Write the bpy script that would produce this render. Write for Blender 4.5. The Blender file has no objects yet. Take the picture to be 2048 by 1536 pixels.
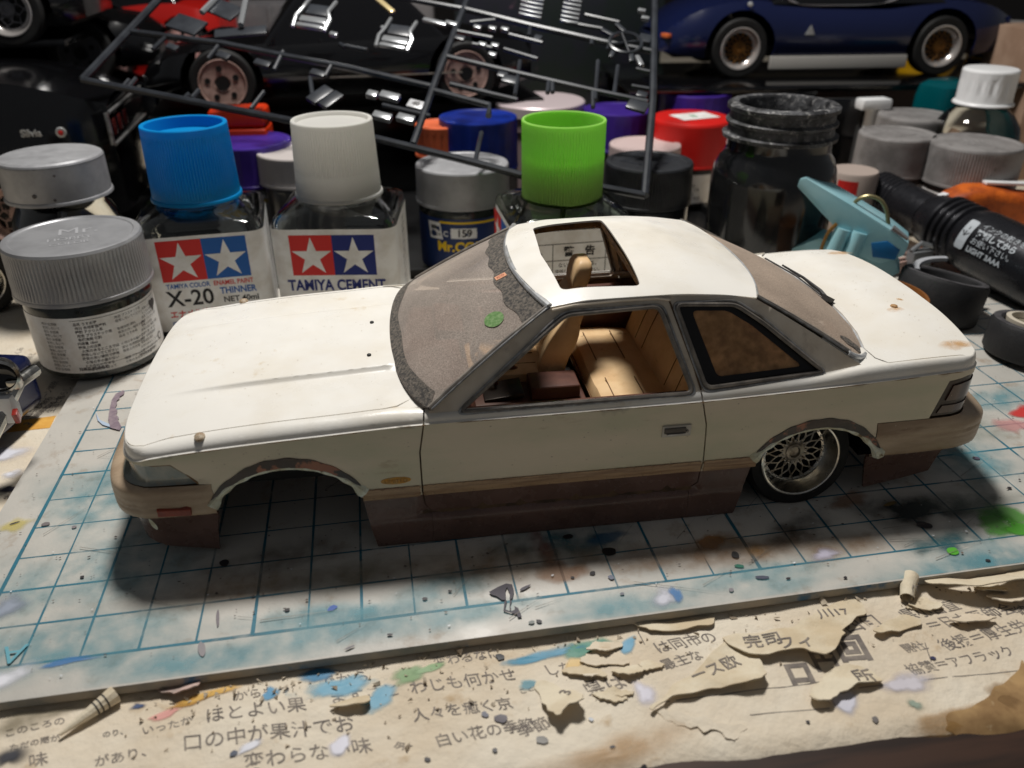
import bpy, bmesh, math, random
import numpy as np
from mathutils import Vector, Matrix, Euler
from mathutils.geometry import delaunay_2d_cdt
random.seed(7); rng = np.random.default_rng(7)
D = bpy.data; SC = bpy.context.scene
COL = SC.collection
SC.unit_settings.system = 'METRIC'; SC.unit_settings.scale_length = 0.01   # one unit = one centimetre

# ------------------------------------------------------------------ camera
CAM_POS = np.array([7.894, -11.452, 11.382])
CAM_R = np.array([[0.98489772, -0.17310683, -0.00324257],
                  [-0.08777658, -0.48308986, -0.87115983],
                  [0.14923726, 0.85828795, -0.49098883]])
FPX = 1622.48
cd = D.cameras.new('camera'); cam = D.objects.new('camera', cd); COL.objects.link(cam)
cd.sensor_width = 36.0; cd.lens = 36.0 * FPX / 2048
cd.clip_start = 0.1; cd.clip_end = 1000
mw = Matrix.Identity(4)
for i in range(3):
    mw[i][0] = CAM_R[0][i]; mw[i][1] = -CAM_R[1][i]; mw[i][2] = -CAM_R[2][i]; mw[i][3] = CAM_POS[i]
cam.matrix_world = mw
cd.dof.use_dof = True; cd.dof.focus_distance = 18.5; cd.dof.aperture_fstop = 0.2
SC.camera = cam

# ------------------------------------------------------------------ light
W = D.worlds.new('World'); SC.world = W; W.use_nodes = True
bg = W.node_tree.nodes['Background']
bg.inputs['Color'].default_value = (0.92, 0.95, 1.0, 1); bg.inputs['Strength'].default_value = 0.085

def lamp(name, loc, target, size, power, color):
    l = D.lights.new(name, 'AREA'); l.shape = 'DISK'; l.size = size; l.energy = power; l.color = color
    o = D.objects.new(name, l); COL.objects.link(o); o.location = loc
    o.rotation_euler = (Vector(target) - Vector(loc)).to_track_quat('-Z', 'Y').to_euler()
    return o
lamp('desk_lamp', (9.5, 21.0, 44.0), (11, 6, 0), 8.0, 23000.0, (1.0, 0.975, 0.935))
SC.view_settings.view_transform = 'Standard'; SC.view_settings.look = 'None'
SC.view_settings.exposure = 0.0; SC.view_settings.gamma = 1.0
try: SC.view_settings.use_curve_mapping = False
except Exception: pass
SC.cycles.use_denoising = True
SC.cycles.max_bounces = 10; SC.cycles.transparent_max_bounces = 16
SC.cycles.caustics_reflective = False; SC.cycles.caustics_refractive = False
SC.cycles.sample_clamp_indirect = 6.0

# ------------------------------------------------------------------ pixel of the photograph -> point in the room
def ray(u, v): return np.array([(u - 1024) / FPX, (v - 768) / FPX, 1.0]) @ CAM_R
def onz(u, v, z=0.0):
    d = ray(u, v); return CAM_POS + d * ((z - CAM_POS[2]) / d[2])
def ony(u, v, y):
    d = ray(u, v); return CAM_POS + d * ((y - CAM_POS[1]) / d[1])
def onp(u, v, P, n):
    d = ray(u, v); P = np.array(P, float); n = np.array(n, float)
    return CAM_POS + d * (np.dot(P - CAM_POS, n) / np.dot(d, n))
def px_per_cm(P): return FPX / float(CAM_R[2] @ (np.array(P, float) - CAM_POS))

# ------------------------------------------------------------------ materials
def lin(c): return tuple(((x / 12.92) if x <= 0.04045 else ((x + 0.055) / 1.055) ** 2.4) for x in c)
def rgb(r, g, b): return lin((r / 255, g / 255, b / 255))
MATS = {}
def M(name, col, rough=0.5, metal=0.0, spec=0.5, col2=None, vscale=2.0, vlo=0.42, vhi=0.62, bump=0.0, bscale=20.0,
      coat=0.0, trans=0.0, ior=1.45, alpha=1.0, transl=0.0, sss=0.0, stretch=None, rvar=0.0, col3=None, v3=6.0, lo3=0.58, hi3=0.7, emit=0.0):
    if name in MATS: return MATS[name]
    m = D.materials.new(name); m.use_nodes = True; nt = m.node_tree; N = nt.nodes; L = nt.links
    b = N['Principled BSDF']
    b.inputs['Base Color'].default_value = (*col, 1); b.inputs['Roughness'].default_value = rough
    b.inputs['Metallic'].default_value = metal; b.inputs['Specular IOR Level'].default_value = spec
    b.inputs['Coat Weight'].default_value = coat; b.inputs['Coat Roughness'].default_value = 0.12
    b.inputs['Transmission Weight'].default_value = trans; b.inputs['IOR'].default_value = ior
    b.inputs['Alpha'].default_value = alpha
    if sss:
        b.inputs['Subsurface Weight'].default_value = sss; b.inputs['Subsurface Radius'].default_value = (0.4, 0.3, 0.2)
    if emit:
        b.inputs['Emission Color'].default_value = (*col, 1); b.inputs['Emission Strength'].default_value = emit
    tc = N.new('ShaderNodeTexCoord'); vec = tc.outputs['Object']
    if stretch:
        mp = N.new('ShaderNodeMapping'); mp.inputs['Scale'].default_value = stretch
        L.new(vec, mp.inputs['Vector']); vec = mp.outputs['Vector']
    def noise(scale, detail=6, rough_=0.6):
        n = N.new('ShaderNodeTexNoise'); n.inputs['Scale'].default_value = scale
        n.inputs['Detail'].default_value = detail; n.inputs['Roughness'].default_value = rough_
        L.new(vec, n.inputs['Vector']); return n.outputs['Fac']
    def remap(f, lo, hi, a=0.0, z=1.0):
        r = N.new('ShaderNodeMapRange'); r.inputs['From Min'].default_value = lo; r.inputs['From Max'].default_value = hi
        r.inputs['To Min'].default_value = a; r.inputs['To Max'].default_value = z
        L.new(f, r.inputs['Value']); return r.outputs['Result']
    cur = None
    if col2 is not None:
        mx = N.new('ShaderNodeMix'); mx.data_type = 'RGBA'
        L.new(remap(noise(vscale), vlo, vhi), mx.inputs['Factor'])
        mx.inputs['A'].default_value = (*col, 1); mx.inputs['B'].default_value = (*col2, 1); cur = mx.outputs['Result']
    if col3 is not None:
        mx = N.new('ShaderNodeMix'); mx.data_type = 'RGBA'
        L.new(remap(noise(v3, 8, 0.65), lo3, hi3), mx.inputs['Factor'])
        if cur is None: mx.inputs['A'].default_value = (*col, 1)
        else: L.new(cur, mx.inputs['A'])
        mx.inputs['B'].default_value = (*col3, 1); cur = mx.outputs['Result']
    if cur is not None: L.new(cur, b.inputs['Base Color'])
    if rvar: L.new(remap(noise(vscale * 2.3), 0.35, 0.65, max(0.02, rough - rvar), min(1, rough + rvar)), b.inputs['Roughness'])
    if bump:
        bp = N.new('ShaderNodeBump'); bp.inputs['Strength'].default_value = 1.0; bp.inputs['Distance'].default_value = bump
        L.new(noise(bscale), bp.inputs['Height']); L.new(bp.outputs['Normal'], b.inputs['Normal'])
    if transl:
        t = N.new('ShaderNodeBsdfTranslucent'); t.inputs['Color'].default_value = (*col, 1)
        if cur is not None: L.new(cur, t.inputs['Color'])
        ms = N.new('ShaderNodeMixShader'); ms.inputs['Fac'].default_value = transl
        L.new(b.outputs['BSDF'], ms.inputs[1]); L.new(t.outputs['BSDF'], ms.inputs[2])
        L.new(ms.outputs['Shader'], N['Material Output'].inputs['Surface'])
    MATS[name] = m; return m

def pane(name, tint, haze_col, haze, gscale=60.0, gloss=0.12, amount=1.0, lo=0.35, hi=0.7, rough=0.25):
    """thin clear plastic or glass: see-through, a gloss that grows at grazing angles, and a grainy layer of dust or painted glow"""
    if name in MATS: return MATS[name]
    m = D.materials.new(name); m.use_nodes = True; nt = m.node_tree; N = nt.nodes; L = nt.links
    N.remove(N['Principled BSDF'])
    tr = N.new('ShaderNodeBsdfTransparent'); tr.inputs['Color'].default_value = (*tint, 1)
    gl = N.new('ShaderNodeBsdfGlossy'); gl.inputs['Roughness'].default_value = rough
    lw = N.new('ShaderNodeFresnel'); lw.inputs['IOR'].default_value = 1.45
    m1 = N.new('ShaderNodeMixShader'); L.new(lw.outputs['Fac'], m1.inputs['Fac'])
    L.new(tr.outputs['BSDF'], m1.inputs[1]); L.new(gl.outputs['BSDF'], m1.inputs[2])
    out = m1.outputs['Shader']
    if haze > 0:
        tc = N.new('ShaderNodeTexCoord'); n = N.new('ShaderNodeTexNoise'); n.inputs['Scale'].default_value = gscale
        n.inputs['Detail'].default_value = 3; L.new(tc.outputs['Object'], n.inputs['Vector'])
        n2 = N.new('ShaderNodeTexNoise'); n2.inputs['Scale'].default_value = 0.9; n2.inputs['Detail'].default_value = 4
        L.new(tc.outputs['Object'], n2.inputs['Vector'])
        r = N.new('ShaderNodeMapRange'); r.inputs['From Min'].default_value = lo; r.inputs['From Max'].default_value = hi
        r.inputs['To Min'].default_value = haze * 0.75; r.inputs['To Max'].default_value = min(1, haze * 1.3)
        L.new(n.outputs['Fac'], r.inputs['Value'])
        r2 = N.new('ShaderNodeMapRange'); r2.inputs['From Min'].default_value = 0.3; r2.inputs['From Max'].default_value = 0.7
        r2.inputs['To Min'].default_value = 0.78; r2.inputs['To Max'].default_value = 1.1
        L.new(n2.outputs['Fac'], r2.inputs['Value'])
        mu = N.new('ShaderNodeMath'); mu.operation = 'MULTIPLY'; mu.use_clamp = True
        L.new(r.outputs['Result'], mu.inputs[0]); L.new(r2.outputs['Result'], mu.inputs[1])
        df = N.new('ShaderNodeBsdfDiffuse'); 
        mc = N.new('ShaderNodeMix'); mc.data_type = 'RGBA'
        n3 = N.new('ShaderNodeTexNoise'); n3.inputs['Scale'].default_value = gscale * 0.8; n3.inputs['Detail'].default_value = 2
        L.new(tc.outputs['Object'], n3.inputs['Vector']); L.new(n3.outputs['Fac'], mc.inputs['Factor'])
        mc.inputs['A'].default_value = (*[x * 0.45 for x in haze_col], 1); mc.inputs['B'].default_value = (*[min(1, x * 1.5) for x in haze_col], 1)
        L.new(mc.outputs['Result'], df.inputs['Color'])
        m2 = N.new('ShaderNodeMixShader'); L.new(mu.outputs['Value'], m2.inputs['Fac'])
        L.new(out, m2.inputs[1]); L.new(df.outputs['BSDF'], m2.inputs[2]); out = m2.outputs['Shader']
    L.new(out, N['Material Output'].inputs['Surface'])
    MATS[name] = m; return m

def soft(name, col, rough=0.6, gain=1.0, nscale=3.0, hard=0.0):
    """thin paint whose cover comes from the mesh's own fade layer, broken up by noise: overspray and worn print"""
    if name in MATS: return MATS[name]
    m = D.materials.new(name); m.use_nodes = True; nt = m.node_tree; N = nt.nodes; L = nt.links
    b = N['Principled BSDF']; b.inputs['Base Color'].default_value = (*col, 1); b.inputs['Roughness'].default_value = rough
    at = N.new('ShaderNodeAttribute'); at.attribute_name = 'fade'
    tc = N.new('ShaderNodeTexCoord'); n = N.new('ShaderNodeTexNoise'); n.inputs['Scale'].default_value = nscale; n.inputs['Detail'].default_value = 7
    L.new(tc.outputs['Object'], n.inputs['Vector'])
    r = N.new('ShaderNodeMapRange'); r.inputs['From Min'].default_value = 0.3; r.inputs['From Max'].default_value = 0.62
    r.inputs['To Min'].default_value = 0.25; r.inputs['To Max'].default_value = 1.1
    L.new(n.outputs['Fac'], r.inputs['Value'])
    mu = N.new('ShaderNodeMath'); mu.operation = 'MULTIPLY'
    L.new(at.outputs['Fac'], mu.inputs[0]); L.new(r.outputs['Result'], mu.inputs[1])
    m2 = N.new('ShaderNodeMath'); m2.operation = 'MULTIPLY'; m2.use_clamp = True; m2.inputs[1].default_value = gain
    L.new(mu.outputs['Value'], m2.inputs[0]); L.new(m2.outputs['Value'], b.inputs['Alpha'])
    if hard:
        r.inputs['From Min'].default_value = 0.0; r.inputs['From Max'].default_value = 1.0; r.inputs['To Min'].default_value = -0.95; r.inputs['To Max'].default_value = 0.55
        r.clamp = False; mu.operation = 'ADD'; m2.inputs[1].default_value = hard
        m3 = N.new('ShaderNodeMath'); m3.operation = 'MULTIPLY'; m3.inputs[1].default_value = min(0.86, gain * 0.55)
        L.new(m2.outputs['Value'], m3.inputs[0]); L.new(m3.outputs['Value'], b.inputs['Alpha'])
    MATS[name] = m; return m

# ------------------------------------------------------------------ objects
def link(o, parent=None):
    COL.objects.link(o)
    if parent is not None: o.parent = parent
    return o
def mesh(name, verts, faces, m, parent=None, smooth=True, mats=None, fmat=None, sharp=None, kind=None, label=None):
    me = D.meshes.new(name); me.from_pydata([tuple(map(float, v)) for v in verts], [], [tuple(map(int, f)) for f in faces]); me.update()
    for mm in (mats or [m]): me.materials.append(mm)
    if fmat is not None: me.polygons.foreach_set('material_index', np.array(fmat, dtype=np.int32))
    if smooth: me.polygons.foreach_set('use_smooth', np.ones(len(me.polygons), bool))
    if smooth and sharp is not None: me.set_sharp_from_angle(angle=math.radians(sharp))
    o = D.objects.new(name, me); link(o, parent)
    if kind: o['kind'] = kind
    if label: o['label'] = label
    return o
def empty(name, loc=(0, 0, 0), rot=(0, 0, 0), label=None, cat=None, group=None, kind=None):
    o = D.objects.new(name, None); COL.objects.link(o); o.location = loc; o.rotation_euler = rot; o.empty_display_size = 0.5
    tag(o, label, cat, group, kind); return o
def tag(o, label=None, cat=None, group=None, kind=None):
    if label: o['label'] = label
    if cat: o['category'] = cat
    if group: o['group'] = group
    if kind: o['kind'] = kind
    return o
def copy_tree(o, parent=None):
    c = o.copy(); COL.objects.link(c)
    if parent is not None: c.parent = parent
    for ch in list(o.children): copy_tree(ch, c)
    return c

class MB:
    """collects shapes, then links them as one mesh"""
    def __init__(s): s.v = []; s.f = []; s.m = []
    def add(s, verts, faces, mi=0):
        n = len(s.v); s.v += [tuple(map(float, p)) for p in verts]; s.f += [tuple(int(i) + n for i in f) for f in faces]; s.m += [mi] * len(faces); return s
    def box(s, c, size, rot=None, mi=0, taper=1.0):
        x, y, z = [k / 2 for k in size]; P = []
        for dz in (-1, 1):
            k = taper if dz > 0 else 1.0
            P += [(-x * k, -y * k, dz * z), (x * k, -y * k, dz * z), (x * k, y * k, dz * z), (-x * k, y * k, dz * z)]
        R = Euler(rot).to_matrix() if rot is not None else Matrix.Identity(3)
        P = [R @ Vector(p) + Vector(c) for p in P]
        return s.add(P, [(3, 2, 1, 0), (4, 5, 6, 7), (0, 1, 5, 4), (1, 2, 6, 5), (2, 3, 7, 6), (3, 0, 4, 7)], mi)
    def lathe(s, prof, n=48, c=(0, 0, 0), mi=0, ribs=0, ribd=0.0, R=None, cap=True):
        """prof: (r, z) from the bottom up; ribs: number of flutes cut ribd deep where prof has a third value 1"""
        V = []; F = []; c = Vector(c); k = len(prof)
        for j, p in enumerate(prof):
            r, z = p[0], p[1]; fl = p[2] if len(p) > 2 else 0
            for i in range(n):
                a = 2 * math.pi * i / n
                rr = r - (ribd * fl * (1 if i % 3 == 0 else 0) if ribs else 0)
                q = Vector((rr * math.cos(a), rr * math.sin(a), z)); q = (R @ q if R is not None else q) + c; V.append(q)
        for j in range(k - 1):
            for i in range(n):
                a, b2 = j * n + i, j * n + (i + 1) % n; F.append((a, b2, b2 + n, a + n))
        if cap:
            if prof[0][0] > 1e-6: F.append(tuple(range(n - 1, -1, -1)))
            if prof[-1][0] > 1e-6: F.append(tuple(range((k - 1) * n, k * n)))
        return s.add(V, F, mi)
    def tube(s, pts, r, n=8, mi=0, closed=False, cap=True):
        pts = [Vector(p) for p in pts]; m = len(pts); V = []; F = []
        rs = r if hasattr(r, '__len__') else [r] * m
        up = Vector((0.123, 0.31, 0.94)).normalized(); prev = None
        for i, p in enumerate(pts):
            if closed: t = pts[(i + 1) % m] - pts[i - 1]
            else: t = pts[min(i + 1, m - 1)] - pts[max(i - 1, 0)]
            t.normalize()
            a = (prev - t * prev.dot(t)) if prev is not None else (up - t * up.dot(t))
            if a.length < 1e-4: a = t.orthogonal()
            a.normalize(); prev = a; b2 = t.cross(a)
            for k in range(n):
                th = 2 * math.pi * k / n; V.append(p + (a * math.cos(th) + b2 * math.sin(th)) * rs[i])
        for i in range(m if closed else m - 1):
            for k in range(n):
                i2 = (i + 1) % m; F.append((i * n + k, i * n + (k + 1) % n, i2 * n + (k + 1) % n, i2 * n + k))
        if cap and not closed:
            F.append(tuple(range(n - 1, -1, -1))); F.append(tuple(range((m - 1) * n, m * n)))
        return s.add(V, F, mi)
    def prism(s, outline, t, M4=None, mi=0):
        """2-D outline (x, y), extruded from z=0 to z=t, placed by M4"""
        n = len(outline); V = [(x, y, 0) for x, y in outline] + [(x, y, t) for x, y in outline]
        if M4 is not None: V = [M4 @ Vector(p) for p in V]
        F = [tuple(range(n - 1, -1, -1)), tuple(range(n, 2 * n))] + [(i, (i + 1) % n, n + (i + 1) % n, n + i) for i in range(n)]
        return s.add(V, F, mi)
    def build(s, name, m, parent=None, smooth=True, sharp=35, bevel=0.0, seg=2, mats=None, kind=None, label=None, sub=0):
        if bevel or sub:
            bm = bmesh.new(); me = D.meshes.new('t'); me.from_pydata(s.v, [], s.f); bm.from_mesh(me); D.meshes.remove(me)
            lay = s.m
            bm.faces.ensure_lookup_table()
            for f, k in zip(bm.faces, lay): f.material_index = k
            if bevel:
                es = [e for e in bm.edges if len(e.link_faces) == 2 and e.calc_face_angle(0) > math.radians(32)]
                bmesh.ops.bevel(bm, geom=es, offset=bevel, segments=seg, affect='EDGES', profile=0.6, clamp_overlap=True)
            me = D.meshes.new(name); bm.to_mesh(me); bm.free()
            for mm in (mats or [m]): me.materials.append(mm)
            if smooth:
                me.polygons.foreach_set('use_smooth', np.ones(len(me.polygons), bool)); me.set_sharp_from_angle(angle=math.radians(sharp))
            o = D.objects.new(name, me); link(o, parent)
            if sub:
                md = o.modifiers.new('sub', 'SUBSURF'); md.levels = sub; md.render_levels = sub
            if kind: o['kind'] = kind
            if label: o['label'] = label
            return o
        return mesh(name, s.v, s.f, m, parent, smooth, mats, s.m if mats else None, sharp, kind, label)

def pip(poly, x, y):
    c = False; n = len(poly); j = n - 1
    for i in range(n):
        xi, yi = poly[i]; xj, yj = poly[j]
        if (yi > y) != (yj > y) and x < (xj - xi) * (y - yi) / (yj - yi + 1e-30) + xi: c = not c
        j = i
    return c
def pip_np(poly, P):
    P = np.asarray(P); x = P[:, 0]; y = P[:, 1]; c = np.zeros(len(P), bool); q = np.asarray(poly); n = len(q); j = n - 1
    for i in range(n):
        xi, yi = q[i]; xj, yj = q[j]
        k = ((yi > y) != (yj > y)) & (x < (xj - xi) * (y - yi) / (yj - yi + 1e-30) + xi); c ^= k; j = i
    return c
def resample(poly, da, closed=True):
    out = []; n = len(poly)
    for i in range(n if closed else n - 1):
        a = np.array(poly[i], float); b = np.array(poly[(i + 1) % n], float); k = max(1, int(np.hypot(*(b - a)) / da))
        for q in range(k): out.append(tuple(a + (b - a) * q / k))
    if not closed: out.append(tuple(poly[-1]))
    return out
def catmull(pts, k=8, closed=False):
    P = np.array(pts, float); n = len(P); out = []
    for i in range(n if closed else n - 1):
        p0 = P[(i - 1) % n] if closed or i > 0 else 2 * P[0] - P[1]; p1 = P[i]; p2 = P[(i + 1) % n]
        p3 = P[(i + 2) % n] if closed or i + 2 < n else 2 * P[-1] - P[-2]
        for q in range(k):
            t = q / k; out.append(0.5 * ((2 * p1) + (-p0 + p2) * t + (2 * p0 - 5 * p1 + 4 * p2 - p3) * t * t + (-p0 + 3 * p1 - 3 * p2 + p3) * t ** 3))
    if not closed: out.append(P[-1])
    return [tuple(p) for p in out]
def cdt(outer, holes, sa, sb, db, lines=()):
    """triangles filling a 2-D outline with holes; interior points every (sa, sb); boundary points every db"""
    loops = [resample(outer, db)] + [resample(h, db) for h in holes]
    V = []; E = []
    for lp in loops:
        n0 = len(V); V += lp; E += [(n0 + i, n0 + (i + 1) % len(lp)) for i in range(len(lp))]
    for ln in lines:
        ln = resample(ln, db, False); ok = pip_np(loops[0], ln)
        for h in loops[1:]: ok &= ~pip_np(h, ln)
        for i in range(len(ln) - 1):
            if ok[i] and ok[i + 1]:
                if not (i and ok[i - 1]): V.append(ln[i])
                V.append(ln[i + 1]); E.append((len(V) - 2, len(V) - 1))
    q = np.array(loops[0]); a0, b0 = q.min(0); a1, b1 = q.max(0)
    ga = np.arange(a0 + sa * 0.5, a1, sa); gb = np.arange(b0 + sb * 0.5, b1, sb)
    G = np.array([(a + (sa * 0.5 if j % 2 else 0), b) for j, b in enumerate(gb) for a in ga]).reshape(-1, 2)
    if len(G):
        k = pip_np(loops[0], G)
        for h in loops[1:]: k &= ~pip_np(h, G)
        B = np.array([p for lp in loops for p in lp]); G = G[k]
        if len(G):
            keep = np.ones(len(G), bool)
            for p in B: keep &= (((G[:, 0] - p[0]) / sa) ** 2 + ((G[:, 1] - p[1]) / sb) ** 2) > 0.16
            V = V + [tuple(p) for p in G[keep]]
    r = delaunay_2d_cdt([Vector(p) for p in V], E, [], 0, 1e-7)
    VV = np.array([tuple(p) for p in r[0]]); T = [tuple(f) for f in r[2]]
    cen = np.array([VV[list(f)].mean(0) for f in T])
    k = pip_np(loops[0], cen)
    for h in loops[1:]: k &= ~pip_np(h, cen)
    return VV, [f for f, q in zip(T, k) if q]
def patch(name, outer, fn, m, parent, holes=(), sa=0.25, sb=0.12, db=0.1, thick=0.06, flip=False, mats=None, matfn=None, mirror=False, both=False, label=None, lines=()):
    """a panel: the 2-D outline carried onto a surface fn(a, b) -> (x, y, z); its edges turn in by thick"""
    VV, T = cdt(outer, list(holes), sa, sb, db, lines)
    def one(mir):
        P = np.array([fn(a, b) for a, b in VV], float); F = [f[::-1] if flip != mir else f for f in T]
        if mir: P[:, 1] *= -1
        n = len(P)
        e = {}
        for f in F:
            for i in range(3):
                k = (f[i], f[(i + 1) % 3]); e[k] = e.get(k, 0) + 1
        bd = [k for k in e if (k[1], k[0]) not in e]
        nr = np.zeros_like(P)
        Fa = np.array(F); fn_ = np.cross(P[Fa[:, 1]] - P[Fa[:, 0]], P[Fa[:, 2]] - P[Fa[:, 0]])
        for i in range(3): np.add.at(nr, Fa[:, i], fn_)
        nr /= np.linalg.norm(nr, axis=1)[:, None] + 1e-12
        fm = [matfn(*VV[list(f)].mean(0)) for f in T] if matfn else [0] * len(F)
        if thick:
            idx = sorted({i for k in bd for i in k}); mp = {i: n + q for q, i in enumerate(idx)}
            P = np.vstack([P, P[idx] - nr[idx] * thick])
            for a, b in bd:
                F.append((b, a, mp[a], mp[b])); fm.append(fm[0] if not matfn else matfn(*((VV[a] + VV[b]) / 2)))
        return P, F, fm
    out = []
    for mir in ([False, True] if both else [mirror]):
        P, F, fm = one(mir)
        out.append(mesh(name, P, F, m, parent, True, mats, fm if (mats and matfn) else None, 50, None, label))
    return out[0]

_dg = None
def text_mesh(s, size, align='CENTER', bold=0.0, shear=0.0, sx=1.0, extrude=0.0, res=3):
    cu = D.curves.new('t', 'FONT'); cu.body = s; cu.size = size; cu.align_x = align; cu.align_y = 'CENTER'; cu.offset = bold; cu.shear = shear
    cu.resolution_u = res; cu.extrude = extrude
    o = D.objects.new('t', cu); COL.objects.link(o); bpy.context.view_layer.update()
    dg = bpy.context.evaluated_depsgraph_get(); me = D.meshes.new_from_object(o.evaluated_get(dg))
    V = [Vector((v.co.x * sx, v.co.y, v.co.z)) for v in me.vertices]; F = [tuple(p.vertices) for p in me.polygons]
    D.objects.remove(o); D.curves.remove(cu); D.meshes.remove(me)
    return V, F
def text(name, items, m, parent, fn, kind=None, label=None):
    """items: (string, x, y, size, options) laid out on a flat sheet, then carried by fn(x, y, lift) -> point; one mesh for each string"""
    first = None
    for it in items:
        mb = MB(); t, x, y, size = it[:4]; op = it[4] if len(it) > 4 else {}
        rot = op.get('rot', 0.0); kw = {k: v for k, v in op.items() if k != 'rot'}
        V, F = text_mesh(t, size, **kw); c, sn = math.cos(rot), math.sin(rot)
        if not F: continue
        mb.add([fn(x + v.x * c - v.y * sn, y + v.x * sn + v.y * c, v.z) for v in V], F)
        o = mesh(name, mb.v, mb.f, m, parent, False, kind=kind, label=label); first = first or o
    return first
def shapes(name, polys, m, parent, fn, db=0.15, kind=None, label=None):
    """flat printed shapes (2-D outlines) carried by fn"""
    first = None
    for p in polys:
        VV, T = cdt(p, [], db * 2, db * 2, db); o = mesh(name, [fn(a, b, 0) for a, b in VV], T, m, parent, False, kind=kind, label=label); first = first or o
    return first
def rect(x0, y0, x1, y1): return [(x0, y0), (x1, y0), (x1, y1), (x0, y1)]
def star(cx, cy, r, k=0.382, rot=0.0):
    return [(cx + (r if i % 2 == 0 else r * k) * math.sin(rot + math.pi * i / 5), cy + (r if i % 2 == 0 else r * k) * math.cos(rot + math.pi * i / 5)) for i in range(10)]
def blob(cx, cy, rx, ry, rot=0.0, rough=0.25, n=22, seed=None):
    g = random.Random(seed if seed is not None else random.random())
    ph = [g.uniform(0, 6.28) for _ in range(5)]; am = [g.uniform(0.3, 1) / (k + 1.2) for k in range(5)]
    out = []
    for i in range(n):
        a = 2 * math.pi * i / n; r = 1 + rough * sum(am[k] * math.sin((k + 2) * a + ph[k]) for k in range(5))
        x, y = rx * r * math.cos(a), ry * r * math.sin(a)
        out.append((cx + x * math.cos(rot) - y * math.sin(rot), cy + x * math.sin(rot) + y * math.cos(rot)))
    return out
def smooth01(x): x = min(1.0, max(0.0, x)); return x * x * (3 - 2 * x)
def ip(x, pts):
    xs = [p[0] for p in pts]; ys = [p[1] for p in pts]
    return float(np.interp(x, xs, ys))
class Curve1:
    """smooth interpolation through (x, y) points"""
    def __init__(s, pts):
        s.x = np.array([p[0] for p in pts], float); s.y = np.array([p[1] for p in pts], float)
        h = np.diff(s.x); d = np.diff(s.y) / h; m = np.zeros(len(s.x)); m[0] = d[0]; m[-1] = d[-1]
        for i in range(1, len(d)): m[i] = 0 if d[i - 1] * d[i] <= 0 else 2 * d[i - 1] * d[i] / (d[i - 1] + d[i])
        s.m = m
    def __call__(s, x):
        x = min(max(x, s.x[0]), s.x[-1]); i = int(min(max(np.searchsorted(s.x, x) - 1, 0), len(s.x) - 2)); h = s.x[i + 1] - s.x[i]; t = (x - s.x[i]) / h
        return float((2 * t**3 - 3 * t * t + 1) * s.y[i] + (t**3 - 2 * t * t + t) * h * s.m[i] + (-2 * t**3 + 3 * t * t) * s.y[i + 1] + (t**3 - t * t) * h * s.m[i + 1])
# ------------------------------------------------------------------ setting: desk top under newspaper, dark room behind
DESK_Z = -0.30
m_wood = M('desk_wood', rgb(62, 40, 28), 0.55, col2=rgb(38, 24, 17), vscale=0.6, stretch=(0.3, 3, 3))
mb = MB(); mb.box((12, 40, DESK_Z - 2.06), (170, 90.0, 4.0)); desk = mb.build('desk', m_wood, bevel=0.5, kind='structure')
m_wall = M('wall_paint', rgb(58, 54, 52), 0.9, col2=rgb(40, 37, 36), vscale=0.05)
mb = MB(); mb.box((12, 92, 20), (240, 2, 90)); wall = mb.build('wall', m_wall, kind='structure')

# newspaper spread over the desk; it rolls down over the front edge
m_news = M('newsprint', rgb(228, 217, 198), 0.85, spec=0.2, col2=rgb(214, 198, 174), vscale=0.35, vlo=0.4, vhi=0.65, col3=rgb(190, 166, 134), v3=1.3, lo3=0.6, hi3=0.74, bump=0.07, bscale=2.6)
m_news2 = M('newsprint_pale', rgb(224, 212, 188), 0.85, spec=0.2, col2=rgb(206, 188, 158), vscale=0.8, bump=0.05, bscale=4.0)
m_ink = M('news_ink', rgb(112, 104, 98), 0.8, col2=rgb(142, 132, 122), vscale=3.0)
EDGE_A = onz(1374, 1536, DESK_Z - 0.3); EDGE_B = onz(2048, 1452, DESK_Z - 0.3)
def edge_y(x): return EDGE_A[1] - 0.5 + (x - EDGE_A[0]) * (EDGE_B[1] - EDGE_A[1]) / (EDGE_B[0] - EDGE_A[0])
def wrinkle(x, y):
    return 0.010 * math.sin(x * 8.3 + y * 5.1) * math.sin(x * 2.9 - y * 6.7) + 0.018 * math.sin(x * 1.7 + y * 0.6) + 0.014 * math.sin(x * 0.7 - y * 2.3 + 1) + 0.01 * math.sin(x * 3.9 + y * 3.1)
def news(x, y, lift=0.0):
    """point of the paper sheet; y below the desk's front edge runs down the rounded edge"""
    e = edge_y(x) + 0.75; w = wrinkle(x, y) * min(1, max(0, (4.0 - y) / 3)) * 0.9
    if y >= e: return (x, y, DESK_Z + 0.03 + w + lift)
    a = (e - y) / 0.75; r = 0.75 + lift
    if a < 1.45: return (x, e - r * math.sin(a), DESK_Z + 0.03 + w - 0.75 + r * math.cos(a))
    return (x, e - r * math.sin(1.45), DESK_Z + 0.03 - 0.75 + r * math.cos(1.45) - (a - 1.45) * 0.75)
xs = np.concatenate([np.linspace(-70, -8, 22), np.linspace(-7, 32, 157), np.linspace(34, 95, 20)])
ys = np.concatenate([np.linspace(-7.5, 2.5, 101), np.linspace(4, 84, 40)])
V = [news(x, y) for y in ys for x in xs]; nx_ = len(xs)
F = [(j * nx_ + i, j * nx_ + i + 1, (j + 1) * nx_ + i + 1, (j + 1) * nx_ + i) for j in range(len(ys) - 1) for i in range(nx_ - 1)]
newspaper = mesh('newspaper', V, F, m_news)
tag(newspaper, 'stained Japanese newspaper spread over the desk under the cutting mat', 'newspaper')

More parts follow.
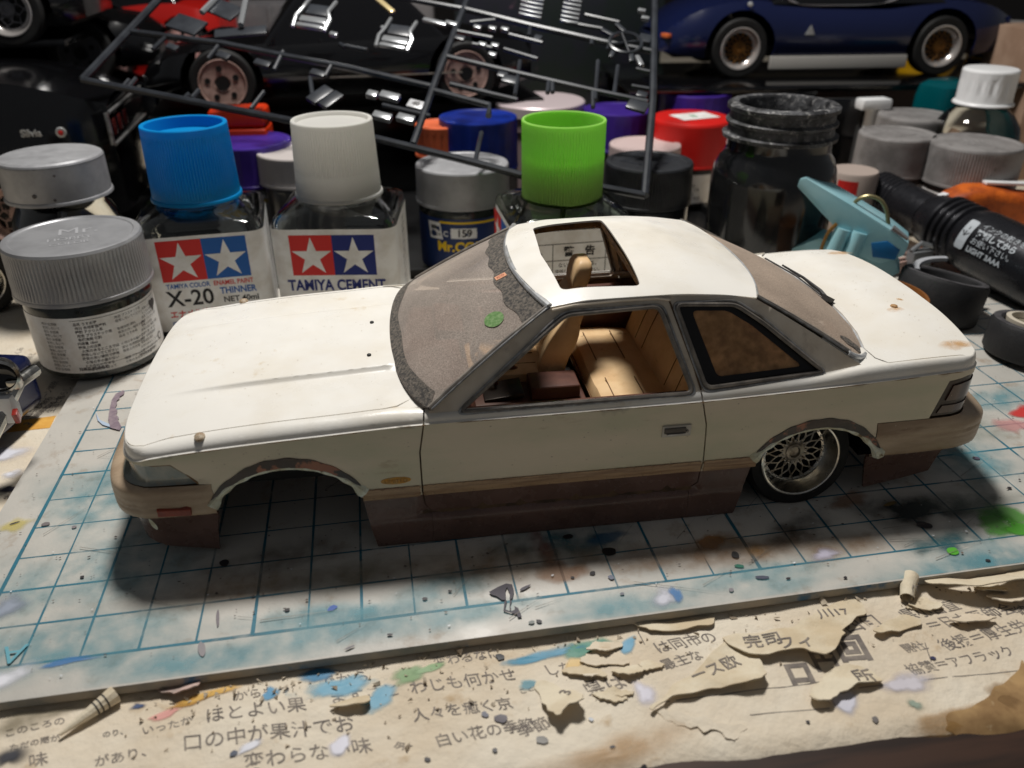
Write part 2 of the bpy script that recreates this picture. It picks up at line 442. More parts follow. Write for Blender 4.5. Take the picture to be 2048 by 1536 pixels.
# ------------------------------------------------------------------ cutting mat with its printed grid
MX0, MX1, MY0, MY1 = -0.95, 31.2, -0.80, 16.9
m_mat = M('mat_board', rgb(208, 202, 192), 0.5, spec=0.4, col2=rgb(188, 185, 177), vscale=0.25, vlo=0.38, vhi=0.66, col3=rgb(176, 162, 146), v3=2.0, lo3=0.56, hi3=0.72, bump=0.006, bscale=14, rvar=0.12)
m_matside = M('mat_side', rgb(160, 150, 136), 0.7, col2=rgb(126, 128, 126), vscale=1.0, col3=rgb(60, 100, 130), v3=0.7, lo3=0.6, hi3=0.66)
cutting_mat = empty('cutting_mat', (12, 8, DESK_Z), label='paint spattered cutting mat with a teal one centimetre grid under the white car', cat='cutting mat')
def on(o): return Matrix.Translation(-Vector(o.location))
def cm(x, y, z=0.0): return (x - 12, y - 8, z - DESK_Z)
mb = MB(); mb.box(cm((MX0 + MX1) / 2, (MY0 + MY1) / 2, -0.10), (MX1 - MX0, MY1 - MY0, 0.2)); 
o = mb.build('mat_board', m_mat, cutting_mat, bevel=0.03, mats=[m_mat, m_matside])
for p in o.data.polygons:
    if abs(p.normal.z) < 0.5: p.material_index = 1
mb = MB(); mb.box(cm((MX0 + MX1) / 2, (MY0 + MY1) / 2 + 0.15, -0.235), (MX1 - MX0 - 0.8, MY1 - MY0 - 0.5, 0.07)); mb.build('backing', M('mat_backing', rgb(40, 44, 46), 0.8), cutting_mat)
# grid lines: thin printed strips, worn here and there
m_line = soft('grid_print', rgb(30, 108, 130), 0.55, 1.5, 1.6)
def strips(name, lines, w, z, m, parent, fn):
    me = D.meshes.new(name); V = []; F = []; A = []
    for (x0, y0, x1, y1, k) in lines:
        L_ = math.hypot(x1 - x0, y1 - y0); n = max(2, int(L_ / 0.5)); dx, dy = (x1 - x0) / L_, (y1 - y0) / L_
        for i in range(n + 1):
            t = i / n; x, y = x0 + (x1 - x0) * t, y0 + (y1 - y0) * t; b = len(V)
            ww = w * k * (1 + 0.25 * math.sin(7 * t + x0 * 3 + y0)) * (0.85 + 0.3 * random.random()) / 2
            V += [fn(x + dy * ww, y - dx * ww, z), fn(x - dy * ww, y + dx * ww, z)]; q = 0.5 + 0.5 * random.random(); A += [q, q]
            if i < n: F.append((b, b + 2, b + 3, b + 1))
    o = mesh(name, V, F, m, parent, False)
    at = o.data.attributes.new('fade', 'FLOAT', 'POINT'); at.data.foreach_set('value', np.array(A, np.float32)); return o
LN = []
for j in range(0, 17): LN.append((0, j, 30, j, 1.3 if j in (0, 6) else 1.0))
g1 = strips('grid_line', LN, 0.045, 0.004, m_line, cutting_mat, cm); g1['kind'] = 'stuff'
LN = [(i, 0, i, 16, 1.35 if i in (0, 5, 10, 15, 20) else 1.0) for i in range(31)]
g2 = strips('grid_line', LN, 0.045, 0.006, m_line, cutting_mat, cm); g2['kind'] = 'stuff'
# stains: soft overspray and hard drips
_zs = [0.0075]
def stain(name, px, rx, ry, rot, col, gain, parent, soft_edge=True, z=None, fnc=None, rough=0.3, nscale=2.0, layer=None, kindless=False, hard=None):
    """an irregular patch of paint: fade 1 in the middle, 0 at the rim for overspray"""
    x, y = (px[0], px[1]) if len(px) == 3 else onz(px[0], px[1], 0.0)[:2]
    ring = blob(0, 0, 1, 1, 0, rough, 28, seed=int(x * 97 + y * 31 + rx * 11))
    V = [(0, 0)]; A = [1.0]; lev = [0.25, 0.5, 0.75, 1.0]
    for l in lev:
        for p in ring: V.append((p[0] * l, p[1] * l)); A.append((1 - smooth01((l - 0.1) / 0.9)) if soft_edge else 1.0)
    n = len(ring); F = [(0, 1 + i, 1 + (i + 1) % n) for i in range(n)]
    for k in range(3):
        for i in range(n): a = 1 + k * n; F.append((a + i, a + n + i, a + n + (i + 1) % n, a + (i + 1) % n))
    c, s = math.cos(rot), math.sin(rot)
    if z is None: _zs[0] += 0.0004; z = _zs[0]
    P = []
    for a, b in V:
        X, Y = x + (a * rx) * c - (b * ry) * s, y + (a * rx) * s + (b * ry) * c
        if fnc is None: X, Y = max(X, MX0 + .03), max(Y, MY0 + .035)
        P.append((fnc or cm)(X, Y, z))
    if hard is None: hard = 2.0 if (soft_edge and max(col) - min(col) > .16 and gain > .75) else 0.0
    key = 'paint_%d_%d_%d_%d' % (*[int(255 * k) for k in col], int(gain * 10))
    o = mesh(name, P, F, soft(key + ('_h' if hard else ''), col, 0.5, gain, nscale, hard), parent, False)
    at = o.data.attributes.new('fade', 'FLOAT', 'POINT'); at.data.foreach_set('value', np.array(A, np.float32)); return o
TEAL = rgb(98, 158, 170); BLU = rgb(70, 130, 190); GRN = rgb(86, 168, 50); RED = rgb(214, 60, 56); PNK = rgb(226, 150, 150)
for px, rx, ry, rot, col, gain in [
    ((140, 1290), 3.0, 1.1, 0.1, TEAL, 0.55), ((620, 1262), 2.6, 0.8, 0.0, TEAL, 0.5), ((260, 1130), 1.8, 1.9, 0.3, TEAL, 0.45),
    ((60, 1180), 1.4, 1.5, 0.3, TEAL, 0.35), ((360, 1330), 2.8, 0.5, 0.05, TEAL, 0.55), ((1130, 1085), 2.0, 0.8, 0.1, rgb(60, 110, 120), 0.8),
    ((1900, 1160), 3.0, 0.9, 0.1, TEAL, 0.6), ((2010, 1120), 1.6, 0.9, 0.1, TEAL, 0.6), ((1940, 920), 1.6, 1.2, 0.2, TEAL, 0.6), ((1990, 800), 1.6, 1.0, 0.1, TEAL, 0.5),
    ((1830, 1020), 1.9, 0.8, -0.3, rgb(30, 40, 42), 1.0), ((1600, 1060), 1.2, 0.5, 0.2, rgb(60, 56, 52), 0.9), ((1890, 1082), 1.2, 0.5, 0.2, rgb(40, 96, 104), 0.9),
    ((1120, 1145), 0.9, 0.45, 0.1, rgb(168, 110, 60), 0.8), ((1420, 1085), 0.45, 0.35, 0, rgb(196, 130, 50), 1.1), ((1215, 1075), 0.7, 0.3, 0, rgb(40, 100, 140), 0.9),
    ((1085, 1095), 0.3, 0.8, 0.1, rgb(150, 70, 60), 0.7), ((1700, 1000), 0.8, 0.4, 0.3, rgb(160, 110, 70), 0.8), ((2020, 1030), 0.9, 0.5, -0.3, GRN, 1.2), ((1990, 1050), 0.8, 0.5, 0.2, GRN, 1.2),
    ((2045, 1060), 0.6, 0.35, -0.4, GRN, 1.5), ((2044, 825), 0.55, 0.45, 0.2, RED, 1.6), ((2030, 850), 0.8, 0.6, 0.2, PNK, 0.9), ((130, 1325), 0.7, 0.12, 0.1, BLU, 1.2),
    ((10, 1215), 0.55, 0.4, 0, rgb(150, 158, 172), 1.1), ((28, 1050), 0.45, 0.4, 0, rgb(214, 196, 90), 0.9), ((20, 1355), 0.5, 0.3, 0.4, rgb(226, 226, 232), 1.2),
    ((900, 1232), 3.0, 0.5, 0.0, TEAL, 0.45), ((1250, 1215), 2.4, 0.5, 0.0, TEAL, 0.5), ((1500, 1150), 2.2, 0.5, 0.05, TEAL, 0.4), ((180, 1010), 1.4, 2.2, 0.2, TEAL, 0.4), ((1000, 1130), 3.4, 0.8, 0.0, rgb(164, 140, 112), 0.5), ((1400, 1110), 2.4, 0.7, 0.0, rgb(150, 120, 92), 0.6), ((1650, 1090), 1.6, 0.7, 0.0, rgb(160, 130, 100), 0.6), ((450, 1180), 2.2, 0.7, 0.0, rgb(176, 152, 124), 0.4), ((1950, 1000), 1.6, 0.9, 0.1, rgb(120, 130, 120), 0.5), ((1920, 860), 1.5, 1.2, 0.1, rgb(150, 160, 150), 0.5), ((700, 1225), 1.6, 0.35, 0.0, TEAL, 0.5),
    ((560, 1115), 1.8, 0.7, 0.1, rgb(120, 110, 100), 0.6), ((1180, 1265), 1.2, 0.2, 0.08, rgb(60, 110, 170), 1.2), ((1500, 1095), 0.8, 0.35, -0.5, rgb(170, 130, 80), 0.7),
    ((1330, 1195), 0.35, 0.3, 0, rgb(200, 200, 210), 1.5), ((1352, 1190), 0.2, 0.3, 0, BLU, 1.2), ((700, 1150), 2.2, 0.6, 0.1, rgb(150, 140, 120), 0.5),
    ((1650, 1110), 0.4, 0.2, 0, rgb(196, 190, 206), 1.2), ((880, 1180), 1.6, 0.5, 0.1, TEAL, 0.4), ((1560, 1175), 1.6, 0.5, 0.1, TEAL, 0.35), ((240, 945), 0.9, 1.4, 0.2, TEAL, 0.35)]:
    stain('paint_stain', px, rx, ry, rot, col, gain, cutting_mat)
DRK = rgb(46, 42, 46)
for px, rx, ry, rot, col in [((436, 1238), 0.03, 0.22, 0.15, rgb(120, 112, 116)), ((404, 1300), 0.06, 0.2, 0.2, rgb(140, 134, 136)), ((665, 1218), 0.1, 0.06, 0.5, rgb(50, 86, 160)),
    ((1905, 1104), 0.11, 0.13, -0.5, GRN), ((1478, 1134), 0.1, 0.05, -0.4, rgb(40, 110, 90)), ((1952, 918), 0.09, 0.06, -0.3, rgb(90, 84, 100)), ((1848, 1052), 0.16, 0.12, -0.4, DRK),
    ((1218, 1105), 0.16, 0.12, 0, rgb(24, 22, 24)), ((1136, 1075), 0.1, 0.08, 0, rgb(34, 32, 32)), ((1185, 1148), 0.06, 0.05, 0, DRK), ((1145, 1157), 0.04, 0.03, 0, DRK), ((449, 1128), 0.1, 0.1, 0, DRK),
    ((92, 1050), 0.08, 0.07, 0.3, rgb(120, 112, 112)), ((149, 1056), 0.05, 0.05, 0, rgb(130, 122, 124)), ((165, 1156), 0.04, 0.04, 0, DRK), ((30, 1048), 0.1, 0.02, 0.4, DRK), ((1524, 1157), 0.14, 0.05, -0.1, rgb(70, 74, 90)),
    ((1462, 1182), 0.05, 0.05, 0, rgb(130, 126, 130)), ((1576, 1159), 0.05, 0.03, 0, DRK), ((1690, 1157), 0.04, 0.03, 0, DRK), ((1975, 1123), 0.05, 0.04, 0, DRK), ((1078, 1245), 0.06, 0.04, -0.3, DRK), ((1063, 1247), 0.06, 0.04, 0, rgb(120, 124, 120)),
    ((1050, 1178), 0.13, 0.035, 0.5, rgb(80, 76, 84)), ((1244, 1190), 0.04, 0.04, 0, rgb(110, 112, 120)), ((1222, 1157), 0.06, 0.06, 0, rgb(120, 124, 140)), ((1470, 1112), 0.08, 0.1, 0, rgb(40, 36, 36)), ((2018, 978), 0.05, 0.04, 0, DRK), ((1780, 1010), 0.2, 0.05, 0.3, rgb(110, 90, 50)),
    ((575, 1222), 0.05, 0.04, 0, DRK), ((850, 1200), 0.05, 0.04, 0, DRK), ((900, 1185), 0.04, 0.03, 0, DRK), ((780, 1272), 0.05, 0.03, 0, DRK), ((700, 1298), 0.1, 0.02, 0.4, rgb(100, 96, 100))]:
    stain('paint_drip', px, rx, ry, rot, col, 3.0, cutting_mat, soft_edge=False, rough=0.14)
# the purple grey comb-like smear and the black blot with drips
def cmp(u, v): return onz(u, v)[:2]
pts = [(247, 783), (232, 790), (224, 803), (220, 820), (217, 840), (221, 858), (240, 863), (244, 856), (236, 842), (239, 838), (233, 832), (236, 824), (231, 818), (235, 810), (234, 804), (240, 800), (240, 796), (248, 791), (250, 786)]
shapes('paint_smear', [[tuple(cmp(u, v)) for u, v in pts]], M('smear_paint', rgb(128, 112, 122), 0.6, col2=rgb(150, 134, 140), vscale=8), cutting_mat, lambda a, b, l: cm(a, b, 0.042))
pts = [(192, 826), (200, 842), (218, 850), (232, 848), (226, 858), (206, 852), (196, 843)]
shapes('paint_smear', [[tuple(cmp(u, v)) for u, v in pts]], M('smear_blue', rgb(176, 192, 212), 0.6), cutting_mat, lambda a, b, l: cm(a, b, 0.040))
bl = [(978, 1187), (996, 1177), (1012, 1170), (1024, 1172), (1028, 1185), (1025, 1200), (1019, 1202), (1020, 1190), (1014, 1177), (1011, 1184), (1012, 1203), (1004, 1203), (994, 1196), (982, 1192)]
bl2 = [(1009, 1205), (1014, 1204), (1010, 1222), (1022, 1226), (1031, 1222), (1028, 1215), (1036, 1219), (1044, 1237), (1036, 1238), (1034, 1232), (1022, 1229), (1007, 1225)]
bl3 = [(1020, 1204), (1024, 1204), (1020, 1215), (1023, 1222), (1019, 1221)]
shapes('paint_blot', [[tuple(cmp(u, v)) for u, v in q] for q in (bl, bl2, bl3)], M('blot_paint', rgb(58, 52, 62), 0.5), cutting_mat, lambda a, b, l: cm(a, b, 0.044))
# printed letter near the left end
text('printed_mark', [('A', onz(28, 1310)[0], onz(28, 1310)[1], 0.62, {'rot': math.pi})], soft('mark_print', rgb(70, 150, 170), 0.6, 0.0001) if False else M('mark_print', rgb(104, 166, 180), 0.6), cutting_mat, lambda x, y, l: cm(x, y, 0.0455))
# knife cuts
mb = MB(); g = random.Random(17)
for k in range(70):
    x, y, a, l_ = g.uniform(0, 24), g.uniform(-.5, 3.4) if k % 2 else g.uniform(0, 14), g.uniform(-.5, .9), g.uniform(.3, 2.2)
    if y + l_ * math.sin(a) < MY0 + .1: continue
    w = g.uniform(.004, .009); dx, dy = math.cos(a), math.sin(a); mb.add([cm(x + dy * w, y - dx * w, .0462), cm(x + dx * l_, y + dy * l_, .0462), cm(x - dy * w, y + dx * w, .0462)], [(0, 1, 2)])
mb.build('knife_cuts', M('knife_cut', rgb(150, 140, 128), .8, col2=rgb(96, 92, 88), vscale=.7), cutting_mat, smooth=False, kind='stuff')
# fine specks
mb = MB(); mbw = MB()
for k in range(1300):
    x, y = rng.uniform(-0.9, 26), rng.uniform(-0.75, 19) * rng.uniform(0.15, 1)
    r = float(np.clip(rng.lognormal(-4.3, 0.5), 0.006, 0.032)); q = rng.uniform(0, 6.28); n = 9
    P = [(x + r * (1 + 0.3 * math.sin(3 * a + q)) * math.cos(a), y + r * (0.7 + 0.3 * math.cos(2 * a + q)) * math.sin(a)) for a in np.linspace(0, 2 * math.pi, n, endpoint=False)]
    (mbw if k % 6 == 0 else mb).add([cm(*p, 0.047) for p in P], [tuple(range(n))])
mb.build('paint_specks', M('speck_dark', rgb(78, 70, 68), 0.6, col2=rgb(120, 106, 96), vscale=1.5), cutting_mat, smooth=False, kind='stuff')
mbw.build('paint_specks', M('speck_pale', rgb(226, 226, 228), 0.5, col2=rgb(190, 200, 205), vscale=1.5), cutting_mat, smooth=False, kind='stuff')

tray = empty('added_dark_tray', (9.5, 24, DESK_Z + .03), label='added flat black tray darkening the floor under the jars behind the square bottles', cat='tray')  # black tray added to darken the floor seen behind and through the bottles
m_tray0 = M('tray_black', rgb(16, 16, 17), 0.45)
mb = MB(); mb.box((0, 0, .08), (27, 13.5, .12)); mb.build('tray_floor', m_tray0, tray, bevel=.03)
for (x, y, w, d) in ((0, -6.7, 27, .2), (0, 6.7, 27, .2), (-13.4, 0, .2, 13.6), (13.4, 0, .2, 13.6)): mb = MB(); mb.box((x, y, .26), (w, d, .5)); mb.build('tray_rim', m_tray0, tray, bevel=.04)
# ------------------------------------------------------------------ the white model car
CAR_TH = math.atan2(-0.25, 7.81)
UX = np.array([math.cos(CAR_TH), math.sin(CAR_TH), 0]); UY = np.array([-math.sin(CAR_TH), math.cos(CAR_TH), 0])
CAR_O = np.array([7.35, 2.02, 0]) - UX * 7.35                 # near side of the body, x = 0
XC, YC = 11.7, 3.45
car = empty('model_car', tuple(CAR_O + UX * XC + UY * YC), (0, 0, CAR_TH), label='large cream and brown scale model coupe with an open sunroof and no front wheels', cat='model car')
def L3(x, w, z): return (x - XC, -w, z)          # w: distance from the centre line towards the camera
# --- paint
CREAM = rgb(238, 234, 226)
m_cream = M('cream_paint', CREAM, 0.33, spec=0.4, col2=rgb(232, 225, 212), vscale=0.5, vlo=0.42, vhi=0.66, col3=rgb(206, 184, 148), v3=1.1, lo3=0.64, hi3=0.8, bump=0.002, bscale=25, rvar=0.1)
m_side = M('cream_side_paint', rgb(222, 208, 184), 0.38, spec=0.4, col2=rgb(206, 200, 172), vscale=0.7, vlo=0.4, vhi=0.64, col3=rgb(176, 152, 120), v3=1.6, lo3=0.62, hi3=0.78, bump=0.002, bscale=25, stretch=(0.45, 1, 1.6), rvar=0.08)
m_bump = M('bumper_paint', rgb(190, 168, 142), 0.42, col2=rgb(150, 126, 102), vscale=0.9, vlo=0.35, vhi=0.65, col3=rgb(120, 94, 70), v3=1.4, lo3=0.58, hi3=0.75, stretch=(0.5, 1, 2.5))
m_brown = M('brown_paint', rgb(106, 82, 74), 0.26, spec=0.5, col2=rgb(92, 70, 62), vscale=0.9, rvar=0.08)
m_mould = M('moulding_paint', rgb(176, 146, 114), 0.45, col2=rgb(140, 110, 84), vscale=3.0, stretch=(0.3, 1, 6))
m_gap = M('panel_gap', rgb(96, 74, 52), 0.8, col2=rgb(60, 46, 34), vscale=3)
m_black = M('black_plastic', rgb(14, 13, 13), 0.6)
m_pillar = M('pillar_paint', rgb(230, 218, 200), 0.4, col2=rgb(212, 198, 178), vscale=0.9, col3=rgb(176, 160, 142), v3=1.3, lo3=0.58, hi3=0.78)
m_rub = M('rubber_trim', rgb(112, 106, 100), 0.42, col2=rgb(144, 136, 126), vscale=3)
m_chr = M('dull_chrome', rgb(176, 176, 176), 0.32, metal=0.75, col2=rgb(130, 126, 120), vscale=4)
m_silver = M('silver_trim', rgb(196, 198, 200), 0.3, metal=0.35, col2=rgb(168, 166, 162), vscale=3)
# --- plan outline of the body (half), dense, by length; t equals x along the straight side
_pl = catmull([(2.1, 0), (2.12, 1.2), (2.18, 2.2), (2.31, 2.8), (2.52, 3.15), (2.85, 3.36), (3.4, 3.44), (6, 3.45), (9, 3.46), (12, 3.46), (15, 3.46), (18, 3.45), (19.6, 3.42), (20.3, 3.34), (20.8, 3.1), (21.05, 2.6), (21.2, 1.3), (21.25, 0)], 24)
_pl = np.array(_pl); _s = np.concatenate([[0], np.cumsum(np.hypot(*np.diff(_pl, axis=0).T))])
_t = _s - np.interp(10.0, _pl[:, 0], _s) + 10.0
_tn = np.gradient(_pl, axis=0); _tn /= np.linalg.norm(_tn, axis=1)[:, None]; _nn = np.c_[-_tn[:, 1], _tn[:, 0]]
T0, T1 = float(_t[0]), float(_t[-1])
_p2 = np.array(catmull([(2.42, 0), (2.44, 1.2), (2.49, 2.2), (2.60, 2.8), (2.76, 3.12), (3.02, 3.34), (3.5, 3.43), (6, 3.45), (9, 3.46), (12, 3.46), (15, 3.46), (18, 3.45), (19.5, 3.42), (20.0, 3.36), (20.3, 3.18), (20.48, 2.8), (20.66, 1.4), (20.72, 0)], 24))
def plan2(t, f):
    p, n = plan(t); q = np.array([np.interp(t, _t, _p2[:, 0]), np.interp(t, _t, _p2[:, 1])]); return p + (q - p) * f, n
def plan(t):
    return (np.array([np.interp(t, _t, _pl[:, 0]), np.interp(t, _t, _pl[:, 1])]), np.array([np.interp(t, _t, _nn[:, 0]), np.interp(t, _t, _nn[:, 1])]))
zc = Curve1([(-2, 2.52), (2.6, 2.52), (3.2, 2.63), (4.2, 2.73), (6.5, 2.86), (8.6, 2.95), (11, 2.96), (14, 2.98), (17, 3.08), (20.2, 3.2), (26, 3.2)])
edgez = Curve1([(2.3, 2.74), (2.8, 2.76), (4.5, 2.95), (5.5, 3.03), (6.85, 3.10), (8, 3.16), (9, 3.13), (14, 3.14), (16.5, 3.26), (18, 3.42), (19.5, 3.47), (20.6, 3.42)])
midz = Curve1([(2.3, 2.76), (2.6, 2.86), (3, 2.95), (4, 3.09), (5.2, 3.2), (6.8, 3.29), (8.0, 3.36), (9, 3.4), (16, 3.5), (18.3, 3.54), (19.5, 3.63), (20.4, 3.62), (20.7, 3.58)])
def deck(x, w):
    w = abs(w); e = edgez(x); c = midz(x)
    if x < 12:
        k = 0.085 * smooth01((x - 2.8) / 2.5)
        if w < 1.55: return c - 0.02 * (w / 1.55) ** 2
        a = c - 0.02; s = smooth01((w - 1.52) / 0.14)
        u = min(1.0, (w - 1.55) / (3.03 - 1.55)); f = (1 - s) * a + s * (a - k)
        return f + (e - (a - k)) * (u ** 1.35)
    return e + (c - e) * (1 - min(1, w / 3.2) ** 3.0)
SH = 0.6
i1_ = Curve1([(-3, 0.16), (2.3, 0.16), (2.9, 0.26), (3.6, 0.42), (8.2, 0.42), (8.9, 0.26), (15, 0.26), (17.2, 0.28), (20.0, 0.26), (20.6, 0.18), (27, 0.18)])
def up_f(t, v):
    """0: bumper outline, 1: the outline of the body above the bumpers"""
    if t < 5: return smooth01((v - 1.93) / 0.14)
    if t > 17: return smooth01((v - 1.90) / 0.20)
    return 0.0
def inset(t, v):
    c = zc(t); led = smooth01((t - 8.15) / 0.35) * smooth01((14.35 - t) / 0.35)
    A = ip(v, [(0, .05), (.05, .015), (.3, .0), (.66, .0), (.72, .02 + .005 * led), (.76, .03 + .085 * led), (1.18, .06 + .03 * led), (1.5, .05), (2.2, .03), (2.7, .05), (c, .06)])
    fb = 1 - smooth01((t - 4.15) / 0.22); rb = smooth01((t - 18.0) / 0.25)
    if fb > 0:
        B = ip(v, [(0.1, .34), (.7, .28), (1.2, .2), (1.25, .05), (1.31, -.04), (1.47, -.05), (1.49, -.015), (1.51, -.05), (1.6, -.05), (1.62, -.015), (1.64, -.05), (1.74, -.05), (1.76, -.015), (1.78, -.05), (1.9, -.03), (1.99, .03), (2.03, .06), (2.5, .05), (c, .06)])
        A = A * (1 - fb) + B * fb
    if rb > 0:
        B = ip(v, [(0.1, .36), (.7, .3), (1.14, .22), (1.2, .06), (1.27, -.03), (1.43, -.05), (1.45, -.015), (1.47, -.05), (1.57, -.05), (1.59, -.015), (1.61, -.05), (1.7, -.05), (1.72, -.015), (1.74, -.05), (1.86, -.04), (1.98, .0), (2.08, .04), (2.5, .05), (c, .06)])
        A = A * (1 - rb) + B * rb
    return A
def wall(t, v, off=0.0):
    c = zc(t); p, n = plan2(t, up_f(t, min(v, c)))
    if v <= c: i = inset(t, v) - off; z = v
    else:
        i0 = inset(t, c); u = min(1.0, (v - c) / SH); led = 0.04 * smooth01(u / 0.05)
        a = u * math.pi / 2; i1 = i1_(t) + (i0 - 0.06)
        i = i0 + led + (i1 - i0 - led) * (1 - math.cos(a)); q = p - n * i1
        z = c + (deck(q[0], q[1]) - c) * math.sin(a); i -= off
    q = p - n * i
    return L3(q[0], q[1], z)
def shoulder_end(t):
    p, n = plan2(t, up_f(t, 2.5)); return p - n * (i1_(t) + inset(t, zc(t)) - 0.06)
def top_v(t): return zc(t) + SH
def deckp(x, w, off=0.0): return L3(x, w, deck(x, w) + off)
def arch(cx, cz, r, a0, a1, n=22): return [(cx + r * math.cos(math.radians(a)), cz + r * math.sin(math.radians(a))) for a in np.linspace(a0, a1, n)]
FA = arch(5.72, 0.37, 1.85, 180 - 41.7, 40.5); RA = arch(16.83, 0.33, 1.79, 180 - 45.6, 43)
G = 0.016                                                        # half a panel gap
# front wing (near) : from the lamp back to the door
def wing_poly():
    P = [(4.32, 1.99), (3.60, 2.47)] + [(t, zc(t) - 0.03 if t > 2.6 else 2.5) for t in np.linspace(3.5, T0, 16)]
    P = [(4.34, 1.6)] + [(4.31, 1.98), (4.05, 2.0), (3.56, 2.485)] + [(t, 2.485) for t in np.linspace(3.2, T0, 14)]
    P += [(t, top_v(t)) for t in np.linspace(T0, 8.50, 60)]
    P += [(8.47, 2.95), (8.36, 2.33), (8.36, 1.34), (8.40, 1.0), (8.54, 0.76), (8.54, 0.02), (7.37, 0.02), (7.24, 0.76)] + FA[::-1]
    return P
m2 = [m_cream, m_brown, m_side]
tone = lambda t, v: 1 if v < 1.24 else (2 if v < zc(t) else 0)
TL = [[(t, 1.24) for t in np.linspace(7, 16, 60)]] + [[(t, zc(t) + d) for t in np.linspace(T0 + .01, T1 - .01, 200)] for d in [SH * k for k in (0, .03, .06, .12, .2, .3, .42, .55, .7, .85)]] + [[(t, v) for t in np.linspace(7, 16, 90)] for v in (0.66, 0.72, 0.76)]
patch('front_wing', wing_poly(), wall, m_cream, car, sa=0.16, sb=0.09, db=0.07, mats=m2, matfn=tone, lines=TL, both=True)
DOORP = [(8.36 + 2 * G, 1.34), (8.36 + 2 * G, 2.33), (8.47 + 2 * G, 2.95)] + [(t, top_v(t)) for t in np.linspace(8.50 + 2 * G, 14.1, 30)] + [(14.12, 2.98), (14.25, 2.43), (14.3, 1.5), (14.24, 0.95), (14.05, 0.765), (8.56, 0.765), (8.42, 0.98)]
for mir in (False, True):
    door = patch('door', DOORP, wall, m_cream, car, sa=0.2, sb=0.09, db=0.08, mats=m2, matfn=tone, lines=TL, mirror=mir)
    # handle: recessed grey plate and a bright pull
    hb = MB(); c = np.array(wall(13.63, 2.35)); s = 1 if not mir else -1; c[1] *= s
    hb.box(c + (0, -0.012 * s, 0), (0.62, 0.05, 0.27)); h = hb.build('handle', M('handle_grey', rgb(186, 180, 170), 0.4, metal=0.1), door, bevel=0.03)
    hb = MB(); hb.box(c + (-0.04, -0.04 * s, 0.03), (0.46, 0.05, 0.13)); hb.build('handle_recess', M('handle_dark', rgb(84, 78, 72), 0.5), door, bevel=0.015)
    hb = MB(); hb.box(c + (-0.02, -0.065 * s, -0.045), (0.40, 0.05, 0.035)); hb.build('handle_pull', m_chr, door, bevel=0.012)
    hb = MB(); hb.lathe([(0.03, 0), (0.03, 0.03), (0.02, 0.04)], 12, c + (0.22, -0.04 * s, 0.0), R=Euler((math.pi / 2 * s, 0, 0)).to_matrix()); hb.build('keyhole', m_rub, door)
patch('lamp_box', rect(19.3, 1.85, T1, 3.1), lambda t, v: wall(t, v, -0.14), m_gap, car, sa=0.3, sb=0.2, db=0.15, both=True, thick=0)
TLAMP = [(19.66, 2.96), (19.44, 2.13), (20.15, 2.13), (22.2, 2.13), (22.2, 3.02), (20.3, 3.02)]
QP = [(14.12 + 2 * G, 2.98)] + [(t, top_v(t)) for t in np.linspace(14.1 + 2 * G, T1, 70)] + [(T1, 3.06)] + [(t, 3.06) for t in (22.5, 21.2, 20.3)] + [(19.68, 2.99), (19.40, 2.1), (18.12, 2.1), (18.14, 1.56)] + RA[::-1] + [(15.5, 1.58), (15.3, 0.76), (15.16, 0.0), (14.07, 0.0), (14.07, 0.76), (14.26, 0.94), (14.33, 1.5), (14.28, 2.43)]
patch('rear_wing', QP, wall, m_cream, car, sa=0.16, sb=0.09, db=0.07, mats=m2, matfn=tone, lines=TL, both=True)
patch('front_bumper', [(T0, 1.25), (4.30, 1.25), (4.34, 1.58), (4.30, 1.98), (T0, 2.05)], wall, m_bump, car, sa=0.12, sb=0.028, db=0.05, both=True)
patch('rear_bumper', [(18.16, 1.2), (T1, 1.2), (T1, 2.1), (18.14, 2.08)], wall, m_bump, car, sa=0.12, sb=0.028, db=0.05, both=True)
patch('front_valance', [(T0, 0.45), (2.6, 0.42), (4.10, 0.10), (4.2, 0.8), (4.31, 1.235), (T0, 1.235)], wall, m_brown, car, sa=0.15, sb=0.1, db=0.08, both=True)
patch('rear_valance', [(18.42, 0.12), (20.0, 0.42), (20.15, 1.19), (18.17, 1.19)], wall, m_brown, car, sa=0.15, sb=0.1, db=0.08, both=True)
patch('side_skirt', [(8.545, 0.02), (14.065, 0.0), (14.065, 0.755), (8.545, 0.755)], wall, m_brown, car, sa=0.2, sb=0.05, db=0.07, both=True, thick=0.1)
# moulding: three beige ribs between the arches, broken at the door shuts
def rib(t, v, k=0): return wall(t, v, 0.022 + 0.022 * abs(math.sin((v - 1.24) / 0.27 * math.pi * 3)))
for a, b in ((7.18, 8.33), (8.40, 14.27), (14.34, 15.50)):
    patch('side_moulding', rect(a, 1.24, b, 1.51), rib, m_mould, car, sa=0.4, sb=0.02, db=0.03, both=True, thick=0.05)
# lining behind the gaps
def back(t, v): return wall(t, v, -0.05)
patch('gap_lining', [(7.4, 0.2), (8.2, 0.2), (15.2, 0.2), (15.3, 1.9), (15.4, 2.9)] + [(t, zc(t) - 0.1) for t in np.linspace(15.3, 7.4, 12)], back, m_gap, car, sa=0.4, sb=0.2, db=0.2, both=True, thick=0)
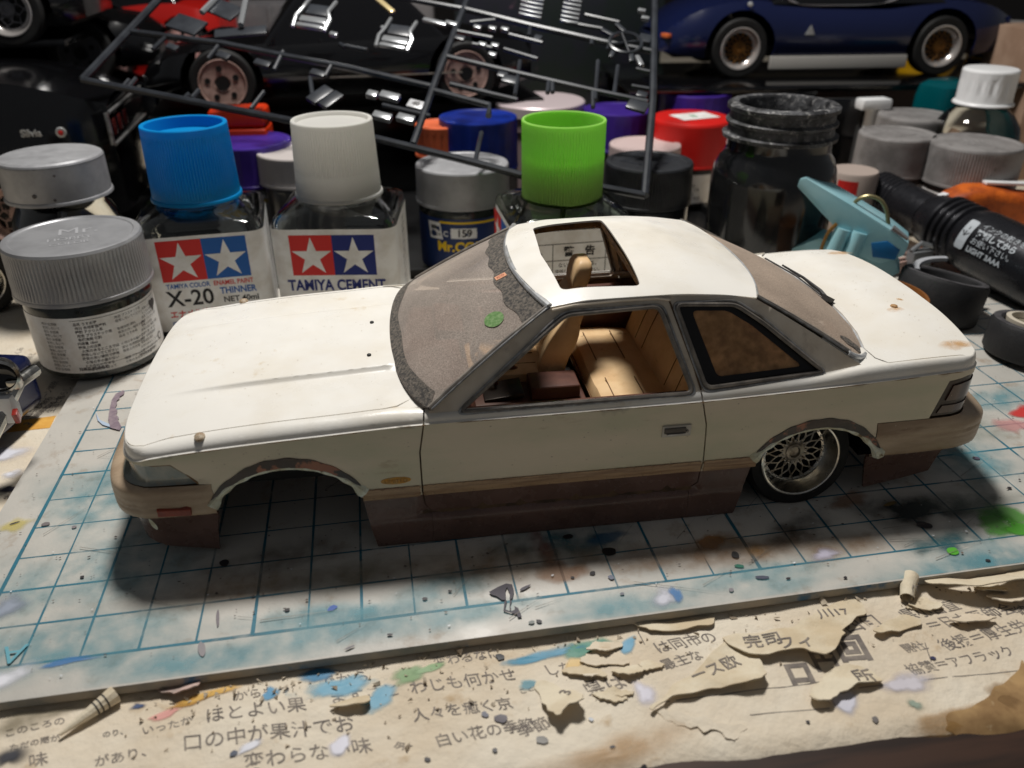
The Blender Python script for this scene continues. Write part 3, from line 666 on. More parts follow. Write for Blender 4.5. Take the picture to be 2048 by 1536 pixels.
# bonnet
HB = [tuple(shoulder_end(t) + (np.array([0.0, -0.025]) if t > 2.2 else 0)) for t in np.linspace(T0, 7.72, 60)]
HB = [(x, max(w, 0)) for x, w in HB]
COWL = [(7.98, 2.97), (8.22, 2.80), (8.32, 2.70), (8.15, 2.0), (8.04, 1.2), (8.0, 0.0)]
hb_out = HB + COWL + [(x, -w) for x, w in COWL[-2::-1]] + [(x, -w) for x, w in HB[::-1]]
def dd(pts):
    o = []
    for p in pts:
        if not o or math.hypot(p[0] - o[-1][0], p[1] - o[-1][1]) > 0.02: o.append(p)
    if math.hypot(o[0][0] - o[-1][0], o[0][1] - o[-1][1]) < 0.02: o.pop()
    return o
bonnet = patch('bonnet', dd(hb_out), deckp, m_cream, car, sa=0.14, sb=0.11, db=0.07, flip=True, lines=[[(x, w * s) for x in np.linspace(2.75, 7.85, 60)] for s in (1, -1) for w in (1.5, 1.55, 1.57, 1.59, 1.61, 1.63, 1.68)])
# strip of wing beside the bonnet's rear corner, up to the screen
def cowl_poly(s):
    P = [(7.72, 3.035), (8.6, 3.05), (8.95, 2.9), (8.68, 3.3 - .3), (8.4, 2.95), (8.235, 2.81), (8.0, 2.985)]
    P = [(7.75, 3.03), (9.2, 3.05), (9.2, 2.5), (8.16, 2.53), (8.235, 2.80), (8.0, 2.99)]
    return [(x, w * s) for x, w in P]
for s in (1, -1): patch('cowl_corner', cowl_poly(s), lambda x, w: deckp(x, w, -0.004), m_cream, car, sa=0.1, sb=0.1, db=0.06, flip=(s > 0), thick=0.03)
# boot lid and the strips beside it
bl_ = [(18.02, 2.93), (18.12, 3.05)] + [tuple(shoulder_end(t) + (np.array([0.0, -0.025]) if t < 20.2 else 0)) for t in np.linspace(18.2, T1, 60)]
back_edge = [(18.32, 0), (18.28, 1.0), (18.16, 1.9), (17.98, 2.55)]
bo = bl_ + [(x, -w) for x, w in bl_[-2::-1]] + [(x, -w) for x, w in back_edge[:0:-1]] + back_edge
patch('boot_lid', dd(bo), deckp, m_cream, car, sa=0.16, sb=0.14, db=0.07, flip=True)
sh_r = [tuple(shoulder_end(t)) for t in np.linspace(16.6, 18.2, 16)]
for s in (1, -1):
    P = [(x, w * s) for x, w in ([(17.2, 2.5), (17.95, 2.5), (18.0, 2.95), (18.1, 3.08)] + sh_r[::-1])]
    patch('boot_surround', dd(P), lambda x, w: deckp(x, w, -0.002), m_cream, car, sa=0.16, sb=0.1, db=0.08, flip=(s > 0), thick=0.04)
patch('deck_lining', rect(3.0, -2.95, 8.1, 2.95), lambda x, w: deckp(x, w, -0.12), m_gap, car, sa=0.5, sb=0.4, db=0.4, flip=True, thick=0)
patch('deck_lining', rect(17.9, -2.9, 20.2, 2.9), lambda x, w: deckp(x, w, -0.06), m_gap, car, sa=0.5, sb=0.4, db=0.4, flip=True, thick=0)
# rear panel between the lamps (closed shell)
mb = MB(); mb.box(L3(20.4, 0, 2.6), (0.1, 5.0, 1.3)); mb.build('tail_panel', m_cream, car, bevel=0.03)
# --- head lamps, tail lamps, side marker, badge
m_lens = M('lamp_lens', rgb(150, 150, 138), 0.18, spec=0.6, col2=rgb(120, 128, 124), vscale=1.6, col3=rgb(170, 140, 100), v3=1.2, lo3=0.58, hi3=0.7, coat=0.5)
patch('lamp_box', rect(T0, 1.8, 4.3, 2.62), lambda t, v: wall(t, v, -0.14), m_gap, car, sa=0.3, sb=0.2, db=0.15, both=True, thick=0)
HL = [(T0, 2.0), (4.04, 1.99), (3.54, 2.465), (T0, 2.465)]
patch('headlamp', HL, lambda t, v: wall(t, v, -0.05), m_lens, car, sa=0.12, sb=0.1, db=0.07, both=True, thick=0.05)
for a, b in (((T0 + .2), 2.055), ):
    for s in (1, -1):
        mb = MB()
        mb.tube([(p[0], p[1] * s, p[2]) for p in [wall(t, v, -0.02) for t, v in [(1.2, 2.475), (2.5, 2.475), (3.2, 2.475), (3.55, 2.475), (3.8, 2.25), (4.05, 2.0)]]], 0.022, 6)
        mb.build('headlamp_trim', M('lamp_dirt', rgb(120, 92, 60), 0.6), car)
m_tail = M('tail_lens', rgb(56, 22, 20), 0.2, spec=0.5, coat=0.4, col2=rgb(40, 18, 16), vscale=2)
m_tailf = M('tail_frame', rgb(74, 62, 54), 0.4, col2=rgb(54, 46, 40), vscale=3)
patch('tail_lamp', TLAMP, lambda t, v: wall(t, v, -0.03), m_tailf, car, sa=0.12, sb=0.1, db=0.07, both=True, thick=0.05)
patch('tail_lens', [(19.86, 2.86), (19.74, 2.5), (20.3, 2.5), (21.6, 2.5), (21.6, 2.9), (20.3, 2.9)], lambda t, v: wall(t, v, 0.0), m_tail, car, sa=0.12, sb=0.1, db=0.06, both=True, thick=0.05)
patch('tail_lens', [(19.68, 2.38), (19.58, 2.2), (20.2, 2.2), (21.6, 2.2), (21.6, 2.38)], lambda t, v: wall(t, v, -0.005), m_tail, car, sa=0.12, sb=0.1, db=0.06, both=True, thick=0.05)
for mir in (False, True):
    patch('side_marker', [(3.24, 1.38), (3.86, 1.36), (3.86, 1.51), (3.24, 1.53)], lambda t, v: wall(t, v, 0.05), M('marker_orange', rgb(150, 66, 44), 0.35, col2=rgb(120, 56, 44), vscale=3), car, sa=0.1, sb=0.05, db=0.05, mirror=mir, thick=0.08)
bd = patch('side_badge', blob(7.86, 1.685, 0.30, 0.085, 0, 0.02, 30, 1), lambda t, v: wall(t, v, 0.012), M('badge_gold', rgb(206, 150, 60), 0.5, col2=rgb(186, 150, 90), vscale=9), car, sa=0.1, sb=0.05, db=0.04)
text('badge_lettering', [('LIMITED', 7.86, 1.685, 0.13, {})], M('badge_ink', rgb(150, 100, 40), 0.5), bd, lambda x, y, l: wall(x, y, 0.018))
# --- arches: dark filled band with bare copper, and the pale cut lip
m_band = M('arch_filler', rgb(52, 38, 34), 0.28, spec=0.6, col2=rgb(34, 26, 26), vscale=2.5, col3=rgb(150, 92, 66), v3=1.3, lo3=0.56, hi3=0.6, bump=0.01, bscale=7)
m_lip = M('cut_lip', rgb(232, 236, 220), 0.6, col2=rgb(196, 190, 160), vscale=3, col3=rgb(120, 100, 70), v3=3.5, lo3=0.6, hi3=0.68, bump=0.015, bscale=12)
for cx, cz, r, a0, a1, nm in ((5.72, 0.37, 1.85, 142, 38, 'f'), (16.83, 0.33, 1.79, 140, 36, 'r')):
    inner = arch(cx, cz, r + 0.0, a0, a1, 40)
    outer = [(cx + (r + 0.04 + 0.19 * math.sin(math.pi * k / 39) ** 0.7) * math.cos(math.radians(a)), cz + (r + 0.03 + 0.19 * math.sin(math.pi * k / 39) ** 0.7 + 0.012 * math.sin(k * 1.3)) * math.sin(math.radians(a))) for k, a in enumerate(np.linspace(a0, a1, 40))]
    patch('arch_band', inner + outer[::-1], lambda t, v: wall(t, v, 0.018), m_band, car, sa=0.1, sb=0.06, db=0.05, both=True, thick=0.04)
    for s in (1, -1):
        mb = MB(); pts = []; rr = []
        for k, (t, v) in enumerate(arch(cx, cz, r - 0.015, a0 + 2, a1 - 2, 60)):
            p = wall(t, v, 0.0); e = abs(k - 29.5) / 29.5; pts.append((p[0], (p[1] + 0.03) * s, p[2])); rr.append(0.052 + 0.085 * e ** 5 + 0.02 * math.sin(k * 0.9) * e)
        mb.tube(pts, rr, 7); mb.build('arch_lip', m_lip, car)
# inner panels: dark tub, wheel wells
mb = MB()
mb.box(L3(11.4, 0, 0.75), (8.0, 5.6, 0.25)); mb.box(L3(7.6, 0, 1.7), (0.15, 6.0, 2.2)); mb.box(L3(15.0, 0, 1.2), (0.15, 6.0, 1.6))
for s in (1, -1): mb.box(L3(5.6, 2.25 * s, 2.0), (4.0, 0.1, 1.7)); mb.box(L3(16.9, 1.75 * s, 1.3), (3.6, 0.1, 2.2))
mb.box(L3(5.6, 0, 2.66), (4.4, 5.9, 0.06)); mb.box(L3(16.9, 0, 2.5), (3.6, 6.1, 0.06)); mb.box(L3(19, 0, 1.0), (1.0, 5, 0.8))
mb.build('chassis', m_black, car, smooth=False)
mb = MB(); mb.box(L3(6.25, 2.1, 1.75), (0.5, 0.3, 0.35), (0.2, 0.3, 0.2)); mb.build('bracket', M('amber_plastic', rgb(214, 140, 40), 0.5), car, bevel=0.04)
# --- greenhouse
def gw(z): return 3.23 - 0.444 * (z - 3.1) + 0.10 * max(0, (3.3 - z) / 0.3) ** 2
def gh(x, z, off=0.0): return L3(x, gw(z) + off, z)
ghi = lambda d: (lambda x, z: gh(x, z, -d))
GH = [(8.60, 3.12), (8.64, 3.2)] + [(8.64 + (11.13 - 8.64) * k, 3.2 + 1.64 * (k + 0.05 * math.sin(math.pi * k))) for k in (0.2, 0.4, 0.6, 0.8, 1.0)]
GH += [(11.5, 4.895), (12.3, 4.94), (13.5, 4.95), (14.6, 4.88), (15.15, 4.81), (15.38, 4.76), (15.9, 4.47), (16.6, 4.05), (17.3, 3.60), (17.78, 3.30), (17.9, 3.1)]
def rnd(poly, r=0.1, k=5):
    out = []; n = len(poly)
    for i in range(n):
        p = np.array(poly[i], float); a = np.array(poly[i - 1], float) - p; b = np.array(poly[(i + 1) % n], float) - p
        la, lb = np.linalg.norm(a), np.linalg.norm(b); d = min(r, la * .45, lb * .45); A = p + a / la * d; B = p + b / lb * d
        for q in range(k + 1): u = q / k; out.append(tuple((1 - u) ** 2 * A + 2 * u * (1 - u) * p + u * u * B))
    return out
FW = rnd([(9.20, 3.10), (11.02, 4.42), (11.42, 4.70), (13.33, 4.755), (13.96, 3.12)], 0.16)
QW = rnd([(14.24, 3.18), (13.66, 4.77), (14.92, 4.70), (15.5, 4.33), (16.80, 3.32)], 0.16)
for mir in (False, True):
    s = -1 if mir else 1
    side = patch('window_surround', GH, gh, m_pillar, car, holes=(FW, QW), sa=0.18, sb=0.12, db=0.05, mirror=mir, thick=0.12)
    for H, nm in ((FW, 'a'), (QW, 'b')):
        mb = MB(); mb.tube([(p[0], p[1] * s, p[2]) for p in [gh(x, z, 0.005) for x, z in H]], 0.05, 8, closed=True); mb.build('window_seal', m_rub, side)
        cx, cz = np.mean(H, axis=0)
        H2 = [(x + (x - cx) / math.hypot(x - cx, z - cz) * 0.075, z + (z - cz) / math.hypot(x - cx, z - cz) * 0.075) for x, z in H]
        mb = MB(); mb.tube([(p[0], p[1] * s, p[2]) for p in [gh(x, z, 0.012) for x, z in H2]], 0.028, 7, closed=True); mb.build('window_trim', m_chr, side)
    cx, cz = np.mean(QW, axis=0)
    Q2 = rnd([(14.52, 3.34), (14.02, 4.60), (14.78, 4.56), (15.3, 4.25), (16.36, 3.42)], 0.12)
    patch('window_border', [((x - cx) * 1.02 + cx, (z - cz) * 1.02 + cz) for x, z in QW], ghi(0.07), M('black_border', rgb(22, 19, 18), 0.35), side, holes=(Q2,), sa=0.2, sb=0.2, db=0.08, mirror=mir, thick=0.02)
    patch('quarter_pane', [((x - cx) * 1.02 + cx, (z - cz) * 1.02 + cz) for x, z in QW], ghi(0.09), pane('painted_glow_pane', (0.72, 0.66, 0.60), rgb(214, 164, 116), 0.62, 5, rough=0.12), side, sa=0.3, sb=0.3, db=0.15, mirror=mir, thick=0)  # brown haze in the pane stands in for light on the cabin trim
    # roof gutter and door shut line on the pillar
    mb = MB(); mb.tube([(p[0], p[1] * s, p[2]) for p in [gh(x, z, 0.02) for x, z in [(11.15, 4.80), (11.6, 4.865), (12.4, 4.90), (13.25, 4.905), (13.55, 4.86)]]], 0.03, 7); mb.build('roof_gutter', m_pillar, side)
    mb = MB(); mb.tube([(p[0], p[1] * s, p[2]) for p in [gh(x, z, 0.006) for x, z in [(13.53, 4.87), (13.74, 4.3), (14.0, 3.6), (14.13, 3.16)]]], 0.018, 6); mb.build('shut_line', m_gap, side)
# roof
XF = lambda w: 10.62 + 0.5 * (w / 2.45) ** 2
XR = lambda w: 15.87 - 0.48 * (w / 2.45) ** 2
cz_ = Curve1([(10.4, 4.90), (10.7, 4.99), (11.2, 5.10), (12, 5.22), (13, 5.27), (14, 5.22), (15, 5.02), (15.6, 4.83), (15.95, 4.70)])
rz_ = Curve1([(11.0, 4.84), (12, 4.96), (13.5, 4.97), (14.5, 4.91), (15.45, 4.77)])
def roofp(x, w, off=0.0): return L3(x, w, cz_(x) + (rz_(x) - cz_(x)) * min(1.05, abs(w) / 2.45) ** 3.0 + off)
RP = [(XF(w), w) for w in np.linspace(2.45, -2.45, 30)] + [(XR(w), w) for w in np.linspace(-2.45, 2.45, 30)]
SUN = rnd([(11.30, 0.3), (11.42, 2.02), (13.02, 2.16), (13.08, -1.55), (11.42, -1.52)], 0.14)
roof = patch('roof', RP, roofp, m_cream, car, holes=(SUN,), sa=0.16, sb=0.14, db=0.06, flip=True, thick=0.04)
m_raw = M('raw_edge', rgb(120, 84, 44), 0.8, col2=rgb(84, 58, 34), vscale=5, bump=0.03, bscale=9)
n = len(SUN)
V = [roofp(x, w, -0.012) for x, w in SUN] + [roofp(x, w, -0.16 - 0.02 * math.sin(i * 2.1)) for i, (x, w) in enumerate(SUN)]
mesh('sunroof_edge', V, [(i, (i + 1) % n, n + (i + 1) % n, n + i) for i in range(n)], m_raw, roof)
patch('headlining', [(x * 0.985 + 13.2 * 0.015, w * 0.97) for x, w in RP], lambda x, w: roofp(x, w, -0.15), M('headlining', rgb(176, 140, 92), 0.8), roof, holes=(SUN,), sa=0.4, sb=0.4, db=0.15, thick=0)
# windscreen and backlight
def screen(s, t, off=0.0):
    B = np.array([7.9 + 0.40 * s * s + 0.34 * s ** 6, 3.33 * s, 3.36 - 0.15 * s * s]); T = np.array([10.66 + 0.46 * s * s, 2.42 * s, 4.90 - 0.07 * s * s])
    p = B + (T - B) * t; k = math.sin(math.pi * t); p += np.array([-0.05, 0, 0.09]) * k * (1 - 0.6 * s * s); p += np.array([-0.5, 0, 0.86]) * off
    return L3(*p)
def back_s(s, t, off=0.0):
    B = np.array([18.30 - 0.34 * s * s - 0.22 * s ** 6, 3.02 * s, 3.50 - 0.14 * s ** 2]); T = np.array([15.87 - 0.48 * s * s, 2.42 * s, 4.70 + 0.07 * s * s])
    p = B + (T - B) * t; k = math.sin(math.pi * t); p += np.array([0.06, 0, 0.10]) * k * (1 - 0.7 * s * s); p += np.array([0.5, 0, 0.86]) * off
    return L3(*p)
ws = patch('windscreen', rect(-1, 0.0, 1, 1), screen, pane('dusty_screen', (0.80, 0.74, 0.68), rgb(206, 192, 180), 0.46, 42, rough=0.3), car, sa=0.08, sb=0.08, db=0.06, flip=False, thick=0)
m_frit = M('dusty_black_edge', rgb(112, 104, 95), 0.9, col2=rgb(62, 60, 58), vscale=14, vlo=0.4, vhi=0.6, col3=rgb(150, 140, 126), v3=26, lo3=0.6, hi3=0.7, bump=0.02, bscale=30)
low = [(s, 0.005) for s in np.linspace(-0.99, 0.99, 30)] + [(s, 0.09 + 0.02 * s * s + 0.01 * math.sin(s * 9)) for s in np.linspace(0.93, -0.93, 30)]
patch('screen_border', low, lambda s, t: screen(s, t, 0.012), m_frit, ws, sa=0.06, sb=0.04, db=0.03, thick=0)
up = [(s, 0.985) for s in np.linspace(0.97, -0.97, 30)] + [(s, 0.86 - 0.05 * abs(s) + 0.012 * math.sin(s * 17)) for s in np.linspace(-0.97, 0.97, 40)]
patch('screen_shade', up, lambda s, t: screen(s, t, 0.012), m_frit, ws, sa=0.06, sb=0.04, db=0.03, thick=0)
# stickers on the screen
patch('round_sticker', blob(0.74, 0.70, 0.085, 0.065, 0, 0.02, 24, 3), lambda s, t: screen(s, t, 0.02), M('sticker_green', rgb(84, 124, 62), 0.7, col2=rgb(120, 150, 96), vscale=14), ws, sa=0.03, sb=0.03, db=0.03, thick=0)
st = patch('square_sticker', [(0.20, 0.855), (0.27, 0.86), (0.27, 0.94), (0.20, 0.935)], lambda s, t: screen(s, t, 0.024), M('sticker_orange', rgb(216, 156, 122), 0.7), ws, sa=0.03, sb=0.03, db=0.03, thick=0)
text('sticker_lettering', [('SCD', 0.236, 0.897, 0.05, {'rot': math.pi / 2, 'sx': 0.6})], M('sticker_ink', rgb(170, 60, 40), 0.7), st, lambda x, y, l: screen(x, y, 0.028))
mb = MB(); mb.tube([screen(s, 1.0, 0.02) for s in np.linspace(-1, 1, 40)], 0.075, 9); mb.build('screen_trim', m_silver, ws)
for s in (1, -1):
    mb = MB(); mb.tube([screen(0.985 * s, t, 0.02) for t in np.linspace(0.01, 1, 24)], 0.05, 8); mb.build('screen_trim', m_rub, ws)
    mb = MB(); mb.tube([screen(1.005 * s, t, 0.035) for t in np.linspace(0.01, 1, 24)], 0.022, 6); mb.build('screen_trim', m_chr, ws)
BRW = [(-1.0, 1.0)] + [(-1 + .16 * (1 - math.cos(a)), .17 * (1 - math.sin(a))) for a in np.linspace(0, math.pi / 2, 8)] + [(1 - .16 * (1 - math.cos(a)), .17 * (1 - math.sin(a))) for a in np.linspace(math.pi / 2, 0, 8)] + [(1.0, 1.0)]
ring_ = [(-1.02, 1.0), (-1.02, -.03), (1.02, -.03), (1.02, 1.0)] + [(s, max(t, .0)) for s, t in BRW[::-1]]
patch('rear_screen_surround', [(-1.02, .4), (-1.02, -.04), (1.02, -.04), (1.02, .4), (.995, .4)] + [(s, t + .004) for s, t in BRW[::-1][1:-1]] + [(-.995, .4)], lambda s, t: back_s(s, t, -.012), m_cream, car, sa=.06, sb=.05, db=.03, flip=True, thick=0)
bl_pane = patch('rear_screen', BRW, back_s, pane('dusty_rear_screen', (0.6, 0.54, 0.48), rgb(178, 160, 144), 0.86, 42, rough=0.35), car, sa=0.08, sb=0.08, db=0.06, flip=True, thick=0)
patch('screen_border', blob(0.86, 0.12, 0.05, 0.10, 0, 0.3, 24, 5), lambda s, t: back_s(s, t, 0.012), m_frit, bl_pane, flip=True, sa=0.03, sb=0.03, db=0.03, thick=0)
for s in (1, -1):
    mb = MB(); mb.tube([back_s(0.985 * s, t, 0.02) for t in np.linspace(0.15, 1, 24)], 0.05, 8); mb.build('rear_screen_trim', m_rub, bl_pane)
    mb = MB(); mb.tube([back_s(1.01 * s, t, 0.035) for t in np.linspace(0.15, 1, 24)], 0.022, 6); mb.build('rear_screen_trim', m_chr, bl_pane)
mb = MB(); mb.tube([back_s(s, 0.99, 0.015) for s in np.linspace(-1, 1, 40)], 0.03, 7); mb.build('rear_screen_trim', m_silver, bl_pane)
mb = MB(); pb_ = [(s, t) for s, t in catmull(BRW[1:-1], 4)]; mb.tube([back_s(s * 1.005, t - .008, 0.014) for s, t in pb_], [0.036 + 0.03 * smooth01((abs(s) - .6) / .25) for s, t in pb_], 9); mb.build('rear_screen_trim', m_silver, bl_pane)
# rear wiper
wp = MB(); wp.tube([back_s(0.10, 0.055, 0.06), back_s(0.0, 0.075, 0.10), back_s(-0.25, 0.10, 0.11), back_s(-0.55, 0.12, 0.10)], [0.06, 0.055, 0.035, 0.025], 7)
wp.box(back_s(0.11, 0.045, 0.07), (0.22, 0.2, 0.13), (0, 0.5, 0.3)); wiper = wp.build('rear_wiper', M('wiper_black', rgb(44, 42, 42), 0.5), bl_pane)
wp = MB(); wp.tube([back_s(0.06, 0.10, 0.05), back_s(-0.3, 0.15, 0.05), back_s(-0.7, 0.20, 0.05)], 0.022, 6); wp.tube([back_s(-0.25, 0.10, 0.11), back_s(-0.3, 0.145, 0.06)], 0.02, 6); wp.build('wiper_blade', M('wiper_black', rgb(44, 42, 42), 0.5), wiper)
# little lumps on the bonnet, washer nozzles, boot
m_lump = M('glue_lump', rgb(186, 170, 146), 0.4, col2=rgb(150, 124, 96), vscale=6, bump=0.03, bscale=10)
for (x, w), r in (((4.1, 3.16), 0.12), ((4.05, -3.1), 0.12)):
    for k in range(3):
        mb = MB(); p = wall(x + 0.05, zc(x) + 0.42); z = p[2]; cc = (p[0] + rng.uniform(-.07, .07), (-1 if w > 0 else 1) * (abs(p[1]) + rng.uniform(-.04, .04)), z + 0.02)
        mb.lathe([(0.005, -0.05), (0.09, -0.03), (0.1, 0.02), (0.06, 0.06), (0.005, 0.075)], 9, cc); mb.build('mirror_stub', m_lump, car)
for u in ((8.0 - 0.55, 1.05), (8.0 - 0.5, -0.55)):
    mb = MB(); mb.lathe([(0.05, -0.02), (0.045, 0.03), (0.02, 0.045)], 10, deckp(*u)); mb.build('washer_nozzle', m_black, bonnet)
mb = MB(); mb.lathe([(0.09, -0.01), (0.08, 0.03), (0.03, 0.05)], 7, deckp(19.55, 0.95)); mb.build('glue_lump', M('amber_glue', rgb(176, 136, 90), 0.5, bump=0.03, bscale=12), car)
for i, (x, w, rx, ry) in enumerate([(19.5, 1.1, 0.22, 0.16), (19.95, 2.75, 0.42, 0.22), (20.15, -2.75, 0.45, 0.2), (19.9, 0.6, 0.08, 0.08)]):
    ring = blob(0, 0, 1, 1, 0, 0.25, 20, seed=i + 40)
    V = [deckp(x, w, 0.004 + i * 0.0004)] + [deckp(x + a * rx * l, w + b * ry * l, 0.004 + i * 0.0004) for l in (0.5, 1.0) for a, b in ring]
    F = [(0, 1 + k, 1 + (k + 1) % 20) for k in range(20)] + [(1 + k, 21 + k, 21 + (k + 1) % 20, 1 + (k + 1) % 20) for k in range(20)]
    o = mesh('glue_stain', V, F, soft('glue_stain', rgb(214, 170, 118), 0.4, 0.8, 4.0), car, False)
    at = o.data.attributes.new('fade', 'FLOAT', 'POINT'); at.data.foreach_set('value', np.array([1.0] + [0.7] * 20 + [0.0] * 20, np.float32))
# dust specks, crease dirt
g = random.Random(11); mb = MB()
for k in range(170):
    if k < 70: x, w = g.uniform(2.9, 7.7), g.uniform(-2.9, 2.9); p = lambda a, b: deckp(x + a, w + b, .006)
    elif k < 105: x, w = g.uniform(11, 15.3), g.uniform(-2.2, 2.2); p = lambda a, b: roofp_(x + a, w + b)
    else: x, w = g.uniform(18.4, 20.2), g.uniform(-2.7, 2.7); p = lambda a, b: deckp(x + a, w + b, .006)
    if 70 <= k < 105: continue
    r = g.uniform(.004, .012); q = g.uniform(0, 6); mb.add([p(r * (1 + .4 * math.sin(2 * a + q)) * math.cos(a), r * math.sin(a)) for a in np.linspace(0, 2 * math.pi, 7, endpoint=False)], [tuple(range(7))])
for k in range(120):
    t, v = g.uniform(3, 20), g.uniform(1.4, 2.9); r = g.uniform(.005, .013)
    if min(math.hypot(t - 5.72, v - .37), math.hypot(t - 16.83, v - .33)) < 2.1: continue
    mb.add([wall(t + r * 1.6 * math.cos(a), v + r * math.sin(a), .006) for a in np.linspace(0, 2 * math.pi, 6, endpoint=False)], [tuple(range(6))])
mb.build('dust_specks', M('speck_brown', rgb(196, 182, 162), .8, col2=rgb(120, 104, 88), vscale=2, vlo=.45, vhi=.75), car, smooth=False, kind='stuff')
t = 3.6
while t < 19.4:
    L_ = g.uniform(.25, 1.1); mb = MB(); mb.tube([wall(t + L_ * k / 6, zc(t + L_ * k / 6) - .012, -.004) for k in range(7)], [.004, .010, .013, .009, .013, .010, .004], 5); mb.build('crease_dirt', M('crease_dirt', rgb(128, 98, 66), .8), car); t += L_ + g.uniform(.1, .8)
patch('paint_chip', blob(2.86, .92, .05, .16, .2, .2, 18, 3), lambda t, v: wall(t, v, .01), m_lip, car, sa=.1, sb=.1, db=.05, thick=0)
# --- rear wheel: deep polished rim with a mesh centre, leaning in
m_tyre = M('tyre_rubber', rgb(15, 15, 15), 0.7, col2=rgb(24, 23, 22), vscale=4)
m_alu = M('polished_alloy', rgb(206, 204, 198), 0.2, metal=1.0, col2=rgb(176, 172, 164), vscale=2, rvar=0.08)
m_meshw = M('mesh_alloy', rgb(172, 164, 150), 0.35, metal=0.85, col2=rgb(120, 110, 96), vscale=5)
def make_wheel(parent, loc, R_t=1.25, R_r=0.86, width=0.95, camber=0.0, name='wheel', spokes=16, rimm=None, hubm=None, side=1, depth=0.36):
    """outer face looks to -y (side = 1)"""
    e = D.objects.new(name, None); COL.objects.link(e); e.parent = parent; e.location = loc; e.rotation_euler = (camber * side, 0, 0 if side > 0 else math.pi)
    RX = Euler((math.pi / 2, 0, 0)).to_matrix()        # lathe axis z -> -y
    w = width
    mb = MB(); mb.lathe([(R_r, -w), (R_t * .93, -w), (R_t, -w + .12), (R_t, -0.13), (R_t * .94, -0.02), (R_r * 1.04, 0.0), (R_r, -0.02)], 56, R=RX, cap=False); mb.build('tyre', m_tyre, e)
    mb = MB(); mb.lathe([(R_r * .3, -w * .9), (R_r, -w), (R_r, -0.015), (R_r * 1.015, 0.012), (R_r * .985, 0.028), (R_r * .95, 0.02), (R_r * .93, -0.05), (R_r * .85, -depth * .85), (R_r * .80, -depth), (R_r * .74, -depth), (R_r * .72, -depth - 0.08)], 64, R=RX, cap=False); mb.build('rim', rimm or m_alu, e)
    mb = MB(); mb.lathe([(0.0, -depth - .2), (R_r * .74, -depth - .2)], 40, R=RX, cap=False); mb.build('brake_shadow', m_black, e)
    mb = MB(); q = R_r * .76; r0 = R_r * .24
    for k in range(spokes):
        a = 2 * math.pi * k / spokes
        for dlt in (1, -1):
            b = a + dlt * 2 * math.pi / spokes * 1.15
            p0 = (r0 * math.cos(a), -(-depth + .01), r0 * math.sin(a)); pm = ((r0 + q) / 2 * math.cos((a + b) / 2), depth - .035, (r0 + q) / 2 * math.sin((a + b) / 2)); p1 = (q * math.cos(b), depth + 0.0, q * math.sin(b))
            mb.tube([p0, pm, p1], 0.022, 5)
    mb.build('spoke_mesh', hubm or m_meshw, e)
    mb = MB(); mb.lathe([(r0 * 1.25, -depth - .02), (r0 * 1.2, -depth + .02), (r0 * .95, -depth + .035), (r0 * .9, -depth + .06), (r0 * .62, -depth + .07), (r0 * .55, -depth + .01), (0.0, -depth)], 32, R=RX, cap=False); mb.build('hub', hubm or m_meshw, e)
    mb = MB()
    for k in range(spokes * 2):
        a = 2 * math.pi * (k + .5) / (spokes * 2); rr = R_r * .775
        mb.lathe([(0.017, -depth), (0.015, -depth + .025), (0.0, -depth + .03)], 6, R=RX, c=(rr * math.cos(a), 0, rr * math.sin(a)), cap=False)
    for k in range(spokes):
        a = 2 * math.pi * k / spokes
        for rr in (r0 * 1.3, r0 * 1.75): mb.lathe([(0.022, -depth), (0.018, -depth + .045), (0.0, -depth + .05)], 6, R=RX, c=(rr * math.cos(a + (rr > r0 * 1.5) * .2), 0, rr * math.sin(a + (rr > r0 * 1.5) * .2)), cap=False)
    mb.build('bolts', hubm or m_alu, e)
    return e
make_wheel(car, L3(16.70, 3.13, 1.14), 1.2, 0.90, 1.1, math.radians(-9), side=1)
make_wheel(car, L3(16.70, -3.13, 1.14), 1.2, 0.90, 1.1, math.radians(-9), side=-1)
# --- cabin
m_tan = M('tan_seat', rgb(228, 194, 148), 0.5, col2=rgb(214, 176, 128), vscale=1.2, col3=rgb(120, 88, 56), v3=2.2, lo3=0.62, hi3=0.76)
m_dkbr = M('brown_trim', rgb(98, 62, 50), 0.45, col2=rgb(78, 48, 40), vscale=1.5)
m_seam = M('seat_seam', rgb(110, 80, 50), 0.8)
def loft(name, secs, m, parent, closed=True, capit=True, sub=0, sharp=40):
    """secs: equal-length rings of points"""
    k = len(secs[0]); V = [p for s in secs for p in s]; F = []
    for j in range(len(secs) - 1):
        for i in range(k if closed else k - 1):
            a, b = j * k + i, j * k + (i + 1) % k; F.append((a, b, b + k, a + k))
    if capit: F.append(tuple(range(k - 1, -1, -1))); F.append(tuple(range((len(secs) - 1) * k, len(secs) * k)))
    mb = MB(); mb.add(V, F); return mb.build(name, m, parent, sharp=sharp, sub=sub)
def rring(cx, cy, hx, hy, r, k=4):
    """rounded rectangle outline"""
    out = []
    for sx, sy, a0 in ((1, 1, 0), (-1, 1, 90), (-1, -1, 180), (1, -1, 270)):
        for q in range(k + 1):
            a = math.radians(a0 + 90 * q / k); out.append((cx + sx * (hx - r) + r * math.cos(a), cy + sy * (hy - r) + r * math.sin(a)))
    return out
# front seat on the far side (w < 0)
seat = empty('front_seat'); seat.parent = car; seat.location = L3(10.9, -1.25, 0.9)
def SP(x, w, z): return (x - 10.9, -(w + 1.25), z - 0.9)
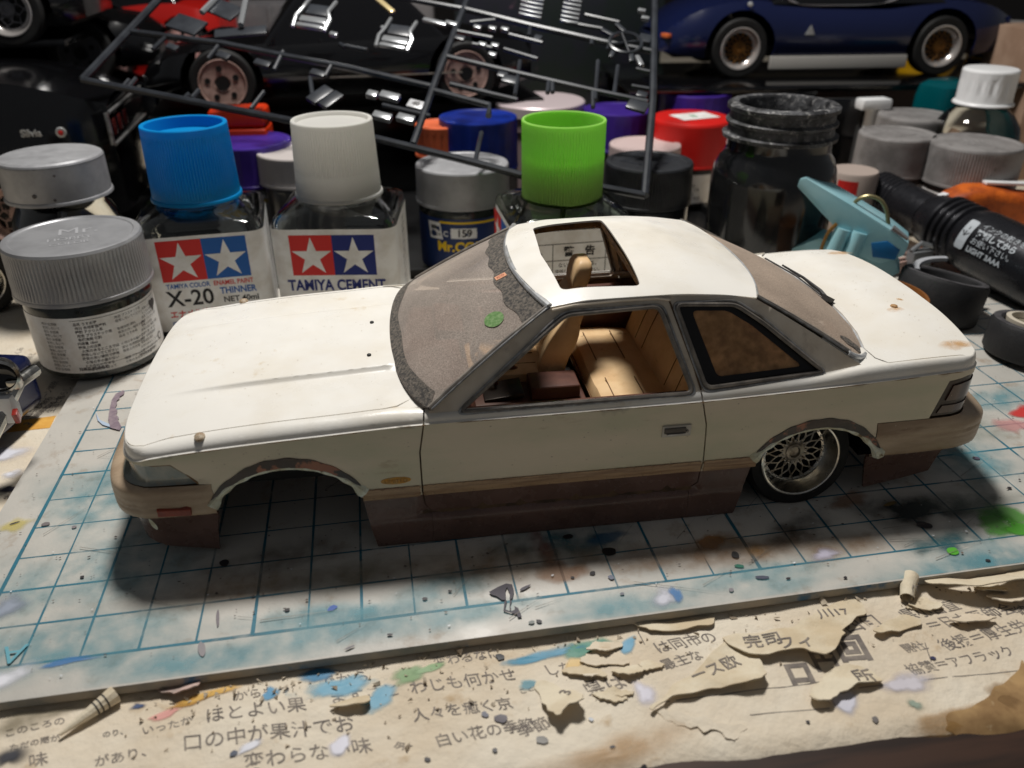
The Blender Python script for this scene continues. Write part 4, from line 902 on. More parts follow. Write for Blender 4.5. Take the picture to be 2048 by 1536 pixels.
# cushion
secs = []
for f, zz in ((0.90, 1.05), (1.0, 1.2), (1.0, 1.62), (0.97, 1.78), (0.86, 1.86)):
    secs.append([SP(x, w, zz + 0.05 * (11.6 - x) / 1.8) for x, w in rring(10.75, -1.25, 1.05 * f, 0.95 * f, 0.2)])
loft('seat_cushion', secs, m_tan, seat)
secs = []
for u in np.linspace(0, 1, 9):
    x = 11.75 + 0.72 * u; z = 1.65 + 2.0 * u; hw = 0.98 - 0.22 * u - (0.12 if u > .95 else 0); hd = 0.26 - 0.06 * u - (0.07 if u > .95 else 0)
    secs.append([SP(px_, py_, z - 0.25 * (px_ - x)) for px_, py_ in rring(x, -1.25, hd, hw, 0.13)])
loft('seat_back', secs, m_tan, seat)
for s in (1, -1):
    secs = []
    for u in np.linspace(0, 1, 9):
        x = 11.62 + 0.70 * u; z = 1.75 + 1.55 * u; k = math.sin(math.pi * (0.15 + 0.8 * u)); secs.append([SP(px_, py_, z) for px_, py_ in rring(x, -1.25 + s * (0.82 - 0.15 * u), 0.3 * k + .08, 0.14 * k + .03, 0.05)])
    loft('side_bolster', secs, m_tan, seat)
secs = []
for u, k in ((0, .6), (.12, .9), (.4, 1), (.75, .97), (.92, .8), (1, .5)):
    x = 12.45 + 0.16 * u; z = 3.68 + 0.72 * u; secs.append([SP(px_, py_, z) for px_, py_ in rring(x, -1.25, 0.21 * k, 0.45 * k, 0.1 * k)])
loft('headrest', secs, m_tan, seat)
mb = MB(); mb.tube([SP(10.0, -1.25, 1.90), SP(11.4, -1.25, 1.885)], 0.014, 5); mb.tube([SP(10.0, -0.75, 1.885), SP(11.4, -0.75, 1.87)], 0.012, 5); mb.build('seam', m_seam, seat)
# rear bench
bench = empty('rear_bench'); bench.parent = car; bench.location = L3(13.8, 0, 0.9)
def BP(x, w, z): return (x - 13.8, -w, z - 0.9)
prof = [(12.72, 0.95), (12.58, 1.25), (12.52, 1.62), (12.62, 1.84), (12.85, 1.93), (13.5, 1.92), (14.1, 1.84), (14.4, 1.76), (14.45, 0.95)]
secs = [[BP(x, w, z - 0.06 * (abs(w) > 2.3) + (0.05 if 0.5 < abs(w) < 2.0 and z > 1.6 else 0)) for x, z in prof] for w in np.linspace(2.5, -2.5, 21)]
loft('bench_cushion', secs, m_tan, bench)
prof = [(14.1, 1.5), (14.22, 1.9), (14.42, 2.5), (14.62, 3.0), (14.78, 3.16), (15.0, 3.18), (15.1, 3.0), (14.9, 1.5)]
secs = [[BP(x - (0.06 if 0.5 < abs(w) < 2.0 and 1.7 < z < 3.1 and x < 14.9 else 0), w, z) for x, z in prof] for w in np.linspace(2.5, -2.5, 21)]
loft('bench_back', secs, m_tan, bench)
mb = MB()
for w in (1.55, 0.95, -0.95, -1.55): mb.tube([BP(x - 0.07, w, z + 0.01) for x, z in ((14.25, 1.95), (14.43, 2.5), (14.64, 3.05))], 0.016, 5)
for x in (12.88, 13.6): mb.tube([BP(x, w, 1.985 - (0.02 if x > 13 else 0)) for w in np.linspace(2.0, 0.45, 8)], 0.014, 5); mb.tube([BP(x, w, 1.985) for w in np.linspace(-0.45, -2.0, 8)], 0.014, 5)
for z, x in ((1.62, 12.5), (1.3, 12.545)): mb.tube([BP(x, w, z) for w in np.linspace(2.4, -2.4, 12)], 0.016, 5)
mb.build('seam', m_seam, bench)
# tub sides, console, dash, shelf
mb = MB()
mb.box(L3(11.4, 0, 0.9), (7.4, 5.4, 0.08)); mb.build('cabin_floor', M('floor_black', rgb(26, 22, 20), 0.8, col2=rgb(40, 34, 30), vscale=3), car)
for s in (1, -1):
    mb = MB(); mb.box(L3(11.6, 2.72 * s, 1.55), (6.2, 0.1, 1.3)); p_ = mb.build('door_lining', m_tan if s > 0 else m_dkbr, car, bevel=0.03)
    mb = MB(); mb.box(L3(11.4, 2.68 * s, 2.60 - .22 * (s > 0)), (5.4, 0.2, 0.85)); mb.build('door_capping', m_dkbr, p_, bevel=0.06)
    mb = MB(); mb.box(L3(11.6, 2.72 * s + 0.06 * s, 2.28), (6.0, 0.12, 0.2)); mb.build('arm_rest', m_tan if s < 0 else m_dkbr, p_, bevel=0.05)
cons = MB(); cons.box(L3(10.9, 0.1, 1.25), (3.0, 1.15, 0.7)); console = cons.build('console', m_dkbr, car, bevel=0.06)
cons = MB(); cons.box(L3(11.66, 0.25, 1.78), (1.18, 0.78, 0.34)); cons.build('armrest_box', m_dkbr, console, bevel=0.06, seg=3)
cons = MB(); cons.box(L3(10.45, 0.15, 1.66), (0.95, 0.8, 0.12), (0, -0.12, 0)); cons.build('shift_plate', M('plate_dark', rgb(52, 48, 46), 0.3, metal=0.5), console, bevel=0.03)
cons = MB(); cons.tube([L3(10.35, -0.1, 1.7), L3(10.2, -0.1, 2.05)], 0.05, 8); cons.lathe([(0, -0.1), (0.1, -0.05), (0.11, 0.04), (0, 0.11)], 12, L3(10.2, -0.1, 2.1)); cons.build('shift_lever', m_dkbr, console)
cons = MB(); cons.tube([L3(10.95, -0.55, 1.75), L3(10.6, -0.5, 2.0), L3(10.25, -0.45, 2.12)], [0.1, 0.09, 0.05], 8); cons.build('hand_brake', m_dkbr, console)
mb = MB(); mb.box(L3(8.75, 0, 2.45), (1.5, 5.3, 0.75)); mb.box(L3(9.3, 0, 2.05), (0.6, 5.2, 0.8), (0, 0.25, 0)); dash = mb.build('dashboard', m_dkbr, car, bevel=0.12)
mb = MB(); mb.box(L3(9.3, -1.3, 2.88), (0.7, 1.6, 0.3), (0, 0.15, 0)); mb.build('instrument_hood', m_dkbr, dash, bevel=0.1)
mb = MB(); mb.tube([(L3(10.0 + 0.12 * math.sin(a), -1.3 + 0.55 * math.cos(a), 2.6 + 0.52 * math.sin(a))) for a in np.linspace(0, 2 * math.pi, 28, endpoint=False)], 0.06, 8, closed=True)
for a in (0.2, math.pi - 0.2, -math.pi / 2): mb.tube([L3(10.0, -1.3, 2.6), L3(10.0 + 0.12 * math.sin(a), -1.3 + 0.55 * math.cos(a), 2.6 + 0.52 * math.sin(a))], 0.05, 6)
mb.build('steering_wheel', m_dkbr, car)
mb = MB(); mb.box(L3(16.1, 0, 3.08), (2.3, 5.4, 0.1)); mb.build('parcel_shelf', m_dkbr, car, bevel=0.03)
mb = MB(); mb.tube([L3(10.9, 0.15, 4.68), L3(10.75, 0.1, 4.55)], 0.03, 6); mb.box(L3(10.72, 0.1, 4.46), (0.08, 0.62, 0.2)); mb.build('rear_view_mirror', m_rub, car, bevel=0.02)
car.rotation_euler = (math.radians(0.7), 0, CAR_TH); car.location.z += 0.042
# ------------------------------------------------------------------ bottles and jars
m_glass = M('clear_glass', (0.93, 0.96, 0.94), 0.04, trans=1.0, ior=1.45, spec=0.5)
m_label = M('label_white', rgb(243, 242, 240), 0.5, col2=rgb(226, 222, 216), vscale=1.5)
m_blk = M('print_black', rgb(34, 32, 34), 0.6); m_gry = M('print_grey', rgb(88, 84, 84), 0.6)
m_red = M('print_red', rgb(214, 44, 40), 0.5); m_blu = M('print_blue', rgb(26, 96, 176), 0.5); m_nav = M('print_navy', rgb(22, 40, 120), 0.5); m_yel = M('print_yellow', rgb(236, 196, 30), 0.5); m_wht = M('print_white', rgb(236, 236, 236), 0.5)
m_slv = M('silver_cap', rgb(172, 172, 174), 0.42, metal=0.25, col2=rgb(156, 156, 158), vscale=1.2, rvar=0.08)
m_gcap = M('grey_cap', rgb(150, 146, 144), 0.5, metal=0.1, col2=rgb(126, 122, 120), vscale=1.2, col3=rgb(100, 96, 94), v3=3, lo3=0.62, hi3=0.72)
def cyl_fn(cx, cy, r, a0):
    return lambda s, h, l=0.0: (cx + (r + l) * math.cos(a0 + s / r), cy + (r + l) * math.sin(a0 + s / r), h)
def to_cam(x, y): return math.atan2(CAM_POS[1] - y, CAM_POS[0] - x)
def cap_part(name, m, parent, r, z0, z1, ribs=True, open_top=False, n=270, rt=None, lip=0.06, skirt=0.05, wall_=0.14, floor_=0.35, ring=True, rib0=0.10, rib1=0.92, ribd=0.035, inner=None):
    """screw cap on the z axis of its thing"""
    rt = rt or r; h = z1 - z0; P = [(r + skirt, z0), (r + skirt, z0 + 0.05), (r + skirt * .6, z0 + 0.10)]
    zs = np.linspace(z0 + h * rib0, z0 + h * rib1, 6)
    P += [(r, z0 + 0.11)] + [(r + (rt - r) * (z - z0) / h, z, 1 if 0 < i < 5 else 0) for i, z in enumerate(zs)]
    if open_top: P += [(rt, z1 - 0.03), (rt - 0.02, z1), (rt - wall_ + 0.02, z1), (rt - wall_, z1 - 0.03), (rt - wall_ - 0.02, z1 - floor_), (0.0, z1 - floor_)]
    elif ring: P += [(rt, z1 - lip), (rt - lip * .4, z1 - lip * .2), (rt - lip, z1), (rt - 0.2, z1), (rt - 0.24, z1 - 0.03), (rt - 0.30, z1 - 0.03), (0.0, z1 - 0.03)]
    else: P += [(rt, z1 - lip * 2.2), (rt - lip * .6, z1 - lip * .8), (rt - lip * 1.8, z1 - lip * .1), (rt - lip * 3, z1), (0.0, z1 + 0.015)]
    mb = MB(); mb.lathe(P, n, ribs=1 if ribs else 0, ribd=ribd, cap=False); return mb.build(name, m, parent, sharp=22)
# ---- square thinner bottles
def sq_ring(h, r, k=5): return rring(0, 0, h, h, min(r, h * 0.999), k)
def square_bottle(x, y, phi, label, cat_label_fn, cap_mat, cap_kw, glass, group='square glass bottles behind the car'):
    b = empty('square_bottle', (x, y, 0), (0, 0, phi), label=label, cat='bottle', group=group)
    secs = []
    for z, h, r in ((0.0, 1.75, .4), (0.04, 1.88, .45), (0.15, 1.93, .45), (3.36, 1.93, .45), (3.48, 1.88, .5), (3.60, 1.72, .6), (3.72, 1.48, .8), (3.82, 1.28, 1.0), (3.90, 1.16, 1.16), (3.98, 1.10, 1.10), (4.5, 1.08, 1.08)):
        secs.append([(px_, py_, z) for px_, py_ in sq_ring(h, r)])
    inn = [[(px_, py_, z) for px_, py_ in sq_ring(h, r)] for z, h, r in ((0.14, 1.6, .35), (0.2, 1.76, .4), (3.3, 1.78, .4), (3.44, 1.70, .5), (3.54, 1.56, .6), (3.64, 1.36, .8), (3.74, 1.16, .98), (3.84, 1.02, 1.02), (4.4, 0.98, .98))]
    mbg = MB(); k = len(secs[0])
    for grp, flp in ((secs, False), (inn, True)):
        V = [p for s in grp for p in s]; F = [(j * k + i, j * k + (i + 1) % k, (j + 1) * k + (i + 1) % k, (j + 1) * k + i) for j in range(len(grp) - 1) for i in range(k)] + [tuple(range(k - 1, -1, -1)), tuple(range((len(grp) - 1) * k, len(grp) * k))]
        mbg.add(V, [f[::-1] if flp else f for f in F])
    mbg.build('glass_body', glass, b, sharp=60)
    # label round the front and both sides
    path = [(-1.97, 1.2), (-1.97, -1.5)] + [(-1.52 - .45 * math.cos(a), -1.52 - .45 * math.sin(a)) for a in np.linspace(0, math.pi / 2, 6)] + [(1.52 + .45 * math.sin(a), -1.52 - .45 * math.cos(a)) for a in np.linspace(0, math.pi / 2, 6)] + [(1.97, 1.2)]
    V = [(px_, py_, zz) for px_, py_ in path for zz in (0.22, 3.28)]; F = [(2 * i, 2 * i + 2, 2 * i + 3, 2 * i + 1) for i in range(len(path) - 1)]
    lab = mesh('label', V, F, m_label, b, True, sharp=50)
    front = lambda s, h, l=0.0: (s, -1.975 - l, h); right = lambda s, h, l=0.0: (1.975 + l, s, h); left = lambda s, h, l=0.0: (-1.975 - l, -s, h)
    cat_label_fn(lab, front, right, left)
    cap_part('cap', cap_mat, b, **cap_kw); return b
def logo(lab, front, s0, z0, a, blue):
    shapes('red_square', [rect(s0, z0, s0 + a, z0 + a)], m_red, lab, front, 0.3); shapes('blue_square', [rect(s0 + a, z0, s0 + 2 * a, z0 + a)], blue, lab, front, 0.3)
    shapes('white_star', [star(s0 + a * .5, z0 + a * .46, a * .49)], m_label, lab, lambda x, y, l: front(x, y, 0.004), 0.2)
    shapes('white_star', [star(s0 + a * 1.5, z0 + a * .46, a * .49)], m_label, lab, lambda x, y, l: front(x, y, 0.004), 0.2)
def small_table(lab, right):
    text('print', [(t, 0.0, 3.0 - i * 0.21, 0.15, {'sx': 0.9}) for i, t in enumerate(['火気厳禁', '第二石油類', '危険等級Ⅲ', '主成分', '合成樹脂', '有機溶剤', '使用上の注意', '換気をよくし', '火のそばで', '使わないこと', '小児の手の', '届かない所に'])], m_gry, lab, right)
def lab_x20(lab, front, right, left):
    f = lambda x, y, l=0: front(x, y, 0.003)
    logo(lab, front, -1.22, 1.86, 1.31, m_blu)
    text('print', [('TAMIYA COLOR', -0.52, 1.70, 0.215, {'bold': .004, 'sx': .82})], m_blu, lab, f); text('print', [('ENAMEL PAINT', 0.83, 1.70, 0.215, {'bold': .004, 'sx': .82})], m_red, lab, f)
    text('print', [('X-20', -0.52, 1.27, 0.72, {'bold': .012, 'sx': .95})], m_blk, lab, f); text('print', [('THINNER', 0.93, 1.43, 0.30, {'bold': .008, 'sx': .86})], m_blu, lab, f)
    text('print', [('NET 40ml', 0.98, 1.13, 0.26, {'bold': .005})], m_blk, lab, f); text('print', [('エナメル塗料', -0.5, 0.76, 0.27, {'bold': .006, 'sx': .9})], m_red, lab, f)
    text('print', [('〈溶剤・大ビン〉', 0.86, 0.76, 0.24, {'bold': .004, 'sx': .8})], m_blk, lab, f); text('print', [('ITEM 80040', -0.72, 0.45, 0.2, {'bold': .004}), ('TAMIYA INC.', 0.8, 0.45, 0.18, {})], m_blu, lab, f)
    small_table(lab, right); small_table(lab, left)
def lab_cement(lab, front, right, left):
    f = lambda x, y, l=0: front(x, y, 0.003)
    logo(lab, front, -1.34, 1.78, 1.32, m_nav)
    text('print', [('TAMIYA CEMENT', 0.0, 1.43, 0.50, {'bold': .016, 'sx': .80})], m_nav, lab, f); text('print', [('タミヤセメント', 0, 0.95, 0.34, {'bold': .006})], m_nav, lab, f); text('print', [('プラスチック用接着剤　NET 40ml', 0, 0.5, 0.2, {})], m_blk, lab, f)
    small_table(lab, right); small_table(lab, left)
def lab_warn(lab, front, right, left):
    f = lambda x, y, l=0: front(x, y, 0.003); L_ = []
    for z in (2.86, 2.32, 1.84, 0.5): L_.append(rect(-1.8, z - .012, 1.85, z + .012))
    for s in (-0.75, 0.95): L_.append(rect(s - .012, 0.5, s + .012, 2.86))
    shapes('ruled_table', L_, m_gry, lab, lambda a, b, l: front(a, b, 0.002), 0.5)
    text('print', [('警　告', 0.1, 2.58, 0.34, {'bold': .01}), ('の性', -1.25, 2.5, 0.2), ('第二', 1.4, 2.66, 0.17), ('あぶ', 1.4, 2.44, 0.17), ('ないまでさわる。', 0.1, 2.16, 0.17), ('火気厳禁', -1.25, 2.1, 0.2), ('使用しないでください。', 0.1, 1.95, 0.14)], m_blk, lab, f)
    text('print', [('有機溶剤を含んでいます', 0.1, 1.6 - 0.22 * i, 0.15) for i in range(5)], m_gry, lab, f)
    shapes('red_tick', [[(1.2, 2.06), (1.3, 1.93), (1.62, 2.08), (1.7, 2.0), (1.36, 1.78), (1.22, 1.86)]], m_red, lab, f)
    shapes('red_square', [rect(-1.5, 2.0, -0.2, 3.1)], m_red, lab, lambda a, b, l: left(a, b, 0.003), 0.4); shapes('white_star', [star(-.85, 2.5, .5)], m_label, lab, lambda a, b, l: left(a, b, 0.006), 0.3); shapes('blue_square', [rect(-0.2, 2.0, 1.1, 3.1)], m_blu, lab, lambda a, b, l: left(a, b, 0.003), 0.4)
m_bcap = M('blue_cap', rgb(14, 158, 228), 0.38, spec=0.4, transl=0.38)
m_wcap = M('white_cap', rgb(240, 238, 232), 0.4, spec=0.4, transl=0.45)
m_green = M('green_cap', rgb(186, 240, 124), 0.35, spec=0.4, transl=0.5)
square_bottle(2.40, 15.4, math.radians(4), 'square clear bottle with an open bright blue ribbed cap and red and blue stars', lab_x20, m_bcap, dict(r=1.34, rt=1.28, z0=3.95, z1=6.2, open_top=True, rib0=0.08, rib1=0.90), m_glass)
square_bottle(6.85, 15.2, math.radians(-9), 'square clear bottle with a white ribbed cap left of the car windscreen', lab_cement, m_wcap, dict(r=1.36, rt=1.26, z0=3.85, z1=6.2, open_top=True, rib0=0.35, rib1=0.93, floor_=0.12), m_glass)
m_gglass = M('greenish_glass', (0.86, 0.93, 0.84), 0.05, trans=1.0, ior=1.4)
gb = square_bottle(13.95, 13.8, math.radians(1), 'square bottle with a translucent lime green cap behind the car roof', lab_warn, m_green, dict(r=1.30, rt=1.32, z0=3.7, z1=6.2, open_top=True, rib0=0.06, rib1=0.94, floor_=1.0, skirt=0.0, wall_=0.1, ribd=0.03), m_gglass)
mb = MB()
for i, z in enumerate((4.05, 4.3, 4.55, 4.8, 5.05)): mb.lathe([(1.05, z), (1.16, z + .03), (1.05, z + .08)], 48, cap=False)
mb.lathe([(1.05, 3.9), (1.05, 5.15), (0.9, 5.15), (0.9, 3.9)], 48, cap=False); mb.build('neck_thread', M('green_neck', rgb(226, 250, 150), 0.4, transl=0.4), gb)
mb = MB(); mb.tube([(0, 0, 0.3), (0.05, 0, 4.4)], 0.09, 8); mb.build('brush_stem', m_label, gb)
# ---- round paint jars
def round_jar(x, y, label, H=3.8, capr=1.75, caph=1.5, bodyr=1.66, capm=None, bodym=None, z0=0.0, cap_kw=None, lab=None, group=None, emboss=None, name='paint_jar', rotz=0.0, tilt=(0, 0)):
    b = empty(name, (x, y, z0), (tilt[0], tilt[1], rotz), label=label, cat='paint jar', group=group)
    mb = MB(); r = bodyr; zt = H - caph
    mb.lathe([(0.0, 0.05), (r * .8, 0.0), (r * .94, 0.03), (r, 0.14), (r, zt - 0.18), (r * .97, zt - .06), (r * .9, zt), (r * .88, zt + .3)], 64, cap=False); mb.build('glass_body', bodym, b)
    kw = dict(r=capr, rt=capr * .985, z0=zt + 0.02, z1=H, skirt=0.02, ribd=0.03, n=300); kw.update(cap_kw or {})
    cap = cap_part('cap', capm or m_slv, b, **kw)
    if emboss:
        text('flat_letters', [(t, sx_, sy_, sz, op) for t, sx_, sy_, sz, op in emboss], M('emboss_highlight_' + (capm or m_slv).name, tuple(min(1, k * 1.5) for k in (capm or m_slv).node_tree.nodes['Principled BSDF'].inputs['Base Color'].default_value[:3]), .35, metal=.3), cap, lambda u, v, l: (u, v, H - 0.022))  # flat letters in a brighter cap colour, the relief's highlight painted in
    if lab: lab(b, r, zt)
    return b
def band(b, r, z0, z1, a0, half, m, lift=0.012, name='label'):
    n = 48; V = []; F = []
    for i in range(n + 1):
        a = a0 - half + 2 * half * i / n
        for z in (z0, z1): V.append(((r + lift) * math.cos(a), (r + lift) * math.sin(a), z))
    F = [(2 * i, 2 * i + 2, 2 * i + 3, 2 * i + 1) for i in range(n)]
    return mesh(name, V, F, m, b)
m_dkglass = M('dark_paint_glass', rgb(48, 52, 48), 0.12, spec=0.5, coat=0.6, col2=rgb(36, 38, 36), vscale=2)
JR = ['品名 うすめ液', '成分 合成樹脂塗料', '種類 アクリル系', '用途 プラスチック用', '有機溶剤 顔料', '内容量 18ml', '使用上の注意', '火気のあるところでは', '使用しないでください', '換気の良い場所で使用', '小児の手の届かない', 'ところに保管する', '中身を使い切って', '株式会社 東京都']
def lab_front_jar(b, r, zt):
    lab = band(b, r, 0.30, zt - 0.34, to_cam(-0.45, 12.5), 1.95, m_label)
    fn = cyl_fn(0, 0, r + 0.016, to_cam(-0.45, 12.5)); it = []; h = zt - 0.34
    g = random.Random(3)
    for i in range(13):
        z = h - 0.2 - i * 0.118
        it.append((JR[i % len(JR)], -1.05 + g.uniform(0, .08), z, 0.098, {'align': 'LEFT', 'bold': .002}))
        if i % 4 != 2: it.append((JR[(i * 5 + 3) % len(JR)], 0.05, z, 0.092, {'align': 'LEFT'}))
        if i > 0: it.append((JR[(i * 3 + 5) % len(JR)], 1.0 - .04 * i, z + .03, 0.085, {'align': 'LEFT'}))
        it.append((JR[(i * 7 + 1) % len(JR)][:6], -1.95, z + .02, 0.092, {'align': 'LEFT'}))
    it += [('発売元 株式会社', -0.8, 0.42, 0.11, {'bold': .003}), ('MADE IN JAPAN', 0.85, 0.44, 0.1, {})]
    text('print', it, m_gry, lab, fn)
    shapes('ruled_line', [rect(-1.1, h - .09, 1.7, h - .075), rect(-0.9, 0.52, 1.6, 0.53)], m_gry, lab, fn)
    shapes('ink_smudge', [blob(1.55, h - .35, .16, .2, 0, .5, 20, 4)], m_gry, lab, lambda s, z, l: fn(s, z, 0.002), 0.06)
    shapes('recycle_mark', [blob(1.55, .62, .12, .12, 0, 0, 16, 1)], m_gry, lab, lambda s, z, l: fn(s, z, 0.002), 0.06); shapes('recycle_mark', [blob(1.55, .62, .08, .08, 0, 0, 16, 1)], m_label, lab, lambda s, z, l: fn(s, z, 0.004), 0.06)
round_jar(-0.58, 12.45, 'grey ribbed cap jar with a white fine print label, nearest the car bonnet', 3.85, 1.86, 1.50, 1.72, M('grey_ribbed_cap', rgb(160, 160, 162), 0.38, metal=0.3, col2=rgb(146, 146, 148), vscale=1), m_dkglass, 0.0, dict(lip=0.09, ribd=0.035), lab_front_jar, 'paint jars round the car', [('Mr.', 0.15, 0.35, 0.8, {}), ('HOBBY', -0.05, -0.3, 0.36, {}), ('COLOR', -0.05, -0.72, 0.3, {})], rotz=0.25)
# taller clear bottle with a smooth silver cap, far left
b = empty('glass_bottle', (-2.3, 17.3, DESK_Z + .03), label='clear round shouldered bottle with a smooth silver cap behind the grey jar', cat='bottle')
mb = MB(); mb.lathe([(0.0, .05), (1.4, 0.0), (1.62, .12), (1.66, .4), (1.66, 3.0), (1.6, 3.35), (1.38, 3.72), (1.26, 3.9), (1.24, 4.3)], 64, cap=False); mb.build('glass_body', m_glass, b)
mb = MB(); mb.lathe([(0.0, .15), (1.5, .15), (1.52, 2.2), (0, 2.2)], 48, cap=False); mb.build('thinner', M('cloudy_thinner', rgb(150, 150, 138), 0.3, trans=0.5), b)
cap_part('cap', m_slv, b, 1.60, 3.98, 5.3, ribs=False, ring=False, lip=0.07, skirt=0.04); 
for a, z, r in ((-1.7, 4.35, .07), (-1.25, 4.95, .04), (-1.35, 4.2, .05)): mb = MB(); mb.lathe([(0, -.01), (r, 0), (0, .015)], 10, (1.62 * math.cos(a), 1.62 * math.sin(a), z), R=Euler((0, math.pi / 2, a)).to_matrix()); mb.build('paint_spot', m_gry, b)
# the numbered jar between the white and green caps
def lab_159(b, r, zt):
    a0 = to_cam(11.2, 18.3) - 0.12; lab = band(b, r, 0.2, zt - 0.30, a0, 2.2, M('label_navy', rgb(24, 46, 96), 0.45))
    fn = cyl_fn(0, 0, r + 0.016, a0); h = zt - 0.30
    shapes('yellow_stripe', [rect(-0.75, h - .17, 2.3, h - .09)], m_yel, lab, fn, 0.15); shapes('grey_panel', [blob(0.18, h - .52, .5, .2, 0, 0, 24, 1), rect(-.3, h - .71, .66, h - .33)], m_wht, lab, fn, 0.15); shapes('emblem', [[(-1.28, h - .15), (-.72, h - .15), (-.62, h - .78), (-1.2, h - .78)]], m_wht, lab, fn, 0.15)
    f2 = lambda s, z, l: fn(s, z, 0.004)
    text('print', [('159', .2, h - .52, .38, {'bold': .012}), ('MR.', -.98, h - .36, .2, {'bold': .01}), ('COLOR', -.95, h - .6, .15, {})], m_blk, lab, f2); text('print', [('C', -.5, h - .56, .28, {'bold': .008})], m_wht, lab, f2); text('print', [('Mr.COLOR', 0.35, h - 1.05, .5, {'bold': .02})], m_yel, lab, f2)
round_jar(11.25, 18.4, 'silver capped paint jar with a navy label and 159 in a white box', 3.85, 1.74, 1.35, 1.66, m_slv, m_dkglass, 0.0, dict(ribs=False, lip=0.07), lab_159, 'paint jars round the car', rotz=0.0)
# coloured and grey capped jars further back
m_jgl = M('jar_glass_grey', rgb(90, 84, 80), 0.15, coat=0.4, col2=rgb(70, 66, 64), vscale=1)
def plain_lab(col, stripe=None, band_m=None):
    def f(b, r, zt):
        x, y = b.location.x, b.location.y; lab = band(b, r, 0.25, zt - .25, to_cam(x, y), 2.0, band_m or m_label); fn = cyl_fn(0, 0, r + .016, to_cam(x, y))
        if stripe: shapes('stripe', [rect(-2.2, zt - .55, 2.2, zt - .40)], stripe, lab, fn, .2)
        text('print', [(JR[(i * 3) % 14], 0, zt - .75 - .19 * i, .15, {}) for i in range(4)], m_gry, lab, lambda s, z, l: fn(s, z, .003))
    return f
m_navyc = M('navy_cap', rgb(16, 48, 150), 0.4, col2=rgb(12, 36, 120), vscale=1); m_purp = M('purple_cap', rgb(66, 40, 140), 0.4, col2=rgb(54, 32, 120), vscale=1); m_redc = M('red_cap', rgb(206, 28, 22), 0.42); m_blkc = M('black_cap', rgb(40, 42, 46), 0.5, col2=rgb(30, 31, 34), vscale=2)
G_ = 'paint jars round the car'
round_jar(12.6, 23.8, 'paint jar with a royal blue cap beyond the 159 jar', 4.4, 1.69, 2.1, 1.7, m_navyc, m_jgl, cap_kw=dict(n=80), group=G_)
round_jar(3.15, 23.4, 'paint jar with a violet cap peeping out behind the bright blue cap', 3.9, 1.7, 1.6, 1.62, m_purp, m_jgl, lab=plain_lab(0, m_yel), group=G_, cap_kw=dict(n=80))
round_jar(5.2, 22.2, 'pale grey capped jar half hidden between the blue and white caps', 3.7, 1.7, 1.2, 1.62, M('pale_cap', rgb(190, 182, 178), 0.5), m_jgl, group=G_, cap_kw=dict(n=80))
def red_paper(b, r, zt): pass
rj = round_jar(22.6, 24.9, 'bright red capped jar with a white paper label on top', 3.8, 1.86, 2.0, 1.7, m_redc, m_jgl, group=G_, cap_kw=dict(ribs=False, ring=False, lip=.08), lab=plain_lab(0))
mb = MB(); mb.box((0.1, -.1, 3.83), (1.9, 1.3, .012), (0, 0, .2)); pl = mb.build('top_label', m_label, rj); text('print', [('8', .05, -.15, .7, {'rot': .2})], M('print_green', rgb(90, 160, 110), .6), pl, lambda u, v, l: (u, v, 3.842))
round_jar(18.1, 17.4, 'jar with an embossed black cap right of the lime green cap', 3.85, 1.64, 1.5, 1.56, m_blkc, M('black_jar', rgb(26, 27, 28), 0.2, coat=.4), group=G_, emboss=[('GSI', 0.0, 0.15, .7, {'bold': .008}), ('CREOS', 0, -.45, .36, {'bold': .004}), ('◇', 0, 0, 2.4, {})], cap_kw=dict(lip=.08))
round_jar(24.3, 28.9, 'purple capped jar directly behind the red cap', 4.2, 1.8, 1.2, 1.7, m_purp, m_jgl, group=G_, cap_kw=dict(n=80))
round_jar(20.0, 27.9, 'purple capped jar left of the red cap, behind the black sprue corner', 3.7, 1.7, 1.8, 1.62, m_purp, m_jgl, group=G_, cap_kw=dict(n=80))
round_jar(20.0, 23.5, 'jar with a pinkish grey cap low between lime green and black caps', 3.0, 1.6, 1.1, 1.55, M('pink_grey_cap', rgb(206, 184, 180), .5), m_jgl, group=G_, cap_kw=dict(n=80))
t_ = empty('round_tin', (16.4, 29.5, DESK_Z + .03), label='flat pinkish white round tin standing above the royal blue cap', cat='tin')
mb = MB(); mb.lathe([(0, 0), (2.1, 0), (2.1, 3.0), (2.2, 3.05), (2.2, 3.6), (2.05, 3.65), (0, 3.65)], 64, cap=False); mb.build('tin_body', M('tin_grey', rgb(150, 130, 128), .5), t_)
mb = MB(); mb.lathe([(2.25, 3.66), (2.3, 3.7), (2.3, 4.15), (2.22, 4.22), (0, 4.22)], 64, cap=False); mb.build('lid', M('tin_lid', rgb(216, 200, 202), .35, metal=.2), t_)
# grey caps at the right
EM = [('Mr.', .1, .3, .75, {}), ('COLOR', 0, -.4, .35, {})]
round_jar(29.9, 20.1, 'grey ribbed cap jar left of its twin, above the flashlight tail', 3.8, 1.58, 1.6, 1.5, m_gcap, m_jgl, group=G_, emboss=EM, cap_kw=dict(lip=.08), rotz=.2, lab=plain_lab(0))
round_jar(32.05, 18.0, 'grey cap jar at the right edge under the white capped bottle', 3.8, 1.78, 1.6, 1.68, m_gcap, m_jgl, group=G_, emboss=EM, cap_kw=dict(lip=.1), rotz=-.3, lab=plain_lab(0))
round_jar(32.6, 23.0, 'grey cap jar hidden behind the other two grey caps', 3.9, 1.65, 1.5, 1.58, m_gcap, m_jgl, group=G_, cap_kw=dict(lip=.1))
